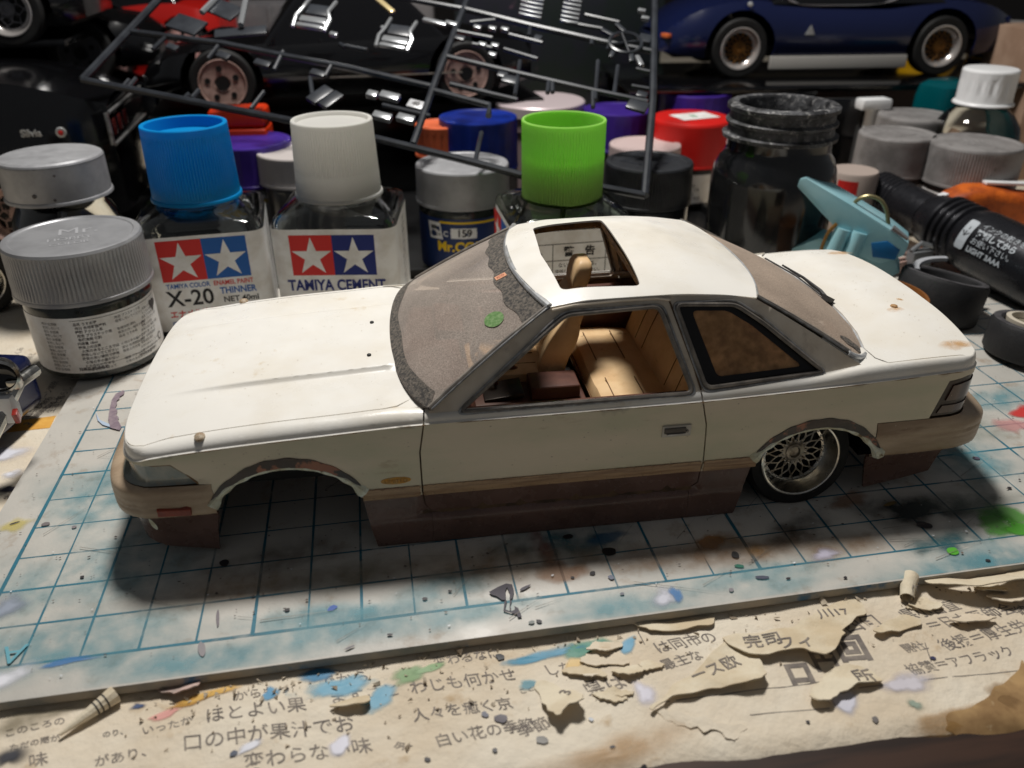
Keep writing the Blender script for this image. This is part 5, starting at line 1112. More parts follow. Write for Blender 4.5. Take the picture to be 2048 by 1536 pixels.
# empty, paint smeared big jar
b = empty('open_jar', (22.0, 15.3, 0.0), label='big open glass jar smeared black inside, behind the car boot', cat='jar')
m_smear = M('smeared_glass', rgb(30, 30, 31), 0.14, spec=0.6, coat=0.5, col2=rgb(14, 15, 17), vscale=1.2, vlo=.35, vhi=.6, col3=rgb(58, 56, 50), v3=1.7, lo3=.6, hi3=.72)
mb = MB(); mb.lathe([(0, 0), (1.9, 0), (2.12, .15), (2.15, .5), (2.15, 3.6), (2.1, 4.0), (1.95, 4.35), (1.80, 4.55), (1.78, 4.75), (1.78, 5.0), (1.60, 5.02), (1.6, 1.0), (0, .9)], 72, cap=False); mb.build('glass_body', m_smear, b)
m_rim = M('scuffed_rim', rgb(84, 84, 86), 0.5, col2=rgb(30, 30, 32), vscale=2.2, col3=rgb(160, 158, 156), v3=5, lo3=.55, hi3=.68, bump=.03, bscale=7)
mb = MB(); mb.lathe([(1.78, 4.98), (1.93, 5.02), (1.95, 5.14), (1.80, 5.2), (1.78, 5.3), (1.76, 5.42), (1.86, 5.5), (1.88, 5.58), (1.76, 5.66), (1.74, 5.9), (1.86, 5.95), (1.87, 6.08), (1.78, 6.14), (1.5, 6.14), (1.46, 6.05), (1.46, 5.0)], 90, cap=False); mb.build('screw_rim', m_rim, b)
# white capped bottle, teal bottle at the right
b = empty('glass_bottle', (34.4, 21.2, DESK_Z + .03), label='clear round bottle with a white fluted screw cap at the right edge', cat='bottle')
mb = MB(); mb.lathe([(0, .05), (1.5, 0), (1.8, .15), (1.85, .5), (1.85, 3.4), (1.7, 4.0), (1.35, 4.5), (1.08, 4.7), (1.0, 4.8), (1.0, 5.3)], 64, cap=False); mb.build('glass_body', m_glass, b)
mb = MB(); mb.lathe([(0, .15), (1.7, .15), (1.72, 3.0), (0, 3.0)], 48, cap=False); mb.build('liquid', M('pale_liquid', rgb(170, 180, 180), .2, trans=.6), b)
cap_part('cap', M('bright_white_cap', rgb(240, 240, 240), .35), b, 1.12, 4.9, 6.35, n=44, ribs=True, ring=False, ribd=.06, skirt=.1, lip=.05)
b = empty('plastic_bottle', (35.6, 25.2, DESK_Z + .03), (0, 0, .3), label='translucent teal bottle behind the white capped bottle', cat='bottle')
loft('bottle_body', [[(px_, py_, z) for px_, py_ in rring(0, 0, h, h * .8, .4 * h)] for z, h in ((0, 1.2), (.15, 1.3), (4.5, 1.3), (5.0, 1.2), (5.2, .9))], M('teal_plastic', rgb(0, 130, 140), .2, trans=.55, transl=.3), b)
# ------------------------------------------------------------------ things behind and beside
def atd(u, v, d): return CAM_POS + np.array([(u - 1024) / FPX * d, (v - 768) / FPX * d, d]) @ CAM_R
m_gblack = M('gloss_black', rgb(10, 10, 12), 0.16, spec=0.5, coat=0.6)
m_gnavy = M('gloss_navy', rgb(18, 26, 62), 0.22, spec=0.5, coat=0.5)
m_gred = M('gloss_red', rgb(190, 30, 24), 0.25, coat=0.5)
m_glassd = M('dark_window', rgb(16, 16, 18), 0.08, spec=0.6)
def toy_car(name, loc, rotz, L, W_, zb, prof, wheels, wr, archr, paint, label, rim=None, hub=None, spokes=16, cabin=None, rimr=0.68, group='finished model cars at the back', disc=False, sill=None, trim=None):
    """prof: (x, z) along the top edge of the flank from -L/2 to L/2; W_: half width; wheels: their x"""
    b = empty(name, loc, (0, 0, rotz), label=label, cat='model car', group=group)
    zt = Curve1(prof)
    def hw(x, z):
        e = abs(2 * x / L); k = (z - zb) / max(0.3, zt(x) - zb)
        return W_ * (1 - 0.30 * max(0, e - 0.72) ** 2 / 0.078) * (1 - 0.10 * (2 * k - 0.9) ** 2)
    P = [(-L / 2, zb + .3)]
    for wx in wheels:
        a0 = math.degrees(math.asin(max(-1, (zb - wr) / archr)))
        P += [(wx + archr * math.cos(math.radians(a)), wr + archr * math.sin(math.radians(a))) for a in np.linspace(180 - a0, a0, 16)]
    P += [(L / 2, zb + .3)] + [(x, zt(x)) for x in np.linspace(L / 2, -L / 2, 28)]
    for s in (1, -1): patch('flank', P, lambda x, z: (x, -s * hw(x, z), z), paint, b, sa=.35, sb=.2, db=.15, flip=(s < 0), thick=.08)
    xs = np.linspace(-L / 2, L / 2, 36); n = 9; V = []; F = []
    for x in xs:
        w = hw(x, zt(x))
        for j in range(n):
            q = -1 + 2 * j / (n - 1); V.append((x, q * w, zt(x) + .22 * (1 - q * q)))
    F = [(i * n + j, (i + 1) * n + j, (i + 1) * n + j + 1, i * n + j + 1) for i in range(35) for j in range(n - 1)]
    mesh('deck', V, F, paint, b)
    for e in (-1, 1):
        x = e * L / 2; w = hw(x, zb + .5); mb = MB(); mb.box((x - e * .06, 0, (zb + .3 + zt(x)) / 2), (.16, 2 * w, zt(x) - zb - .3)); mb.build('end_panel', paint, b, bevel=.05)
    mb = MB(); mb.box((0, 0, zb + .25), (L * .92, W_ * 1.5, .5)); mb.build('floor_pan', m_black, b)
    for wx in wheels:
        for s in (1, -1):
            w = make_wheel(b, (wx, -s * (W_ - .02), wr), wr, wr * rimr, 1.0, 0, name='wheel', spokes=spokes, rimm=rim, hubm=hub, side=s, depth=.18 if disc else .3)
            if disc:
                RX = Euler((math.pi / 2, 0, 0)).to_matrix(); mb = MB(); q = wr * rimr
                mb.lathe([(q * .97, -.1), (q * .9, -.03), (q * .35, -.06), (q * .3, -.12), (0, -.12)], 40, R=RX, cap=False); dsk = mb.build('disc', disc, w)
                mb = MB()
                for k in range(5):
                    a = 2 * math.pi * k / 5 + .4; mb.lathe([(0.0, -.028), (q * .13, -.026)], 12, R=RX, c=(q * .62 * math.cos(a), -.012, q * .62 * math.sin(a)), cap=False)
                mb.lathe([(0.0, -.04), (q * .3, -.035)], 20, R=RX, c=(0, -.01, 0), cap=False)
                mb.build('wheel_holes', m_black, w)
    if cabin:
        x0, x1, x2, x3, zr = cabin; V = []; secs = []
        for (xa, xb_, z, k) in ((x0, x3, min(zt(x0), zt(x3)) - .1, .9), ((x0 * .3 + x1 * .7), (x3 * .3 + x2 * .7), zr * .7 + zt(0) * .3, .80), (x1, x2, zr, .70)):
            secs.append([(px_, py_, z) for px_, py_ in rring((xa + xb_) / 2, 0, (xb_ - xa) / 2, W_ * k, .3)])
        loft('cabin_glass', secs, m_glassd, b); mb = MB(); mb.box(((x1 + x2) / 2, 0, zr + .04), (x2 - x1, W_ * 1.4, .14)); mb.build('roof', paint, b, bevel=.06)
    return b
m_gold = M('gold_wheel', rgb(150, 104, 50), .4, metal=.6, col2=rgb(110, 76, 40), vscale=4)
m_lipal = M('bright_rim', rgb(206, 200, 196), .25, metal=.6)
# dark blue sports car on its black shelf
P0 = atd(1480, 97, 41.0); P1 = atd(1882, 93, 41.6); ang = math.atan2(P1[1] - P0[1], P1[0] - P0[0]); mid = (P0 + P1) / 2; wb = float(np.hypot(*(P1 - P0)[:2])); WR = 1.42; gz = float(mid[2]) - WR
ux_, uy_ = np.array([math.cos(ang), math.sin(ang), 0]), np.array([-math.sin(ang), math.cos(ang), 0])
bc = toy_car('sports_car', tuple(mid + uy_ * 3.35 - np.array([0, 0, WR])), ang, 18.4, 3.45, .95, [(-9.2, 1.9), (-8.2, 2.75), (-6.8, 3.35), (-5.0, 3.62), (-3.2, 3.42), (-1, 3.2), (2, 3.15), (4, 3.4), (5.4, 3.55), (7.5, 3.3), (9.2, 2.7)], (-wb / 2, wb / 2), WR, 1.78, m_gnavy, 'dark blue low sports car with gold centred wheels on the shelf at the back right', m_lipal, m_gold, 14, (-4.0, -1.0, 2.2, 5.4, 4.9), .70)
mb = MB(); mb.box((0, -3.2, .72), (7.2, .3, .62)); mb.build('sill', M('sill_grey', rgb(176, 172, 166), .4), bc, bevel=.05)
mb = MB(); mb.tube([(x, -3.05, z) for x, z in catmull([(-3.4, 4.6), (-3.1, 3.75), (-2.3, 3.42), (-.5, 3.36), (1.5, 3.4), (2.6, 3.65), (3.4, 4.3)], 6)], .05, 6); mb.build('window_frame', M('window_chrome', rgb(170, 166, 168), .3, metal=.4), bc)
mb = MB(); mb.lathe([(0, -.02), (.14, 0), (.1, .06), (0, .08)], 12, (-5.0, -3.35, 3.45), R=Euler((1.2, 0, 0)).to_matrix()); mb.build('marker_lamp', m_silver, bc)
mb = MB(); mb.box((-8.9, -2.6, 2.0), (.25, .6, .2), (0, 0, .4)); mb.build('nose_lamp', M('lamp_amber', rgb(220, 110, 60), .3), bc, bevel=.05)
mb = MB(); mb.prism([(-2.05, 2.05), (-1.55, 2.05), (-1.78, 2.5)], .06, Matrix.Translation((0, -3.42, 0)) @ Matrix.Rotation(math.pi / 2, 4, 'X')); mb.build('side_badge', m_silver, bc)
sh = empty('display_shelf', (32, 30.5, DESK_Z + .03), (0, 0, ang), label='low black shelf on a post carrying the dark blue sports car', cat='shelf')
mb = MB(); mb.box((0.4, .5, gz - .13 - DESK_Z - .03), (23, 8.4, .26)); mb.build('shelf_board', m_gblack, sh, bevel=.04)
for x, y in ((-2.6, -3.2), (10.5, -3.2), (-10.5, 3.5), (10.5, 3.5)):
    mb = MB(); hh = gz - .26 - DESK_Z - .03; mb.box((x, y, hh / 2), (1.9, .5, hh)); mb.build('post', m_gblack, sh, bevel=.04)
pp = Matrix.Rotation(-ang, 3, 'Z') @ (Vector(atd(1686, 230, 38.6)) - Vector(sh.location)); hh = gz - .26 - DESK_Z - .03
mb = MB(); mb.box((pp.x, pp.y, hh / 2), (2.0, .6, hh)); mb.build('post', m_gblack, sh, bevel=.04)
mb = MB(); mb.box((0.4, .2, hh / 2), (22.6, .2, hh)); mb.build('darkening_panel', M('shelf_dark_red', rgb(46, 16, 14), .5, col2=rgb(20, 12, 12), vscale=.4), sh)  # dark panel added to darken the space under the shelf
# black car behind the sprue, on a black box
A0 = atd(447, 176, 35.5); A1 = atd(932, 140, 37.5); ang = math.atan2(A1[1] - A0[1], A1[0] - A0[0]); mid = (A0 + A1) / 2; wb = float(np.hypot(*(A1 - A0)[:2])); WR = 1.4
gz2 = float(mid[2]) - WR; uy_ = np.array([-math.sin(ang), math.cos(ang), 0])
m_pdisc = M('pink_alloy', rgb(180, 150, 140), .45, col2=rgb(150, 122, 112), vscale=3)
ca = toy_car('coupe_model', tuple(mid + uy_ * 3.3 - np.array([0, 0, WR])), ang, 17.5, 3.4, .7, [(-8.75, 1.7), (-7.5, 2.5), (-4, 2.9), (0, 3.0), (5, 3.05), (8.75, 2.6)], (-wb / 2, wb / 2), WR, 1.75, m_gblack, 'glossy black model car with pinkish disc wheels behind the sprue frame', m_pdisc, m_pdisc, 8, (-3.6, -1.6, 2.4, 4.8, 5.0), .72, disc=m_pdisc)
mb = MB(); mb.box((2.2, -3.42, 1.5), (6.0, .06, .05)); mb.build('side_moulding', m_rub, ca)
pb = empty('storage_box', (float(mid[0]), float(mid[1]) + 4.2, DESK_Z + .03), (0, 0, ang), label='plain black box under the black car with pinkish wheels', cat='box')
hh = gz2 - DESK_Z - .03; mb = MB(); mb.box((0, 0, hh / 2 - .15), (18, 6.4, hh - .3)); mb.build('box_body', m_gblack, pb, bevel=.06); mb = MB(); mb.box((0, 0, hh - .16), (18.3, 6.7, .32)); mb.build('lid', m_black, pb, bevel=.05)
# black car at far left: only its tail corner shows over the jars
E0 = atd(183, 210, 30.0); cb = toy_car('saloon_model', (float(E0[0]) - 8.4, float(E0[1]) + 3.4, DESK_Z + .03), 0.02, 17.0, 3.5, 1.3, [(-8.5, 6.6), (-4, 6.9), (2, 6.9), (5.2, 6.75), (6.5, 6.5), (8.5, 5.75)], (-5.4, 4.6), 1.9, 2.4, m_gblack, 'big black model car at the left edge, its lamp corner and red badge showing', m_pdisc, m_pdisc, 8, None, .6)
mb = MB(); mb.box((8.55, .1, 4.95), (.2, 5.9, 1.0)); lp = mb.build('lamp_panel', m_glassd, cb, bevel=.04)
for y in (-2.4, -1.5, -.5): mb = MB(); mb.box((8.66, y, 4.95), (.05, .5, .6)); mb.build('lamp_lens', M('dim_red_lens', rgb(80, 26, 24), .2, coat=.5), lp, bevel=.03)
for z in (5.55, 4.38): mb = MB(); mb.tube([(8.68, y, z) for y in (-2.95, 3.0)], .07, 6); mb.build('lamp_trim', m_chr, lp)
mb = MB(); mb.tube([(8.6, -3.0, z) for z in (5.55, 4.38)], .09, 6); mb.build('lamp_trim', m_chr, lp)
text('badge', [('Silvia', 6.0, 5.03, .36, {'extrude': .02, 'bold': .01})], m_silver, cb, lambda x, y, l: (x, -3.56 - l, y)); 
mb = MB(); mb.lathe([(0, 0), (.2, 0), (.18, .05), (0, .06)], 16, (7.0, -3.44, 5.0), R=Euler((math.pi / 2, 0, 0)).to_matrix()); bg_ = mb.build('badge_dot', m_silver, cb); mb = MB(); mb.lathe([(0, .06), (.1, .06), (0, .08)], 12, (7.0, -3.44, 5.0), R=Euler((math.pi / 2, 0, 0)).to_matrix()); mb.build('badge_dot', m_red, cb)
mb = MB(); mb.box((4.2, -3.3, 6.72), (.9, .1, .16), (0, 0.1, 0)); mb.build('indicator', M('lamp_orange', rgb(230, 110, 20), .3, coat=.4), cb, bevel=.04)
# two more black cars stacked behind at the left
C0 = atd(150, 108, 38); WR = 1.45; cc = toy_car('hatchback_model', (float(C0[0]) - 4.6, float(C0[1]) + 3.4, float(C0[2]) - WR), .05, 16.0, 3.4, .7, [(-8, 2.4), (-3, 3.0), (3, 3.0), (6.5, 2.7), (8, 1.9)], (-4.9, 4.6), WR, 1.8, m_gblack, 'black model car with a grey five hole wheel behind the left car', M('grey_alloy', rgb(110, 110, 114), .35, metal=.5), M('grey_alloy', rgb(110, 110, 114), .35, metal=.5), 6, (-5, -3, 2, 4, 5.0), .66, disc=M('grey_alloy', rgb(110, 110, 114), .35, metal=.5))
b1 = empty('storage_box', (float(C0[0]) - 4.6, float(C0[1]) + 3.4, DESK_Z + .03), (0, 0, .05), label='black box under the black car with a grey wheel', cat='box')
hh = float(C0[2]) - WR - DESK_Z - .03; mb = MB(); mb.box((0, 0, hh / 2), (15, 6.4, hh)); mb.build('box_body', m_gblack, b1, bevel=.06)
D0 = atd(8, 20, 33); WR = 1.4; cdx = toy_car('wagon_model', (float(D0[0]) - 4.7, float(D0[1]) + 3.2, float(D0[2]) - WR), 0, 15.0, 3.2, .7, [(-7.5, 2.4), (-3, 3.2), (3, 3.2), (7.5, 2.6)], (-4.7, 4.7), WR, 1.75, m_gblack, 'black model car cut off by the upper left corner, silver rim showing', m_lipal, M('grey_alloy', rgb(110, 110, 114), .35, metal=.5), 7, None, .72)
b2 = empty('storage_box', (float(D0[0]) - 4.7, float(D0[1]) + 3.4, float(E0[2]) + 1.5), label='black box lying on the left car below the silver rimmed car', cat='box')
zb_ = float(D0[2]) - WR - float(E0[2]) - 1.5; mb = MB(); mb.box((0, 0, zb_ / 2), (13, 5.6, max(.3, zb_))); mb.build('box_body', m_gblack, b2, bevel=.04)
# red shell and pale grey shell far behind, orange case, yellow tin and so on
R0 = atd(330, 40, 50); toy_car('red_shell', (float(R0[0]) - .3, float(R0[1]) + 2, float(R0[2]) - 2.4), -.25, 8.6, 3.2, .4, [(-4.3, 2.6), (-2, 3.2), (2, 3.4), (4.3, 2.8)], (-2.4, 2.4), 1.2, 1.6, m_gred, 'red model car shell in the clutter at the top left', M('pink_wheel', rgb(226, 180, 176), .5), M('pink_wheel', rgb(226, 180, 176), .5), 8, (-2.5, -1.5, 1, 2.4, 5.2), .8, disc=M('pink_wheel', rgb(226, 180, 176), .5))
b3 = empty('storage_box', (float(R0[0]) - 1.5, float(R0[1]) + 2, DESK_Z + .03), (0, 0, -.25), label='tall black box under the red car shell', cat='box'); hh = float(R0[2]) - 2.4 - DESK_Z - .03; mb = MB(); mb.box((0, 0, hh / 2), (13, 6, hh)); mb.build('box_body', m_black, b3, bevel=.06)
o0 = atd(478, 262, 33.5); oc = empty('plastic_case', (float(o0[0]), float(o0[1]) + .9, DESK_Z + .03), (0, 0, -.08), label='small orange red plastic case behind the violet cap', cat='case')
m_org = M('orange_plastic', rgb(226, 62, 22), .35, sss=.0, transl=.15); hh = float(o0[2]) - DESK_Z
mb = MB(); mb.box((0, 0, hh / 2), (2.3, 1.6, hh)); mb.build('case_body', m_org, oc, bevel=.12, seg=3); mb = MB(); mb.box((0, 0, hh + .42), (2.3, 1.5, .75)); mb.build('lid', m_org, oc, bevel=.25, seg=3)
w0 = atd(640, 45, 52); gs = empty('grey_tray', (float(w0[0]), float(w0[1]) + 2, DESK_Z + .03), (0, 0, -.1), label='pale grey plastic tray standing behind the sprue frame', cat='tray'); hh = float(w0[2]) + 1.4; 
m_tray = M('tray_grey', rgb(128, 124, 124), .5, col2=rgb(104, 102, 104), vscale=.4); mb = MB(); mb.box((0, 0, hh / 2), (15, 3, hh)); mb.build('tray_body', m_tray, gs, bevel=.3); 
for i in range(5): mb = MB(); mb.box((-6 + i * 3.0, -1.52, hh - 1.3), (.3, .2, 2.2)); mb.build('rib', m_tray, gs, bevel=.08)
k0 = atd(1130, 40, 50); gk = empty('green_box', (float(k0[0]), float(k0[1]) + 2, DESK_Z + .03), (0, 0, -.15), label='dark green cardboard kit box behind the ladder shaped sprue parts', cat='box'); hh = float(k0[2]) + 1.6; mb = MB(); mb.box((0, 0, hh / 2), (13, 3, hh)); mb.build('box_body', M('kit_box_green', rgb(18, 28, 26), .5, col2=rgb(26, 26, 38), vscale=.4, col3=rgb(96, 70, 84), v3=.5, lo3=.62, hi3=.68), gk, bevel=.1)
q0 = atd(1885, 6, 52); yt = empty('yellow_tin', (float(q0[0]), float(q0[1]), DESK_Z + .03), label='yellow tin at the top behind the dark blue car', cat='tin'); hh = float(q0[2]) + .6; mb = MB(); mb.lathe([(0, 0), (1.7, 0), (1.7, hh), (0, hh)], 40); mb.build('tin_body', M('tin_yellow', rgb(232, 178, 24), .4), yt); mb = MB(); mb.lathe([(1.75, hh), (1.75, hh + .5), (1.5, hh + .9), (0, hh + .9)], 40); mb.build('lid', M('tin_lid_pale', rgb(200, 196, 190), .4), yt)
q0 = atd(1995, 125, 47); 
def lab_gx(b, r, zt):
    a = to_cam(b.location.x, b.location.y); lab = band(b, r, .2, zt - .2, a, 2.0, M('label_navy', rgb(24, 46, 96), .45)); fn = cyl_fn(0, 0, r + .016, a)
    shapes('yellow_stripe', [rect(-1.6, zt - .5, 1.6, zt - .34)], m_yel, lab, fn, .2); shapes('white_panel', [rect(-.6, zt - 1.1, .8, zt - .55)], m_wht, lab, fn, .2); text('print', [('113', .1, zt - .82, .42, {})], m_blk, lab, lambda s, z, l: fn(s, z, .004))
H_ = float(q0[2]) + 2.4; round_jar(float(q0[0]), float(q0[1]), 'paint jar with navy and yellow label half hidden behind the white cap', H_, 1.75, 1.4, 1.7, m_gcap, m_dkglass, DESK_Z + .03, dict(n=60), lab_gx, G_)
q0 = atd(2060, 170, 40); cbx = empty('cardboard_box', (float(q0[0]) + 2.6, float(q0[1]) + 2, DESK_Z + .03), label='brown cardboard box at the right edge behind the bottles', cat='box'); mb = MB(); mb.box((0, 0, 3.6), (5, 4, 7.2)); mb.build('box_body', M('cardboard', rgb(176, 146, 124), .8, col2=rgb(156, 126, 104), vscale=.6), cbx, bevel=.06)
q0 = atd(880, 262, 34.5); ot = empty('orange_cap_jar', (float(q0[0]), float(q0[1]), DESK_Z + .03), label='small jar with a salmon orange cap left of the royal blue cap', cat='paint jar', group=G_); hh = float(q0[2]) + .3; mb = MB(); mb.lathe([(0, 0), (1.0, 0), (1.05, .2), (1.05, hh - 1), (0, hh - 1)], 40); mb.build('glass_body', m_jgl, ot); cap_part('cap', M('salmon_cap', rgb(226, 110, 70), .45), ot, 1.05, hh - 1, hh + .3, n=60)
q0 = atd(1745, 215, 38); wp_ = empty('white_connector', (float(q0[0]), float(q0[1]), DESK_Z + .03), label='white plastic pipe fitting between the shelf post and the teal bottle', cat='fitting'); mb = MB(); hh = float(q0[2]); mb.tube([(0, 0, 0), (0, 0, hh + .2)], .28, 12); mb.build('pipe', m_wht, wp_); mb = MB(); mb.box((0, 0, hh + .45), (1.5, .8, .5)); mb.build('head', m_wht, wp_, bevel=.15)
q0 = atd(1700, 385, 33); lb = empty('label_bottle', (float(q0[0]), float(q0[1]), 0.0), label='small white label bottle with a red square between big jar and flashlight', cat='bottle'); mb = MB(); mb.lathe([(0, 0), (.9, 0), (.95, .1), (.95, 2.75), (.9, 2.85), (0, 2.85)], 32); mb.build('bottle_body', M('bottle_pale', rgb(176, 160, 150), .5), lb); a = to_cam(float(q0[0]), float(q0[1])); fnl = cyl_fn(0, 0, .965, a); shapes('red_square', [rect(-.55, 1.9, .25, 2.6)], m_red, lb, fnl, .1); shapes('blue_square', [rect(-.3, 1.5, .3, 1.8)], m_blu, lb, fnl, .1)
# ------------------------------------------------------------------ black sprue frame leaning over the jars
SA, SB, SCn = atd(165, 160, 30), atd(1290, 390, 27), atd(1310, -10, 33)
SN = np.cross(SB - SA, SCn - SA); SN /= np.linalg.norm(SN); SN = SN if SN @ (CAM_POS - SA) > 0 else -SN
def sp(u, v, off=0.0): return onp(u, v, SA, SN) + SN * off
m_spr = M('sprue_black', rgb(50, 53, 58), 0.30, spec=0.6, col2=rgb(38, 40, 45), vscale=1.5)
sprue = empty('sprue_frame', tuple(sp(826, 289)), label='black plastic sprue frame of unpainted kit parts leaning over the jars', cat='sprue')
sprue_o = np.array(sprue.location)
def so(u, v, off=0.0): return tuple(sp(u, v, off) - sprue_o)
def srun(pts, r, name='runner'):
    mb = MB(); mb.tube([so(*p) for p in pts], r, 8); return mb.build(name, m_spr, sprue)
for pts, r in ([((165, 160), (255, 65), (345, -30)), .15], [((165, 160), (590, 243), (752, 277), (948, 325), (1041, 350), (1209, 376), (1290, 391)), .13], [((1310, -20), (1306, 200), (1290, 391)), .14], [((260, 63), (444, 87), (581, 114), (700, 136), (862, 173)), .12],
    [((866, 181), (979, 211), (977, 232)), .12], [((940, -15), (873, 156), (826, 289)), .13], [((893, 113), (1037, 147), (1186, 181), (1295, 204)), .11], [((932, 19), (1061, 51), (1209, 84), (1303, 103)), .12], [((800, -5), (932, 19)), .11], [((900, 168), (975, 186), (1035, 200)), .1]):
    srun(pts, r)
PINS = [((332, 74), (305, 99)), ((436, 92), (416, 118)), ((566, 103), (548, 140)), ((663, 130), (650, 153)), ((258, 160), (246, 175)), ((272, 157), (258, 174)), ((378, 188), (366, 200)), ((398, 180), (384, 196)), ((528, 184), (502, 218)), ((963, 265), (950, 325)), ((1061, 52), (1058, 72)), ((1105, 165), (1105, 185)), ((1040, 122), (1030, 190)), ((1098, 160), (1095, 186)),
    ((1196, 122), (1190, 200)), ((1236, 132), (1228, 190)), ((1186, 182), (1186, 215)), ((1272, 138), (1300, 144)), ((1263, 172), (1298, 178)), ((1184, 75), (1183, 90)), ((1220, 85), (1216, 100)), ((912, 62), (985, 76)), ((1018, 69), (1085, 86)), ((1008, 98), (1075, 118)), ((945, 88), (985, 96)), ((940, 45), (990, 40)), ((765, 210), (860, 232)), ((960, 180), (1000, 192)), ((1170, 30), (1238, 45)), ((1130, 45), (1205, 58)), ((620, 155), (625, 190)), ((735, 100), (690, 92)), ((690, 95), (680, 88))]
for a, b_ in PINS: srun((a, b_), .085, 'gate_pin')
ex = (sp(1100, 150) - sp(1000, 127)); ex /= np.linalg.norm(ex); ey = np.cross(SN, ex); RS = Matrix((ex, ey, SN)).transposed()
def sbox(u, v, w, h, t, name, rot=0.0, off=.0, m=None):
    mb = MB(); mb.box((0, 0, 0), (w, h, t)); Rz = Matrix.Rotation(rot, 3, 'Z'); c = Vector(so(u, v, off)); mb.v = [tuple(RS @ (Rz @ Vector(p)) + c) for p in mb.v]; return mb.build(name, m or m_spr, sprue, bevel=.04)
for (u, v, w, h, r) in ((345, 95, .5, .28, -.1), (447, 112, .55, .3, -.1), (525, 127, .65, .3, -.05), (636, 147, .6, .3, -.05), (640, 190, .5, .95, -.35), (662, 200, .45, .9, -.35), (918, 76, .5, .25, 0), (1020, 160, .6, .4, 0), (1005, 150, .4, .3, 0), (1275, 212, .75, .55, -.1), (1284, 190, .4, .3, 0), (1075, 78, .3, .4, 0), (1290, 78, .5, .5, 0)): sbox(u, v, w, h, .14, 'part_tab', r)
m_brt = M('bright_sprue', rgb(150, 152, 154), .22, spec=.8, metal=.4)
nb = sbox(832, 210, .62, .42, .08, 'number_tab', 0, .02, M('tab_pale', rgb(186, 186, 188), .3)); text('flat_letters', [('40', 0, 0, .28, {'bold': .01})], m_gry, nb, lambda x, y, l: tuple(RS @ Vector((x, y, .05)) + Vector(so(832, 210, .03))))
for (u, v, w, h) in ((780, 196, .75, .34), (765, 236, .7, .32), (812, 240, .65, .32), (745, 192, .4, .3)): sbox(u, v, w, h, .2, 'small_part', .0, .05, m_brt)
# seat shells, ladders, engine bits, steering wheel
def seat_part(u, v, s):
    mb = MB(); fr = Matrix.Rotation(.12, 3, 'Z')
    def q(x, y, z=0): return tuple(RS @ (fr @ Vector((x * s, y * s, z * s))) + Vector(so(u, v, .1)))
    mb.tube([q(-.62, -.75), q(-.66, -.2, .1), q(-.5, .1, .2), q(-.52, .9, .1)], .08 * s, 7); mb.tube([q(.62, -.75), q(.66, -.2, .1), q(.5, .1, .2), q(.52, .9, .1)], .08 * s, 7); f_ = mb.build('seat_rail', m_brt, sprue)
    for y, hh in ((-.62, .2), (-.25, .34), (.35, .6)):
        mb = MB(); V = []; 
        mb.box((0, 0, 0), (1.05 * s, hh * s, .16 * s)); c = Vector(q(0, y)); mb.v = [tuple(RS @ (fr @ Vector(p)) + c) for p in mb.v]; mb.build('seat_cushion', m_spr if y > 0 else m_brt, f_, bevel=.06 * s)
seat_part(795, 78, 1.0); seat_part(632, 38, 1.05)
def ladder(u, v, n, w, dy, m):
    for i in range(n): sbox(u + i * 1.5, v - i * dy, w, .12, .12, 'grille_bar', 0, .05, m)
ladder(1060, 34, 6, .95, 8.5, m_brt); ladder(1138, 46, 6, .75, 8.5, m_brt)
for s_ in (0, 1): 
    mb = MB(); mb.tube([so(440 + s_ * 75 - (20 if s_ else 0), -5 , .1), so(405 + s_ * 78, 30 + s_ * 25, .1)], .12, 7); mb.build('strut', m_brt, sprue)
sbox(450, 20, 1.3, .9, .1, 'panel_part', -.2, .0, m_spr)
sbox(372, 45, 1.4, .9, .12, 'panel_part', -.1, -.1, m_spr); sbox(480, 60, 2.0, .5, .12, 'panel_part', .5, -.1, m_spr)
sbox(770, 15, 1.2, .22, .12, 'bright_strip', -.55, .1, M('gold_strip', rgb(250, 226, 170), .2, metal=.6)); sbox(870, 48, 1.0, .2, .14, 'small_part', 0, .08, m_brt); sbox(903, 51, .5, .2, .14, 'small_part', 0, .08, m_brt)
for (u, v) in ((668, 72), (770, 60), (955, 58), (985, 60), (1010, 62), (965, 92), (990, 94), (985, 112), (1283, 25), (1290, 40)): sbox(u, v, .32, .18, .16, 'small_part', 0, .06, m_brt)
mb = MB(); cw = so(1250, 92, .15)
mb.tube([tuple(RS @ Vector((.62 * math.cos(a), .62 * math.sin(a), 0)) + Vector(cw)) for a in np.linspace(0, 2 * math.pi, 28, endpoint=False)], .07, 6, closed=True)
for k in range(4): a = k * math.pi / 2 + .5; mb.tube([tuple(Vector(cw)), tuple(RS @ Vector((.6 * math.cos(a), .6 * math.sin(a), 0)) + Vector(cw))], .05, 6)
mb.build('steering_wheel', m_spr, sprue)
for k, (u, v) in enumerate(((1225, 110), (1262, 118), (1278, 126), (1240, 60), (1215, 70))): sbox(u, v, .18, .6, .15, 'lever_part', .3 * k, .08, m_brt if k == 2 else m_spr)
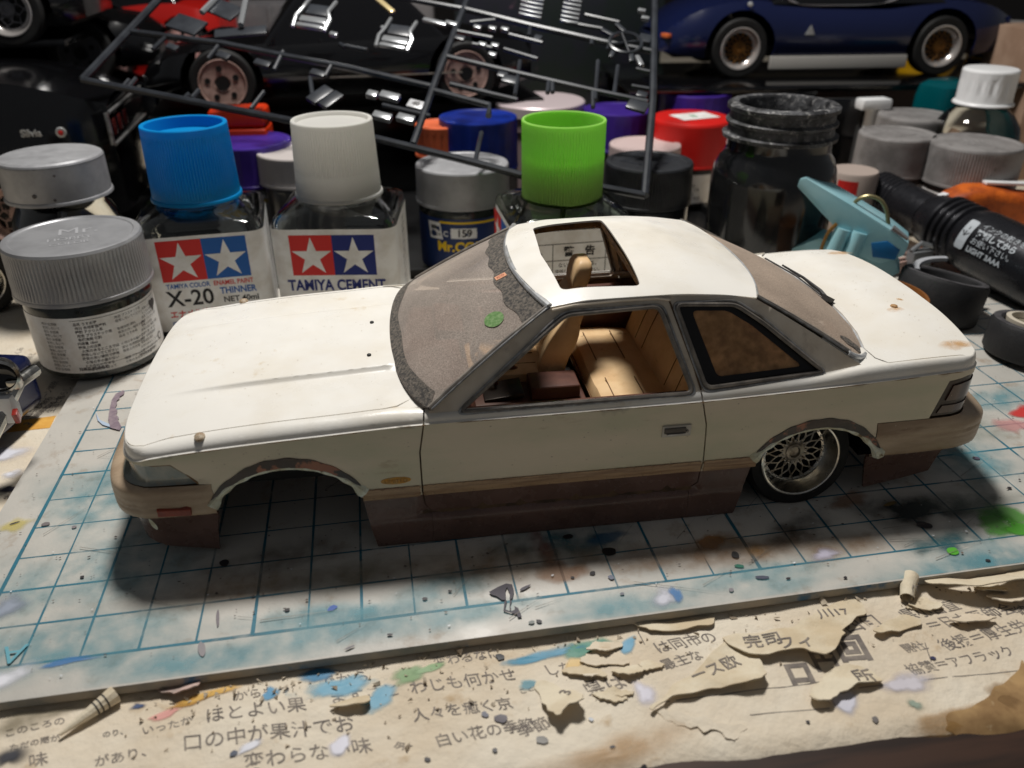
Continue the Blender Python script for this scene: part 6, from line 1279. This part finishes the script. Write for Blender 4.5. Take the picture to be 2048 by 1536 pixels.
# ------------------------------------------------------------------ flashlight
f0, f1 = atd(1752, 380, 33.5), atd(2130, 572, 26.5); ax = f1 - f0; FL = float(np.linalg.norm(ax)); ax /= FL
fl = empty('flashlight', tuple(f0), label='black flashlight with ribbed grips and white print lying at the right edge', cat='flashlight')
RF = Vector(ax).to_track_quat('Z', 'Y').to_matrix()
m_flb = M('anodised_black', rgb(44, 44, 48), .3, metal=.55, spec=.6, rvar=.05)
def seg(name, prof, m=m_flb): mb = MB(); mb.lathe(prof, 48, R=RF); return mb.build(name, m, fl, sharp=30)
P = [(.0, 0), (.72, .02), (.78, .1)]
for k in range(6): z = .15 + k * .22; P += [(.82, z), (.84, z + .05), (.84, z + .11), (.80, z + .15)]
P += [(.82, 1.5), (.84, 3.0)]; seg('tail_grip', P)
seg('barrel_ring', [(.80, 3.0), (.80, 3.08), (0, 3.08)], m_black); seg('barrel', [(.88, 3.06), (.95, 3.2), (1.0, 3.75)])
P = [(1.0, 3.75)]
for k in range(4): z = 3.8 + k * .3; P += [(1.02, z), (1.14, z + .06), (1.14, z + .17), (1.02, z + .24)]
P += [(1.05, 5.05)]; seg('ribbed_grip', P); seg('head', [(1.05, 5.05), (1.12, 5.2), (1.16, 5.6), (1.18, FL - .1), (1.1, FL), (0, FL)])
toc = CAM_POS - (f0 + ax * 6.0); toc -= ax * (toc @ ax); toc /= np.linalg.norm(toc); rt_ = np.cross(ax, toc)
def flf(x, y, l=0.0):
    th = -y / 1.19 - .10; d = toc * math.cos(th) + rt_ * math.sin(th); return tuple(ax * x + d * (1.195 + l))
flt = shapes('print_panel', [rnd(rect(5.42, -.62, 5.8, .5), .1)], M('print_pale_grey', rgb(176, 182, 188), .5), fl, flf, .1)
text('print', [('↓', 5.61, 0, .5, {'rot': -.1})], m_blk, fl, lambda x, y, l: flf(x, y, .004))
text('print', [('インクの乾きを', 5.95, .42, .26, {'align': 'LEFT'}), ('確認してから', 5.95, .12, .28, {'align': 'LEFT', 'bold': .012}), ('お使い下さい。', 5.95, -.18, .26, {'align': 'LEFT'}), ('LIGHT 3AAA', 5.95, -.48, .26, {'align': 'LEFT', 'bold': .01})], M('print_pale_grey', rgb(176, 182, 188), .5), fl, flf)
# ------------------------------------------------------------------ pale blue spring clip
m_clip = M('clip_blue', rgb(182, 228, 236), .28, spec=.5, transl=.3, col2=rgb(168, 220, 230), vscale=1)
cl0 = atd(1690, 470, 27.0); cl = empty('spring_clip', (float(cl0[0]), float(cl0[1]), 0.0), label='pale blue plastic spring clip with a wire loop behind the car boot', cat='clip')
cn = CAM_POS - cl0; cn[2] = 0; cn /= np.linalg.norm(cn)
def cp(u, v, back_=0.0): p = onp(u, v, cl0, cn) - cn * back_; return (p[0] - cl.location.x, p[1] - cl.location.y, p[2])
def slab(name, px, t0, t1, m, bev=.06):
    n = len(px); V = [cp(u, v, t0) for u, v in px] + [cp(u, v, t1) for u, v in px]; mb = MB(); mb.add(V, [tuple(range(n)), tuple(range(2 * n - 1, n - 1, -1))] + [((i + 1) % n, i, n + i, n + (i + 1) % n) for i in range(n)]); o = mb.build(name, m, cl, bevel=bev); return o
slab('upper_jaw', [(1594, 374), (1600, 358), (1612, 356), (1700, 408), (1780, 458), (1818, 488), (1808, 512), (1760, 528), (1715, 512), (1682, 468), (1640, 424)], 0, 1.3, m_clip)
slab('lower_jaw', [(1545, 512), (1640, 478), (1690, 490), (1790, 520), (1800, 548), (1720, 590), (1600, 590), (1545, 560)], .1, 1.2, m_clip)
for (u, v, r, h) in ((1672, 490, .26, 1.2), (1708, 492, .24, 1.0)):
    mb = MB(); p = cp(u, v, -.05); mb.lathe([(0, -h * .5), (r, -h * .5), (r, h * .5), (0, h * .5)], 20, p, R=Euler((0, .25, 0)).to_matrix()); mb.build('hinge_post', m_clip, cl)
slab('blue_insert', [(1742, 486), (1775, 482), (1800, 500), (1790, 520), (1745, 514)], -.03, .1, M('clip_dark_blue', rgb(22, 106, 166), .4), .03)
m_wire = M('spring_wire', rgb(140, 132, 96), .35, metal=.6)
mb = MB(); mb.tube([cp(u, v, .45) for u, v in catmull([(1704, 418), (1716, 406), (1738, 400), (1760, 408), (1772, 428), (1776, 456)], 6)], .07, 8); mb.build('spring_loop', m_wire, cl)
mb = MB(); mb.tube([cp(u, v, -.1) for u, v in catmull([(1640, 510), (1646, 488), (1658, 462), (1674, 446)], 6)], .06, 8); mb.build('spring_loop', M('spring_brass', rgb(150, 112, 60), .4, metal=.5), cl)
mb = MB(); p0, p1 = cp(1785, 455, -.02), cp(1816, 478, -.02); mb.tube([p0, p1], [.1, .06], 8); mb.build('bright_pad', m_brt, cl)
# ------------------------------------------------------------------ loose tyres and scraps at the right
def loose_tyre(u, v, z, label, R_=1.27, h=1.0, tilt=(0, 0), insert=False):
    p = onz(u, v, z); b = empty('rubber_ring', (float(p[0]), float(p[1]), 0.0), (tilt[0], tilt[1], 0), label=label, cat='tyre', group='loose model tyres')
    mb = MB(); mb.lathe([(R_ * .76, .02), (R_ * .94, .0), (R_, .12), (R_, h - .12), (R_ * .95, h - .02), (R_ * .90, h), (R_ * .80, h - .01), (R_ * .74, h - .05), (R_ * .72, h - .2), (R_ * .74, .02)], 60, cap=False); mb.build('tyre_body', M('loose_rubber', rgb(30, 30, 32), .65, col2=rgb(40, 39, 40), vscale=2, bump=.01, bscale=12), b)
    mb = MB(); mb.lathe([(R_ * .955, h - .012), (R_ * .93, h + .006), (R_ * .81, h + .002), (R_ * .80, h - .01)], 60, cap=False); mb.build('sidewall', M('dusty_sidewall', rgb(76, 74, 76), .75, col2=rgb(58, 56, 58), vscale=3), b)
    if insert:
        mb = MB(); mb.lathe([(R_ * .70, h - .1), (R_ * .72, h + .06), (R_ * .62, h + .08), (R_ * .58, h - .1)], 40, cap=False); mb.build('rim_insert', M('bone_plastic', rgb(206, 196, 178), .5), b)
        mb = MB(); mb.lathe([(0, h - .12), (R_ * .6, h - .12)], 30, cap=False); mb.build('rim_face', M('khaki_plastic', rgb(130, 122, 104), .6), b)
    return b
loose_tyre(1884, 548, 1.5, 'loose black tyre lying flat behind the car boot, empty inside', 1.36, 1.42, (-.10, .22))
loose_tyre(2082, 650, 1.05, 'loose black tyre with a bone coloured rim inside at the right edge', 1.36, 1.05, (-.08, .12), True)
loose_tyre(2000, 520, .9, 'black tyre in the shade under the flashlight', 1.1, .8)
ow = atd(1990, 378, 31.5); og = empty('orange_pouch', (float(ow[0]), float(ow[1]), 0.0), (0, 0, -.1), label='stained orange plastic lump behind the flashlight', cat='pouch')
secs = []
for k in np.linspace(0, 1, 9):
    x = -2.4 + 5.2 * k; s_ = math.sin(math.pi * (.08 + .8 * k)) ** .5; secs.append([(x, py_, z) for py_, z in rring(0, 1.3 + .2 * math.sin(k * 7), .8 * s_, 1.25 * s_, .4 * s_)])
loft('pouch_body', secs, M('stained_orange', rgb(214, 104, 30), .5, col2=rgb(150, 62, 20), vscale=1.0, col3=rgb(70, 34, 18), v3=2.5, lo3=.6, hi3=.7, bump=.05, bscale=2), og)
mb = MB(); mb.box((.9, .1, 2.62), (2.6, .35, .12), (0, .04, -.05)); mb.build('white_strip', m_wht, og, bevel=.04); mb = MB(); mb.box((-2.3, -.2, 2.25), (.7, .3, .15), (0, -.2, .3)); mb.build('white_strip', m_wht, og, bevel=.04)
g = random.Random(5)
SCR = [(1842, 500, 'bent silver parts tree scrap beside the blue clip', m_brt), (1800, 520, 'pinkish grey plastic scrap at the foot of the blue clip', M('pink_grey_scrap', rgb(170, 140, 130), .5)), (1860, 528, 'pale curved strip along the back of the flat tyre', M('pale_strip', rgb(176, 178, 182), .4)), (1940, 590, 'thin black part with a bright edge beside the right tyre', m_gblack), (1860, 480, 'small brown metal clip under the flashlight', M('brown_metal', rgb(140, 90, 64), .35, metal=.5)), (1900, 645, 'white paper scrap under the flat tyre', m_wht), (1780, 575, 'tiny clear plastic scrap near the boot corner', m_brt)]
for i, (u, v, lab, m) in enumerate(SCR):
    z = (.9, .5, 1.3, .6, 1.0, .03, .4)[i]; p = onz(u, v, z); sc_ = empty('plastic_scrap', (float(p[0]), float(p[1]), 0.0), (0, 0, g.uniform(-.6, .6)), label=lab, cat='scrap', group='scraps among the loose tyres')
    if i == 2:
        mb = MB(); mb.add([((1.25 if k < 14 else 1.45) * math.cos(a), (1.25 if k < 14 else 1.45) * math.sin(a) - 1.1, z + .1) for k, a in enumerate(list(np.linspace(.9, 2.4, 14)) + list(np.linspace(2.4, .9, 14)))], [tuple(range(28))]); mb.v += [(x, y, q - .12) for x, y, q in mb.v]; mb.f += [(k, (k + 1) % 28, 28 + (k + 1) % 28, 28 + k)[::-1] for k in range(28)]; mb.m += [0] * 28; mb.build('strip', m, sc_)
        continue
    sx_ = (.9, 1.4, 0, 1.3, .6, 1.2, .4)[i]
    mb = MB(); mb.box((0, 0, z / 2), (sx_, .4 if i != 5 else .5, max(.05, z))); mb.build('scrap_body', m, sc_, bevel=.04)
    mb = MB(); mb.tube([(-sx_ * .5, 0, z), (0, .05, z + .25), (sx_ * .5, -.1, z + .1)], .09 if i != 5 else .01, 7); mb.build('scrap_tab', m_brt if i in (3, 4) else m, sc_)
# amber piece sticking out behind the boot
q0 = onz(1800, 590, 1.6); ab = empty('amber_dish', (float(q0[0]) - .80, float(q0[1]) + .05, 0.0), label='amber brown round dish edge behind the boot lid', cat='dish'); mb = MB(); mb.lathe([(0, 0), (1.2, 0), (1.45, 1.5), (1.5, 1.7), (1.4, 1.72), (1.1, .2), (0, .2)], 48, cap=False); mb.build('dish_body', M('amber_brown', rgb(150, 96, 50), .4, transl=.2), ab)
# ------------------------------------------------------------------ nose of another car at the left edge
ch = empty('chrome_nose_car', (-3.2, 7.6, DESK_Z + .03), (0, 0, -.25), label='navy toy car nose with a chrome bumper and red lamp at the left edge', cat='model car')
def chp(u, v, y): p = ony(u, v, y); r_ = Matrix.Rotation(.25, 3, 'Z'); q = r_ @ (Vector(p) - Vector(ch.location)); return q
mb = MB(); c = chp(-150, 775, 7.4); mb.box((c.x, c.y + 1.0, 1.15), (2.0, 3.0, 1.5)); mb.build('nose_body', m_gnavy, ch, bevel=.3, seg=4)
c = chp(-2, 752, 6.6); RXh = Euler((math.pi / 2, 0, .5)).to_matrix()
mb = MB(); mb.lathe([(.34, -.3), (.42, -.1), (.42, .06), (.36, .1), (.33, .02)], 32, c, R=RXh, cap=False); mb.build('headlamp_ring', m_alu, ch); mb = MB(); mb.lathe([(.33, 0), (.2, -.1), (0, -.14)], 24, c, R=RXh, cap=False); mb.build('headlamp', m_glassd, ch)
mb = MB(); p0, p1 = chp(36, 764, 6.9), chp(-20, 880, 6.2); mb.tube([tuple(p0 + Vector((.05, .6, 0))), tuple(p0), tuple((p0 + p1) / 2), tuple(p1)], [.16, .17, .17, .17], 10); mb.build('bumper', m_alu, ch)
mb = MB(); c = chp(30, 765, 6.75); mb.box(c, (.3, .3, .26), (0, 0, .3)); mb.build('bumper_guard', m_alu, ch, bevel=.06)
mb = MB(); c = chp(33, 832, 6.3); mb.box(c, (.12, .22, .3), (.3, 0, .4)); mb.build('side_lamp', M('red_lamp', rgb(150, 44, 36), .25, coat=.5), ch, bevel=.03)
mb = MB(); c = chp(14, 815, 6.6); mb.box(c, (.45, .4, .7), (0, 0, .2)); mb.build('white_trim', m_wht, ch, bevel=.1)
tw = onz(-28, 640, DESK_Z); e = empty('wheel_unit', (float(tw[0]), float(tw[1]) + .2, DESK_Z + .03), (0, 0, .4), label='black tyred wheel with a chrome rim standing at the left edge by the grey jar', cat='wheel')
make_wheel(e, (0, 0, 1.25), 1.25, .86, .9, 0, name='wheel', spokes=6)
# ------------------------------------------------------------------ print, paint and torn flaps on the newspaper
def nz(u, v): 
    p = onz(u, v, DESK_Z + .03); return float(p[0]), float(p[1])
def on_news(x, y, l=0.0): return news(x, y, 0.006 + l)
ROWS = [('のり、', 205, 1470, 258, 1462), ('いったか', 285, 1464, 385, 1440), ('からもっ', 470, 1397, 582, 1378), ('ほとよい果', 412, 1436, 612, 1410), ('口の中が果汁でお', 366, 1489, 706, 1448), ('があり、', 190, 1526, 312, 1500), ('変わらない味', 490, 1528, 742, 1490),
    ('でから', 640, 1366, 740, 1352), ('ますこと', 660, 1398, 800, 1378), ('わじも何かせ', 822, 1378, 1032, 1350), ('人々を癒く京', 826, 1432, 1024, 1408), ('今、', 790, 1496, 838, 1480), ('白い花の季節', 872, 1484, 1070, 1450), ('変わるなに', 868, 1326, 1000, 1308), ('ことしと、', 1040, 1385, 1110, 1365),
    ('季節', 1036, 1468, 1100, 1446), ('しなと', 1090, 1342, 1180, 1325), ('と。', 1196, 1330, 1240, 1320), ('県は', 1172, 1380, 1252, 1364), ('は同市の', 1312, 1300, 1432, 1274), ('最主な', 1326, 1334, 1404, 1312), ('県小宮直', 1806, 1232, 1916, 1208), ('＝日本医師会', 1856, 1252, 2026, 1218), ('開社', 1808, 1300, 1852, 1290), ('後援＝厚生労', 1886, 1292, 2052, 1252), ('協賛＝アフラック', 1818, 1344, 2026, 1302),
    ('統計', 2036, 1225, 2080, 1216), ('ただの雨が', 20, 1498, 120, 1476), ('このころの', 10, 1470, 130, 1440), ('味', 60, 1528, 100, 1518), ('四旬', 1688, 1258, 1760, 1240), ('山県', 1630, 1244, 1690, 1232)]
mbs = MB()
for t, u0, v0, u1, v1 in ROWS:
    x0, y0 = nz(u0, v0); x1, y1 = nz(u1, v1); L_ = math.hypot(x1 - x0, y1 - y0); a = math.atan2(y1 - y0, x1 - x0); sz = L_ / len(t) * 1.02
    text('printed_line', [(t, 0, 0, sz, {'align': 'LEFT', 'bold': .002, 'shear': -0.22})], m_ink, newspaper, lambda x, y, l: on_news(x0 + x * math.cos(a) - y * math.sin(a), y0 + x * math.sin(a) + y * math.cos(a)))
x0, y0 = nz(1704, 1300); text('printed_line', [('回', x0, y0, .62, {'bold': .03, 'rot': -.08}), ('円', x0 - .62, y0 - .16, .5, {'bold': .02, 'rot': -.08}), ('口', x0 - 1.2, y0 - .34, .5, {'bold': .03, 'rot': -.08})], m_ink, newspaper, on_news)
# thin ruled lines
def rule(u0, v0, u1, v1, w=.018):
    x0, y0 = nz(u0, v0); x1, y1 = nz(u1, v1); d = math.hypot(x1 - x0, y1 - y0); nx, ny = -(y1 - y0) / d * w / 2, (x1 - x0) / d * w / 2; n = max(2, int(d / .3)); P = [(x0 + (x1 - x0) * k / n, y0 + (y1 - y0) * k / n) for k in range(n + 1)]
    V = [on_news(x + s * nx, y + s * ny, -.002) for x, y in P for s in (1, -1)]; mesh('ruled_line', V, [(2 * i, 2 * i + 1, 2 * i + 3, 2 * i + 2) for i in range(n)], m_ink, newspaper, False)
for r in ((1300, 1310, 1275, 1262), (1330, 1405, 1640, 1362), (1700, 1378, 2048, 1340), (1500, 1430, 1660, 1415), (1850, 1285, 1862, 1325)): rule(*r)
# small print at the left, running away from us, and the orange tag
SM = ['生活と暮らし', '住宅ローン減税', '火災保険と', '年金のしくみ', '教育費の備え', '老後の資金', '医療費控除と', '株式と投資']
for i in range(9):
    for j in range(2):
        u, v = 12 + i * 13.5 - j * 60, 1000 - j * 125 - i * 4 + (i % 2) * 6
        x0, y0 = nz(u, v)
        if x0 > -1.05: continue
        text('printed_line', [(SM[(i + j * 3) % 8], x0, y0, .22, {'rot': 1.25, 'align': 'LEFT'})], m_ink, newspaper, on_news)
for i in range(16):
    x0, y0 = -1.4 - .42 * (i % 6), 9.6 + .2 * (i % 3) + 2.6 * (i // 6)
    text('printed_line', [(SM[i % 8], x0, y0, .24, {'rot': 1.5 + .05 * (i % 3), 'align': 'LEFT'})], m_ink, newspaper, on_news)
tg = [nz(*p) for p in ((10, 845), (112, 832), (100, 856), (10, 866))]
ot_ = patch('orange_tag', tg, lambda x, y: on_news(x, y, .003), M('tag_orange', rgb(232, 178, 84), .7, col2=rgb(220, 160, 70), vscale=2), newspaper, sa=.2, sb=.2, db=.1, thick=0)
x0, y0 = nz(58, 850); text('tag_number', [('3', x0, y0, .42, {'rot': .9})], m_ink, ot_, lambda x, y, l: on_news(x, y, .006))
x0, y0 = nz(75, 815); text('printed_line', [('3 46', x0 - .1, y0, .3, {'rot': 1.1}), ('5500', x0 + .3, y0 + .05, .22, {'rot': 1.1})], m_ink, newspaper, on_news)
# paint on the paper
def nstain(u, v, rx, ry, rot, col, gain=1.4, soft_edge=True, k=[0.010], seed_r=.3):
    x, y = nz(u, v); k[0] += .0005; z = k[0]; return stain('paint_stain', (x, y, 0), rx, ry, rot, col, gain, newspaper, soft_edge, z=0, fnc=lambda X, Y, Z, zz=z: news(X, Y, zz), rough=seed_r)
for a in [(690, 1372, .95, .34, .1, rgb(110, 170, 196), 2.2), (760, 1392, .5, .3, .4, rgb(110, 170, 196), 1.6), (640, 1350, .6, .2, .1, rgb(60, 130, 170), 1.6), (815, 1352, .5, .25, .2, rgb(124, 158, 104), 2.4), (860, 1338, .35, .15, .2, rgb(130, 166, 110), 2.0), (1080, 1312, 1.0, .22, .12, rgb(80, 150, 180), 1.8), (1170, 1297, .8, .22, .15, rgb(90, 150, 130), 2.0), (1255, 1292, .4, .2, .6, rgb(110, 170, 200), 1.8),
    (380, 1404, .55, .12, .05, rgb(186, 136, 50), 2.4), (420, 1390, .7, .15, .1, rgb(226, 180, 90), 1.6), (330, 1428, .45, .1, .3, rgb(226, 160, 150), 1.6), (275, 1412, .14, .08, 0, rgb(50, 70, 110), 2.2), (540, 1390, .16, .2, .5, rgb(80, 150, 190), 1.6), (680, 1490, .22, .22, 0, rgb(214, 212, 222), 2.0), (500, 1495, .28, .1, .6, rgb(214, 214, 222), 1.8), (1815, 1368, .6, .25, 0, rgb(206, 200, 206), 2.2), (1690, 1402, .25, .35, -.2, rgb(206, 204, 214), 2.0), (1830, 1412, .16, .12, 0, rgb(150, 164, 148), 2.2), (1290, 1390, .25, .3, .3, rgb(214, 210, 220), 1.8),
    (1145, 1330, .3, .22, .2, rgb(230, 196, 130), 1.8), (20, 1515, .35, .25, .1, rgb(60, 60, 66), 1.4), (22, 1412, .25, .12, 0, rgb(80, 150, 150), 1.2), (1060, 1370, .3, .15, 0, rgb(80, 150, 170), 1.2), (30, 950, .35, .25, .3, rgb(226, 226, 234), 1.8), (0, 910, .8, .5, .3, rgb(226, 226, 234), 1.4), (15, 980, .3, .18, .3, rgb(40, 36, 50), 2.4), (1900, 1440, 1.2, .35, .1, rgb(170, 130, 76), .9), (2010, 1395, .7, .4, .1, rgb(150, 116, 76), 1.0), (1240, 1500, 1.5, .4, .1, rgb(186, 150, 104), .6), (300, 1350, .9, .15, .1, rgb(90, 84, 80), .8), (60, 1440, .9, .25, .1, rgb(130, 120, 96), .7)]: nstain(*a)
for a in [(1084, 1483, .09, .08, 0, rgb(120, 116, 110)), (970, 1432, .06, .06, 0, rgb(110, 110, 120)), (1750, 1440, .05, .06, 0, rgb(110, 104, 100)), (1615, 1446, .03, .03, 0, DRK), (1865, 1319, .05, .04, 0, rgb(60, 60, 90)), (855, 1520, .05, .04, 0, DRK), (468, 1509, .06, .05, 0, rgb(90, 96, 110)), (1002, 1440, .1, .1, 0, rgb(90, 84, 90)), (1182, 1441, .04, .04, 0, rgb(200, 204, 210)), (1225, 1495, .04, .03, 0, DRK), (1288, 1530, .06, .04, 0, DRK), (1000, 1316, .08, .07, 0, rgb(40, 40, 46)), (990, 1505, .04, .04, 0, DRK)]: nstain(*a, 3.0, False, seed_r=.2)
# --- torn layer: raised sheets with ragged edges; their free edges stand up and throw shadows
def ragged(px, amp=.05, step=.12, seed=1):
    g = random.Random(seed); P = resample(catmull([nz(*p) for p in px], 4, True), .16); n = len(P); out = []
    for i, (x, y) in enumerate(P):
        a = np.array(P[i - 1]); b = np.array(P[(i + 1) % n]); d = b - a; d /= np.linalg.norm(d) + 1e-9; k = amp * .7 * (g.random() - .5) * 2; out.append((x - d[1] * k, y + d[0] * k))
    return catmull(out, 2, True)
def flap(px, lift, hinge, label=None, amp=.05, seed=1, m=None, base=.03, curl=0.0, name='torn_flap', prints=()):
    """hinge: two pixels of the line where the sheet is still stuck; lift: height gained per cm away from it"""
    out = ragged(px, amp, .12, seed); h0, h1 = np.array(nz(*hinge[0])), np.array(nz(*hinge[1])); d = (h1 - h0) / np.linalg.norm(h1 - h0); nrm = np.array([-d[1], d[0]])
    c = np.mean(out, axis=0); sg = 1 if (c - h0) @ nrm > 0 else -1
    def fn(x, y, l=0.0):
        k = max(0.0, sg * ((np.array([x, y]) - h0) @ nrm)); z = base + .62 * lift * k ** 1.3 + .025 * math.sin(x * 5 + seed) * min(1, k * 2) + .02 * math.sin(y * 9 + x * 3 + seed) * min(1, k * 2) + curl * max(0, k - .35) ** 2 * 4
        p = news(x, y, z + l); return (p[0], p[1], p[2])
    f = patch(name, out, fn, m or m_news2, newspaper, sa=.09, sb=.09, db=.08, thick=.022, label=label)
    for (t, u, v, s_, r_) in prints:
        x, y = nz(u, v); text('printed_line', [(t, x, y, s_, {'rot': r_, 'bold': .004})], m_ink, f, lambda X, Y, l: fn(X, Y, .012))
    return f
def O6(x, y): return (1024 + x / 2, 1050 + y / 2)
def O5(x, y): return (x / 2, 1150 + y / 2)
flap([O6(*p) for p in ((555, 752), (640, 660), (740, 590), (850, 470), (960, 520), (1010, 590), (1000, 640), (900, 668), (760, 680), (610, 718))], .42, (O6(560, 640), O6(1010, 470)), seed=2, prints=(('ース欧', *O6(810, 590), .34, .25),))
flap([O6(*p) for p in ((845, 470), (900, 440), (1100, 420), (1340, 300), (1410, 360), (1330, 430), (1310, 480), (1235, 560), (1130, 520), (985, 545))], .36, (O6(850, 430), O6(1400, 290)), seed=3, prints=(('完司', *O6(1000, 480), .36, -.1), ('フィ', *O6(1130, 500), .36, -.1), ('川17', *O6(1280, 370), .3, -.1)))
flap([O6(*p) for p in ((1640, 205), (1700, 235), (1790, 250), (1900, 235), (2060, 190), (2060, 262), (1890, 302), (1760, 290), (1650, 262))], .9, (O6(1640, 200), O6(2060, 170)), seed=4, amp=.03, base=.05)
flap([O6(*p) for p in ((95, 640), (150, 635), (250, 690), (285, 745), (230, 770), (175, 800), (120, 730))], .7, (O6(60, 690), O6(230, 620)), seed=5, base=.03, prints=(('3', *O6(215, 690), .3, .8),))
flap([O6(*p) for p in ((1250, 610), (1310, 560), (1420, 580), (1470, 640), (1380, 660), (1290, 700), (1240, 730), (1180, 690))], .5, (O6(1200, 590), O6(1460, 560)), seed=6, prints=(('所', *O6(1405, 620), .4, -.1),))
flap([O6(*p) for p in ((1440, 430), (1560, 360), (1640, 400), (1560, 430), (1480, 450))], .4, (O6(1440, 380), O6(1640, 350)), seed=7)
flap([O6(*p) for p in ((580, 740), (700, 760), (840, 800), (930, 800), (900, 870), (840, 840), (740, 820), (640, 790))], -.0, (O6(580, 700), O6(930, 760)), seed=8, amp=.08, m=m_news, base=.035)
flap([O6(*p) for p in ((1960, 640), (2060, 560), (2060, 900), (1900, 840), (1760, 820), (1740, 770), (1850, 720))], .06, (O6(1960, 560), O6(2060, 520)), seed=9, amp=.08, m=M('paste_stained_paper', rgb(176, 142, 96), .8, col2=rgb(140, 108, 70), vscale=1.2, col3=rgb(206, 184, 146), v3=2.2), base=.03)
flap([O6(*p) for p in ((480, 400), (640, 390), (800, 370), (780, 410), (600, 440), (520, 420))], .25, (O6(480, 370), O6(800, 340)), seed=10)
flap([O5(*p) for p in ((1320, 535), (1400, 505), (1470, 490), (1480, 525), (1400, 545))], .9, (O5(1320, 500), O5(1480, 460)), seed=11, amp=.02)
flap([O5(*p) for p in ((600, 440), (700, 400), (800, 440), (780, 480), (680, 490))], .5, (O5(600, 420), O5(800, 380)), seed=12, m=M('pinkish_paper', rgb(206, 178, 166), .8, col2=rgb(150, 136, 128), vscale=4))
# small torn flakes of the upper layer
g = random.Random(21)
for k in range(26):
    u = g.uniform(1150, 2040); v = 1452 - u * .165 + g.uniform(12, 190) * (g.random() ** .7); s_ = g.uniform(9, 34)
    if nz(u, v)[1] > MY0 - .25: continue
    ang_ = g.uniform(-.5, .5); px = [(u + s_ * (1.5 * math.cos(a) * math.cos(ang_) - .5 * math.sin(a) * math.sin(ang_)) * g.uniform(.6, 1.2), v + s_ * (.55 * math.sin(a) + .3 * math.cos(a) * math.sin(ang_)) * g.uniform(.6, 1.2)) for a in np.linspace(0, 2 * math.pi, 9, endpoint=False)]
    flap(px, g.uniform(.3, 1.1), ((u - s_, v - s_ * .5 + g.uniform(-4, 4)), (u + s_, v - s_ * .6 + g.uniform(-4, 4))), seed=k + 30, amp=.03, base=.022, m=(m_news2, m_news)[k % 2])
# rolled up strip at the lower left with black bars, small roll at the right
a, b_ = nz(*O5(245, 655)), nz(*O5(470, 500)); g = random.Random(3); pts = [(a[0] + (b_[0] - a[0]) * t, a[1] + (b_[1] - a[1]) * t) for t in np.linspace(0, 1, 14)]
rl = empty('paper_roll', (a[0], a[1], DESK_Z + .03), label='rolled white paper strip with black bars at the lower left', cat='paper scrap', group='torn paper scraps')
mb = MB(); mb.tube([(x - a[0], y - a[1], .10 + .05 * t) for (x, y), t in zip(pts, np.linspace(0, 1, 14))], [.03 + .13 * t for t in np.linspace(0, 1, 14)], 10); mb.build('strip', m_news2, rl)
for t in (.62, .70, .80): x, y = a[0] + (b_[0] - a[0]) * t, a[1] + (b_[1] - a[1]) * t; mb = MB(); mb.tube([(x - a[0], y - a[1], .10 + .05 * t), (x - a[0] + (b_[0] - a[0]) * .025, y - a[1] + (b_[1] - a[1]) * .025, .10 + .05 * t)], .037 + .13 * t, 10, cap=False); mb.build('black_bar', m_blk, rl)
x, y = nz(*O6(1580, 275)); r2 = empty('paper_roll', (x, y, DESK_Z + .03), (0, 0, .9), label='small curled paper roll against the mat edge at the right', cat='paper scrap', group='torn paper scraps')
mb = MB(); mb.tube([(-.3, 0, .14), (0, .02, .17), (.33, 0, .2)], [.13, .15, .16], 12, cap=False); mb.tube([(-.3, 0, .14), (0, .02, .17), (.33, 0, .2)], [.10, .12, .13], 12, cap=False); mb.build('strip', m_news2, r2)
text('printed_line', [('ス、', 0, 0, .24, {})], m_ink, r2, lambda u, v, l: (u, -.10 + v * .6, .33 - abs(v) * .3))
# crumbs of paper and swarf along the mat edge
mb = MB(); g = random.Random(9)
for k in range(520):
    u = g.uniform(250, 2048); v = 1445 - u * .158 + g.gauss(0, 26) + (g.random() < .3) * g.uniform(20, 120); x, y = nz(u, v)
    if y > MY0 - .02: continue
    s_ = abs(g.gauss(0, .035)) + .012; z = news(x, y, 0)[2] + .008; q = [Vector((g.uniform(-s_, s_), g.uniform(-s_, s_), g.uniform(0, s_))) + Vector((x, y, z)) for _ in range(4)]; mb.add(q, [(0, 1, 2), (0, 2, 3), (0, 3, 1), (1, 3, 2)])
mb.build('paper_crumbs', M('crumb_paper', rgb(200, 186, 164), .8, col2=rgb(120, 104, 84), vscale=3), newspaper, smooth=False, kind='stuff')
